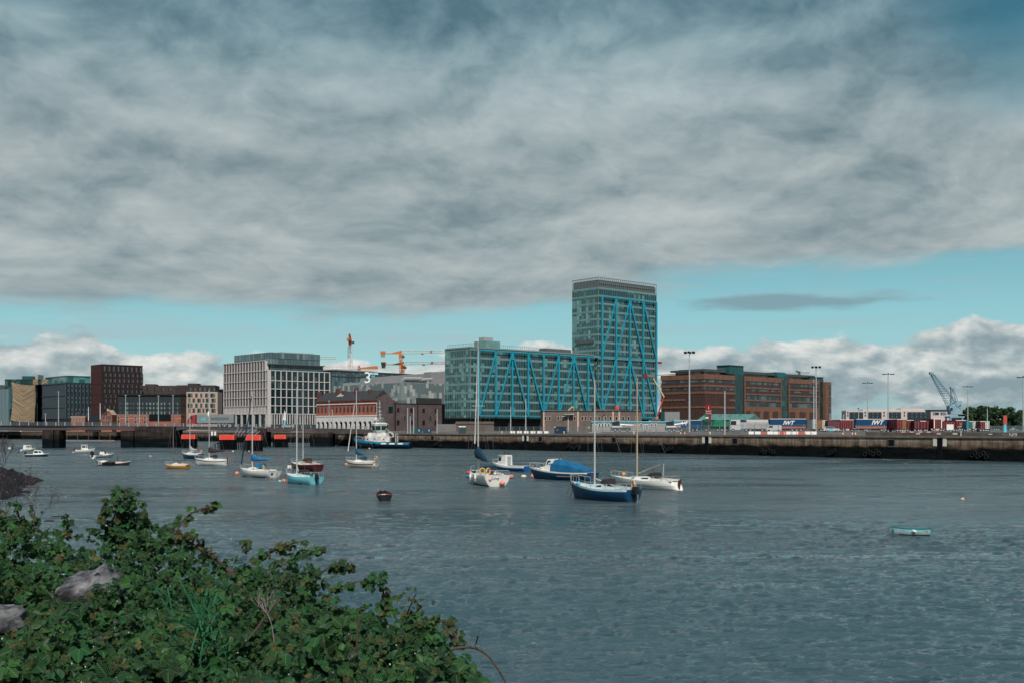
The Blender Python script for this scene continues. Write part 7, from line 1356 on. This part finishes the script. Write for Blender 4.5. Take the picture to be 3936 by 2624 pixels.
def cluster(p, out, size, young=.05):       # trifoliate leaves: three leaflets from one point
    n = len(p); base = out + RNG.normal(size=(n, 3)) * .45; base[:, 2] -= .45; base /= np.linalg.norm(base, axis=1, keepdims=True)
    up = np.tile([.05, -.75, .8], (n, 1)) + RNG.normal(size=(n, 3)) * .42; side = np.cross(base, up); side /= np.linalg.norm(side, axis=1, keepdims=True); col_ = cols_for(n, young)
    for k in (-1, 0, 1):
        dd_ = base * (.55 if k else 1) + side * k * .95; dd_[:, 2] -= .1; P0.append(p + dd_ * (size * .12)[:, None]); D0.append(dd_); N0.append(up + side * k * .15); S0.append(size * (1.0 if k == 0 else .82)); C0.append(col_ * RNG.uniform(.8, 1.2, n)[:, None])
NL = 36000
x_ = RNG.uniform(-130, 1062, NL); f_ = RNG.random(NL) ** .82 * 1.15; C = canopy(x_, f_)
lump = .12 * np.sin(x_ * .021 + f_ * 9) + .10 * np.sin(x_ * .047 - f_ * 14 + 1) + .07 * np.sin(x_ * .09 + f_ * 31); dep = RNG.exponential(.16, NL); edge_ = np.clip(f_ / .08, 0, 1); edx = np.clip((1062 - x_) / 60, 0, 1)
C[:, 2] += (lump - .11) * .70 * edge_ - dep * np.where(edge_ < 1, .7, 1) - .04; C[:, 1] += RNG.normal(size=NL) * .05; C[:, 0] += RNG.normal(size=NL) * .04
hole_ = (f_ > .10) & ((np.sin(x_ * .041 + 1.3 + 2 * np.sin(f_ * 7)) * np.sin(f_ * 23 + x_ * .02)) > .45); C[hole_, 2] -= .20 + .2 * RNG.random(hole_.sum())
# leave the rocks showing
def inrock(c):
    px_ = CX + F * c[:, 0] / c[:, 1]; py = HY - F * (c[:, 2] - H) / c[:, 1]; dx_, dy_ = px_ / DX, py / DX
    a = (((dx_ - 195) / 70) ** 2 + ((dy_ - 1335 + (dx_ - 195) * .45) / 30) ** 2 < 1) | (((dx_ - 5) / 45) ** 2 + ((dy_ - 1405 + (dx_ - 10) * .25) / 20) ** 2 < 1)
    return a & (c[:, 1] > 3)
kp = ~(inrock(C) & (RNG.random(NL) < .88)); C = C[kp]; n = len(C)
young = .03
cluster(C, np.tile([0, -.5, .1], (n, 1)) + RNG.normal(size=(n, 3)) * .6, RNG.uniform(.026, .050, n) * (1 + .45 * f_[kp] ** 2), young)
# young brownish tips on the surface
n = 1000; x_ = RNG.uniform(-130, 1060, n); f_ = RNG.random(n) * 1.05; T = canopy(x_, f_); T[:, 2] += RNG.uniform(-.08, .05, n) + .08 * np.sin(x_ * .021 + f_ * 9); kp = ~inrock(T); T = T[kp]; n = len(T)
cluster(T, np.tile([0, -.1, .2], (n, 1)) + RNG.normal(size=(n, 3)) * .8, RNG.uniform(.016, .030, n), .45)
# canes and upright shoots: (display px path, distance, radius, leaf spacing, leaf size, youth)
DP = lambda a, b_, d: Vector(((a * DX - CX) / F * d, d, H + (HY - b_ * DX) / F * d))
shoots = [([(545, 1330), (515, 1300), (470, 1265), (420, 1238), (385, 1238)], 5.9, .011, .06, .045, .1), ([(385, 1238), (400, 1225), (425, 1190), (455, 1170), (500, 1160)], 5.9, .006, .045, .04, .6), ([(465, 1260), (450, 1235), (430, 1222)], 5.9, .006, .05, .04, .4), ([(585, 1290), (620, 1265), (660, 1250), (700, 1240)], 6.0, .006, .045, .042, .45), ([(640, 1300), (690, 1275), (740, 1258)], 6.0, .005, .05, .045, .4),
          ([(700, 1340), (760, 1300), (795, 1298), (800, 1290)], 5.6, .006, .04, .045, .2), ([(770, 1350), (820, 1335), (845, 1335)], 5.5, .005, .04, .04, .5), ([(885, 1400), (882, 1365), (872, 1330), (880, 1312)], 5.0, .005, .05, .042, .3), ([(930, 1420), (945, 1385), (955, 1365)], 4.9, .004, .04, .02, .9), ([(950, 1440), (990, 1425), (1040, 1428)], 4.7, .005, .035, .036, .6), ([(1000, 1500), (1040, 1520), (1075, 1548), (1100, 1568)], 4.4, .007, .05, .04, .15), ([(1030, 1490), (1080, 1485), (1115, 1500), (1140, 1530), (1162, 1568), (1170, 1590)], 4.3, .0055, 0, 0, 0), ([(1089, 1488), (1095, 1470), (1098, 1458)], 4.3, .004, 0, 0, 0),
          ([(285, 1235), (275, 1190), (272, 1150), (285, 1125)], 6.9, .012, .018, .048, .15), ([(300, 1240), (300, 1190), (292, 1150), (290, 1128)], 6.85, .01, .018, .048, .15), ([(262, 1240), (258, 1210), (265, 1175)], 6.9, .01, .022, .048, .1), ([(335, 1250), (318, 1215), (305, 1195)], 6.9, .008, .03, .05, .1), ([(325, 1180), (330, 1190), (345, 1210)], 7.0, .006, .03, .045, .2), ([(370, 1230), (380, 1215), (390, 1210)], 6.9, .006, .03, .045, .2),
          ([(55, 1225), (45, 1190), (35, 1160), (30, 1152)], 7.2, .007, .05, .045, .35), ([(75, 1215), (80, 1195), (78, 1180)], 7.2, .005, .04, .035, .6), ([(150, 1230), (155, 1200), (152, 1178)], 7.3, .006, .04, .04, .5), ([(20, 1240), (10, 1200), (5, 1180)], 7.3, .006, .04, .045, .4), ([(565, 1265), (566, 1245), (560, 1240)], 6.6, .004, .03, .03, .9), ([(1050, 1480), (1045, 1455), (1020, 1440)], 4.6, .005, .035, .036, .6), ([(825, 1420), (820, 1470), (822, 1540)], 4.3, .006, 0, 0, 0), ([(640, 1380), (660, 1400), (690, 1430), (700, 1440)], 4.8, .004, 0, 0, 0), ([(640, 1375), (600, 1430), (560, 1480), (520, 1540)], 4.6, .005, 0, 0, 0)]
cane = mat('bramble_cane', (.075, .035, .032), .8, .3, 20); cane2 = mat('dry_cane', (.065, .048, .034), .8, .3, 20)
for pts, d, r_, sp, ls, yo in shoots:
    W_ = [DP(a, b_, d + random.uniform(-.05, .05)) - Vector(BO) for a, b_ in pts]; sm = []
    for i in range(len(W_) - 1):
        for k in range(4):
            t_ = k / 4; p0 = W_[max(i - 1, 0)]; p1, p2_ = W_[i], W_[i + 1]; p3 = W_[min(i + 2, len(W_) - 1)]; sm.append(.5 * ((2 * p1) + (p2_ - p0) * t_ + (2 * p0 - 5 * p1 + 4 * p2_ - p3) * t_ * t_ + (3 * p1 - p0 - 3 * p2_ + p3) * t_ ** 3))
    sm.append(W_[-1]); b = MB().path(sm, r_, r_ * .5, 6)
    for i in range(0, len(sm) - 1):
        q_ = sm[i]; v_ = Vector((random.uniform(-1, 1), random.uniform(-1, 1), random.uniform(-1, 1))).normalized(); b.bar(q_, q_ + v_ * r_ * 2.6, r_ * .4, .0005, 4)
    b.build('cane', cane if yo or sp else cane2, br)
    if sp:
        L = sum((sm[i + 1] - sm[i]).length for i in range(len(sm) - 1)); n = int(L / sp * 3.4) + 5; idx = RNG.random(n) * (len(sm) - 1); A = np.array([list(v_) for v_ in sm]); i0 = idx.astype(int); fr = (idx - i0)[:, None]; pp = A[i0] * (1 - fr) + A[np.minimum(i0 + 1, len(sm) - 1)] * fr + BO
        wide = .036 if r_ > .0095 and sp < .03 else .012; o_ = RNG.normal(size=(n, 3)); o_[:, 2] *= .5; pp = pp + o_ * wide; cluster(pp, o_ + np.array([0, -.2, -.15]), RNG.uniform(.5, .95, n) * ls, yo)
P0, D0, N0, S0, C0 = [np.concatenate(a) for a in (P0, D0, N0, S0, C0)]
leaves('foliage', P0 - BO, D0, N0, S0, C0, LM, br)['kind'] = 'stuff'
# flower buds
n = 60; T = canopy(RNG.uniform(-60, 1030, n), RNG.random(n)); b = MB()
for p in T:
    p = p - BO + np.array([0, -.05, random.uniform(.0, .08)]); b.ball(p, random.uniform(.0018, .0034), 1, 1, 1.3, 6)
b.build('flower_buds', mat('bud_pale_green', (.42, .44, .32), .7, .15, 30), br)['kind'] = 'stuff'
# dead twigs in the middle
b = MB(); tips = []
for k in range(1): p = DP(630, random.uniform(1440, 1500), 4.35) - Vector(BO); twigs(b, p, Vector((random.uniform(-1, 1), -.2, random.uniform(-.4, 1))).normalized(), .075, .0026, 4, tips, .8)
b.build('dead_twigs', mat('grey_purple_twig', (.24, .18, .19), .8, .2, 20), br)
# grass tuft
gt_ = empty('grass_tuft', tuple(DP(480, 1500, 4.2)), 0, 'tuft of thin green grass blades growing through the bramble', 'grass'); b = MB(); O_ = Vector(gt_.location)
for k in range(70):
    c_ = DP(random.gauss(470, 28), random.uniform(1400, 1540), random.uniform(4.0, 4.25)) - O_; u = Vector((random.gauss(0, .5), random.uniform(-.6, .1), random.uniform(.2, 1))).normalized(); L = random.uniform(.10, .24); w = .0028; mid = c_ + u * L * .6; e = mid + (u + Vector((random.gauss(0, .5), -.2, -.7))).normalized() * L * .45; sd = u.cross(Vector((0, 1, .2))).normalized() * w
    b.add([c_ - sd, c_ + sd, mid + sd, mid - sd, e], [(0, 1, 2, 3), (3, 2, 4)])
b.build('blades', mat('grass_blade', (.03, .13, .06), .5, .3, 10), gt_)
# lichened boulders under the leaves
lr = bpy.data.materials.new('lichened_rock'); lr.use_nodes = True; k = N(lr.node_tree); bs = lr.node_tree.nodes['Principled BSDF']; P_ = k.n('ShaderNodeTexCoord').outputs['Object']
na_ = k.noise(P_, 9, 8, .65); nb2 = k.noise(k.v('MULTIPLY', P_, (2, 2, 5)), 4.0, 9, .72, .6); col = k.ramp(k.m('ADD', k.m('MULTIPLY', na_, .5), k.m('MULTIPLY', nb2, .5)), [(.42, (.015, .015, .02)), (.48, (.07, .07, .08)), (.54, (.16, .16, .17)), (.66, (.33, .33, .33))]); lr.node_tree.links.new(col, bs.inputs['Base Color']); bs.inputs['Roughness'].default_value = .9
lr.node_tree.links.new(k.n('ShaderNodeBump', {'Strength': 1.0, 'Distance': .04, 'Height': nb2}).outputs[0], bs.inputs['Normal'])
def boulder(lab, p, sx, sy, sz, tilt, seed):
    rs = np.random.default_rng(seed); b = MB(); n, m_ = 36, 24; rings = []; ph = rs.random(8) * 6.28
    for i in range(m_ + 1):
        a = math.pi * i / m_; r0 = []
        for j in range(n):
            t_ = 2 * math.pi * j / n; u = Vector((math.sin(a) * math.cos(t_), math.sin(a) * math.sin(t_), -math.cos(a))); g_ = 1 + .10 * math.sin(3 * u.x * 2 + ph[0]) + .07 * math.sin(7 * u.z + ph[1] + 3 * u.x) + .05 * math.sin(11 * u.x + 9 * u.y + ph[2]) + .03 * math.sin(23 * u.z + 15 * u.x + ph[3]); pw = lambda v_: math.copysign(abs(v_) ** .8, v_)
            r0.append((sx * pw(u.x) * g_ , sy * pw(u.y) * g_, sz * pw(u.z) * g_))
        rings.append(r0)
    o = b.loft(rings).build('boulder', lr, None, True, p); o.rotation_euler = (0, tilt, 0); return tag(o, lab, 'boulder')
boulder('large grey lichened boulder poking out of the bramble at the left', DP(208, 1362, 5.45), .145, .17, .11, R(-22), 1)
boulder('second grey boulder at the left edge lower in the bramble', DP(-14, 1436, 4.95), .13, .16, .075, R(-14), 2)
# bare weed stalks at the left edge and in front of the river
shrub('bare brown weed stalks behind the bramble at the left edge', tuple(DP(8, 1235, 8.0)), .55, 4, (.10, .06, .065), .010, .5, 'dead_weed', r_=.0025); shrub('fine purple bare weed right of the leftmost shoots', tuple(DP(75, 1225, 8.2)), .42, 4, (.10, .06, .07), .009, .5, 'dead_weed', r_=.002)
# ---------------- repeats that nothing but their place tells apart: say which one, counted from the left of the photo
ORD = ['leftmost', 'second from the left', 'third from the left', 'fourth from the left', 'fifth from the left', 'sixth from the left', 'seventh from the left', 'eighth from the left']
gr_ = {}
for o in bpy.data.objects:
    if o.parent is None and o.get('group') and o.get('label'): gr_.setdefault((o['group'], o['label']), []).append(o)
for (g0, l0), os_ in gr_.items():
    if 1 < len(os_) <= 8:
        os_.sort(key=lambda o: o.location.x / max(o.location.y, 1))
        for i, o in enumerate(os_): o['label'] = ' '.join((l0.split())[:11]) + ', ' + (ORD[i] if i < len(os_) - 1 else 'rightmost')
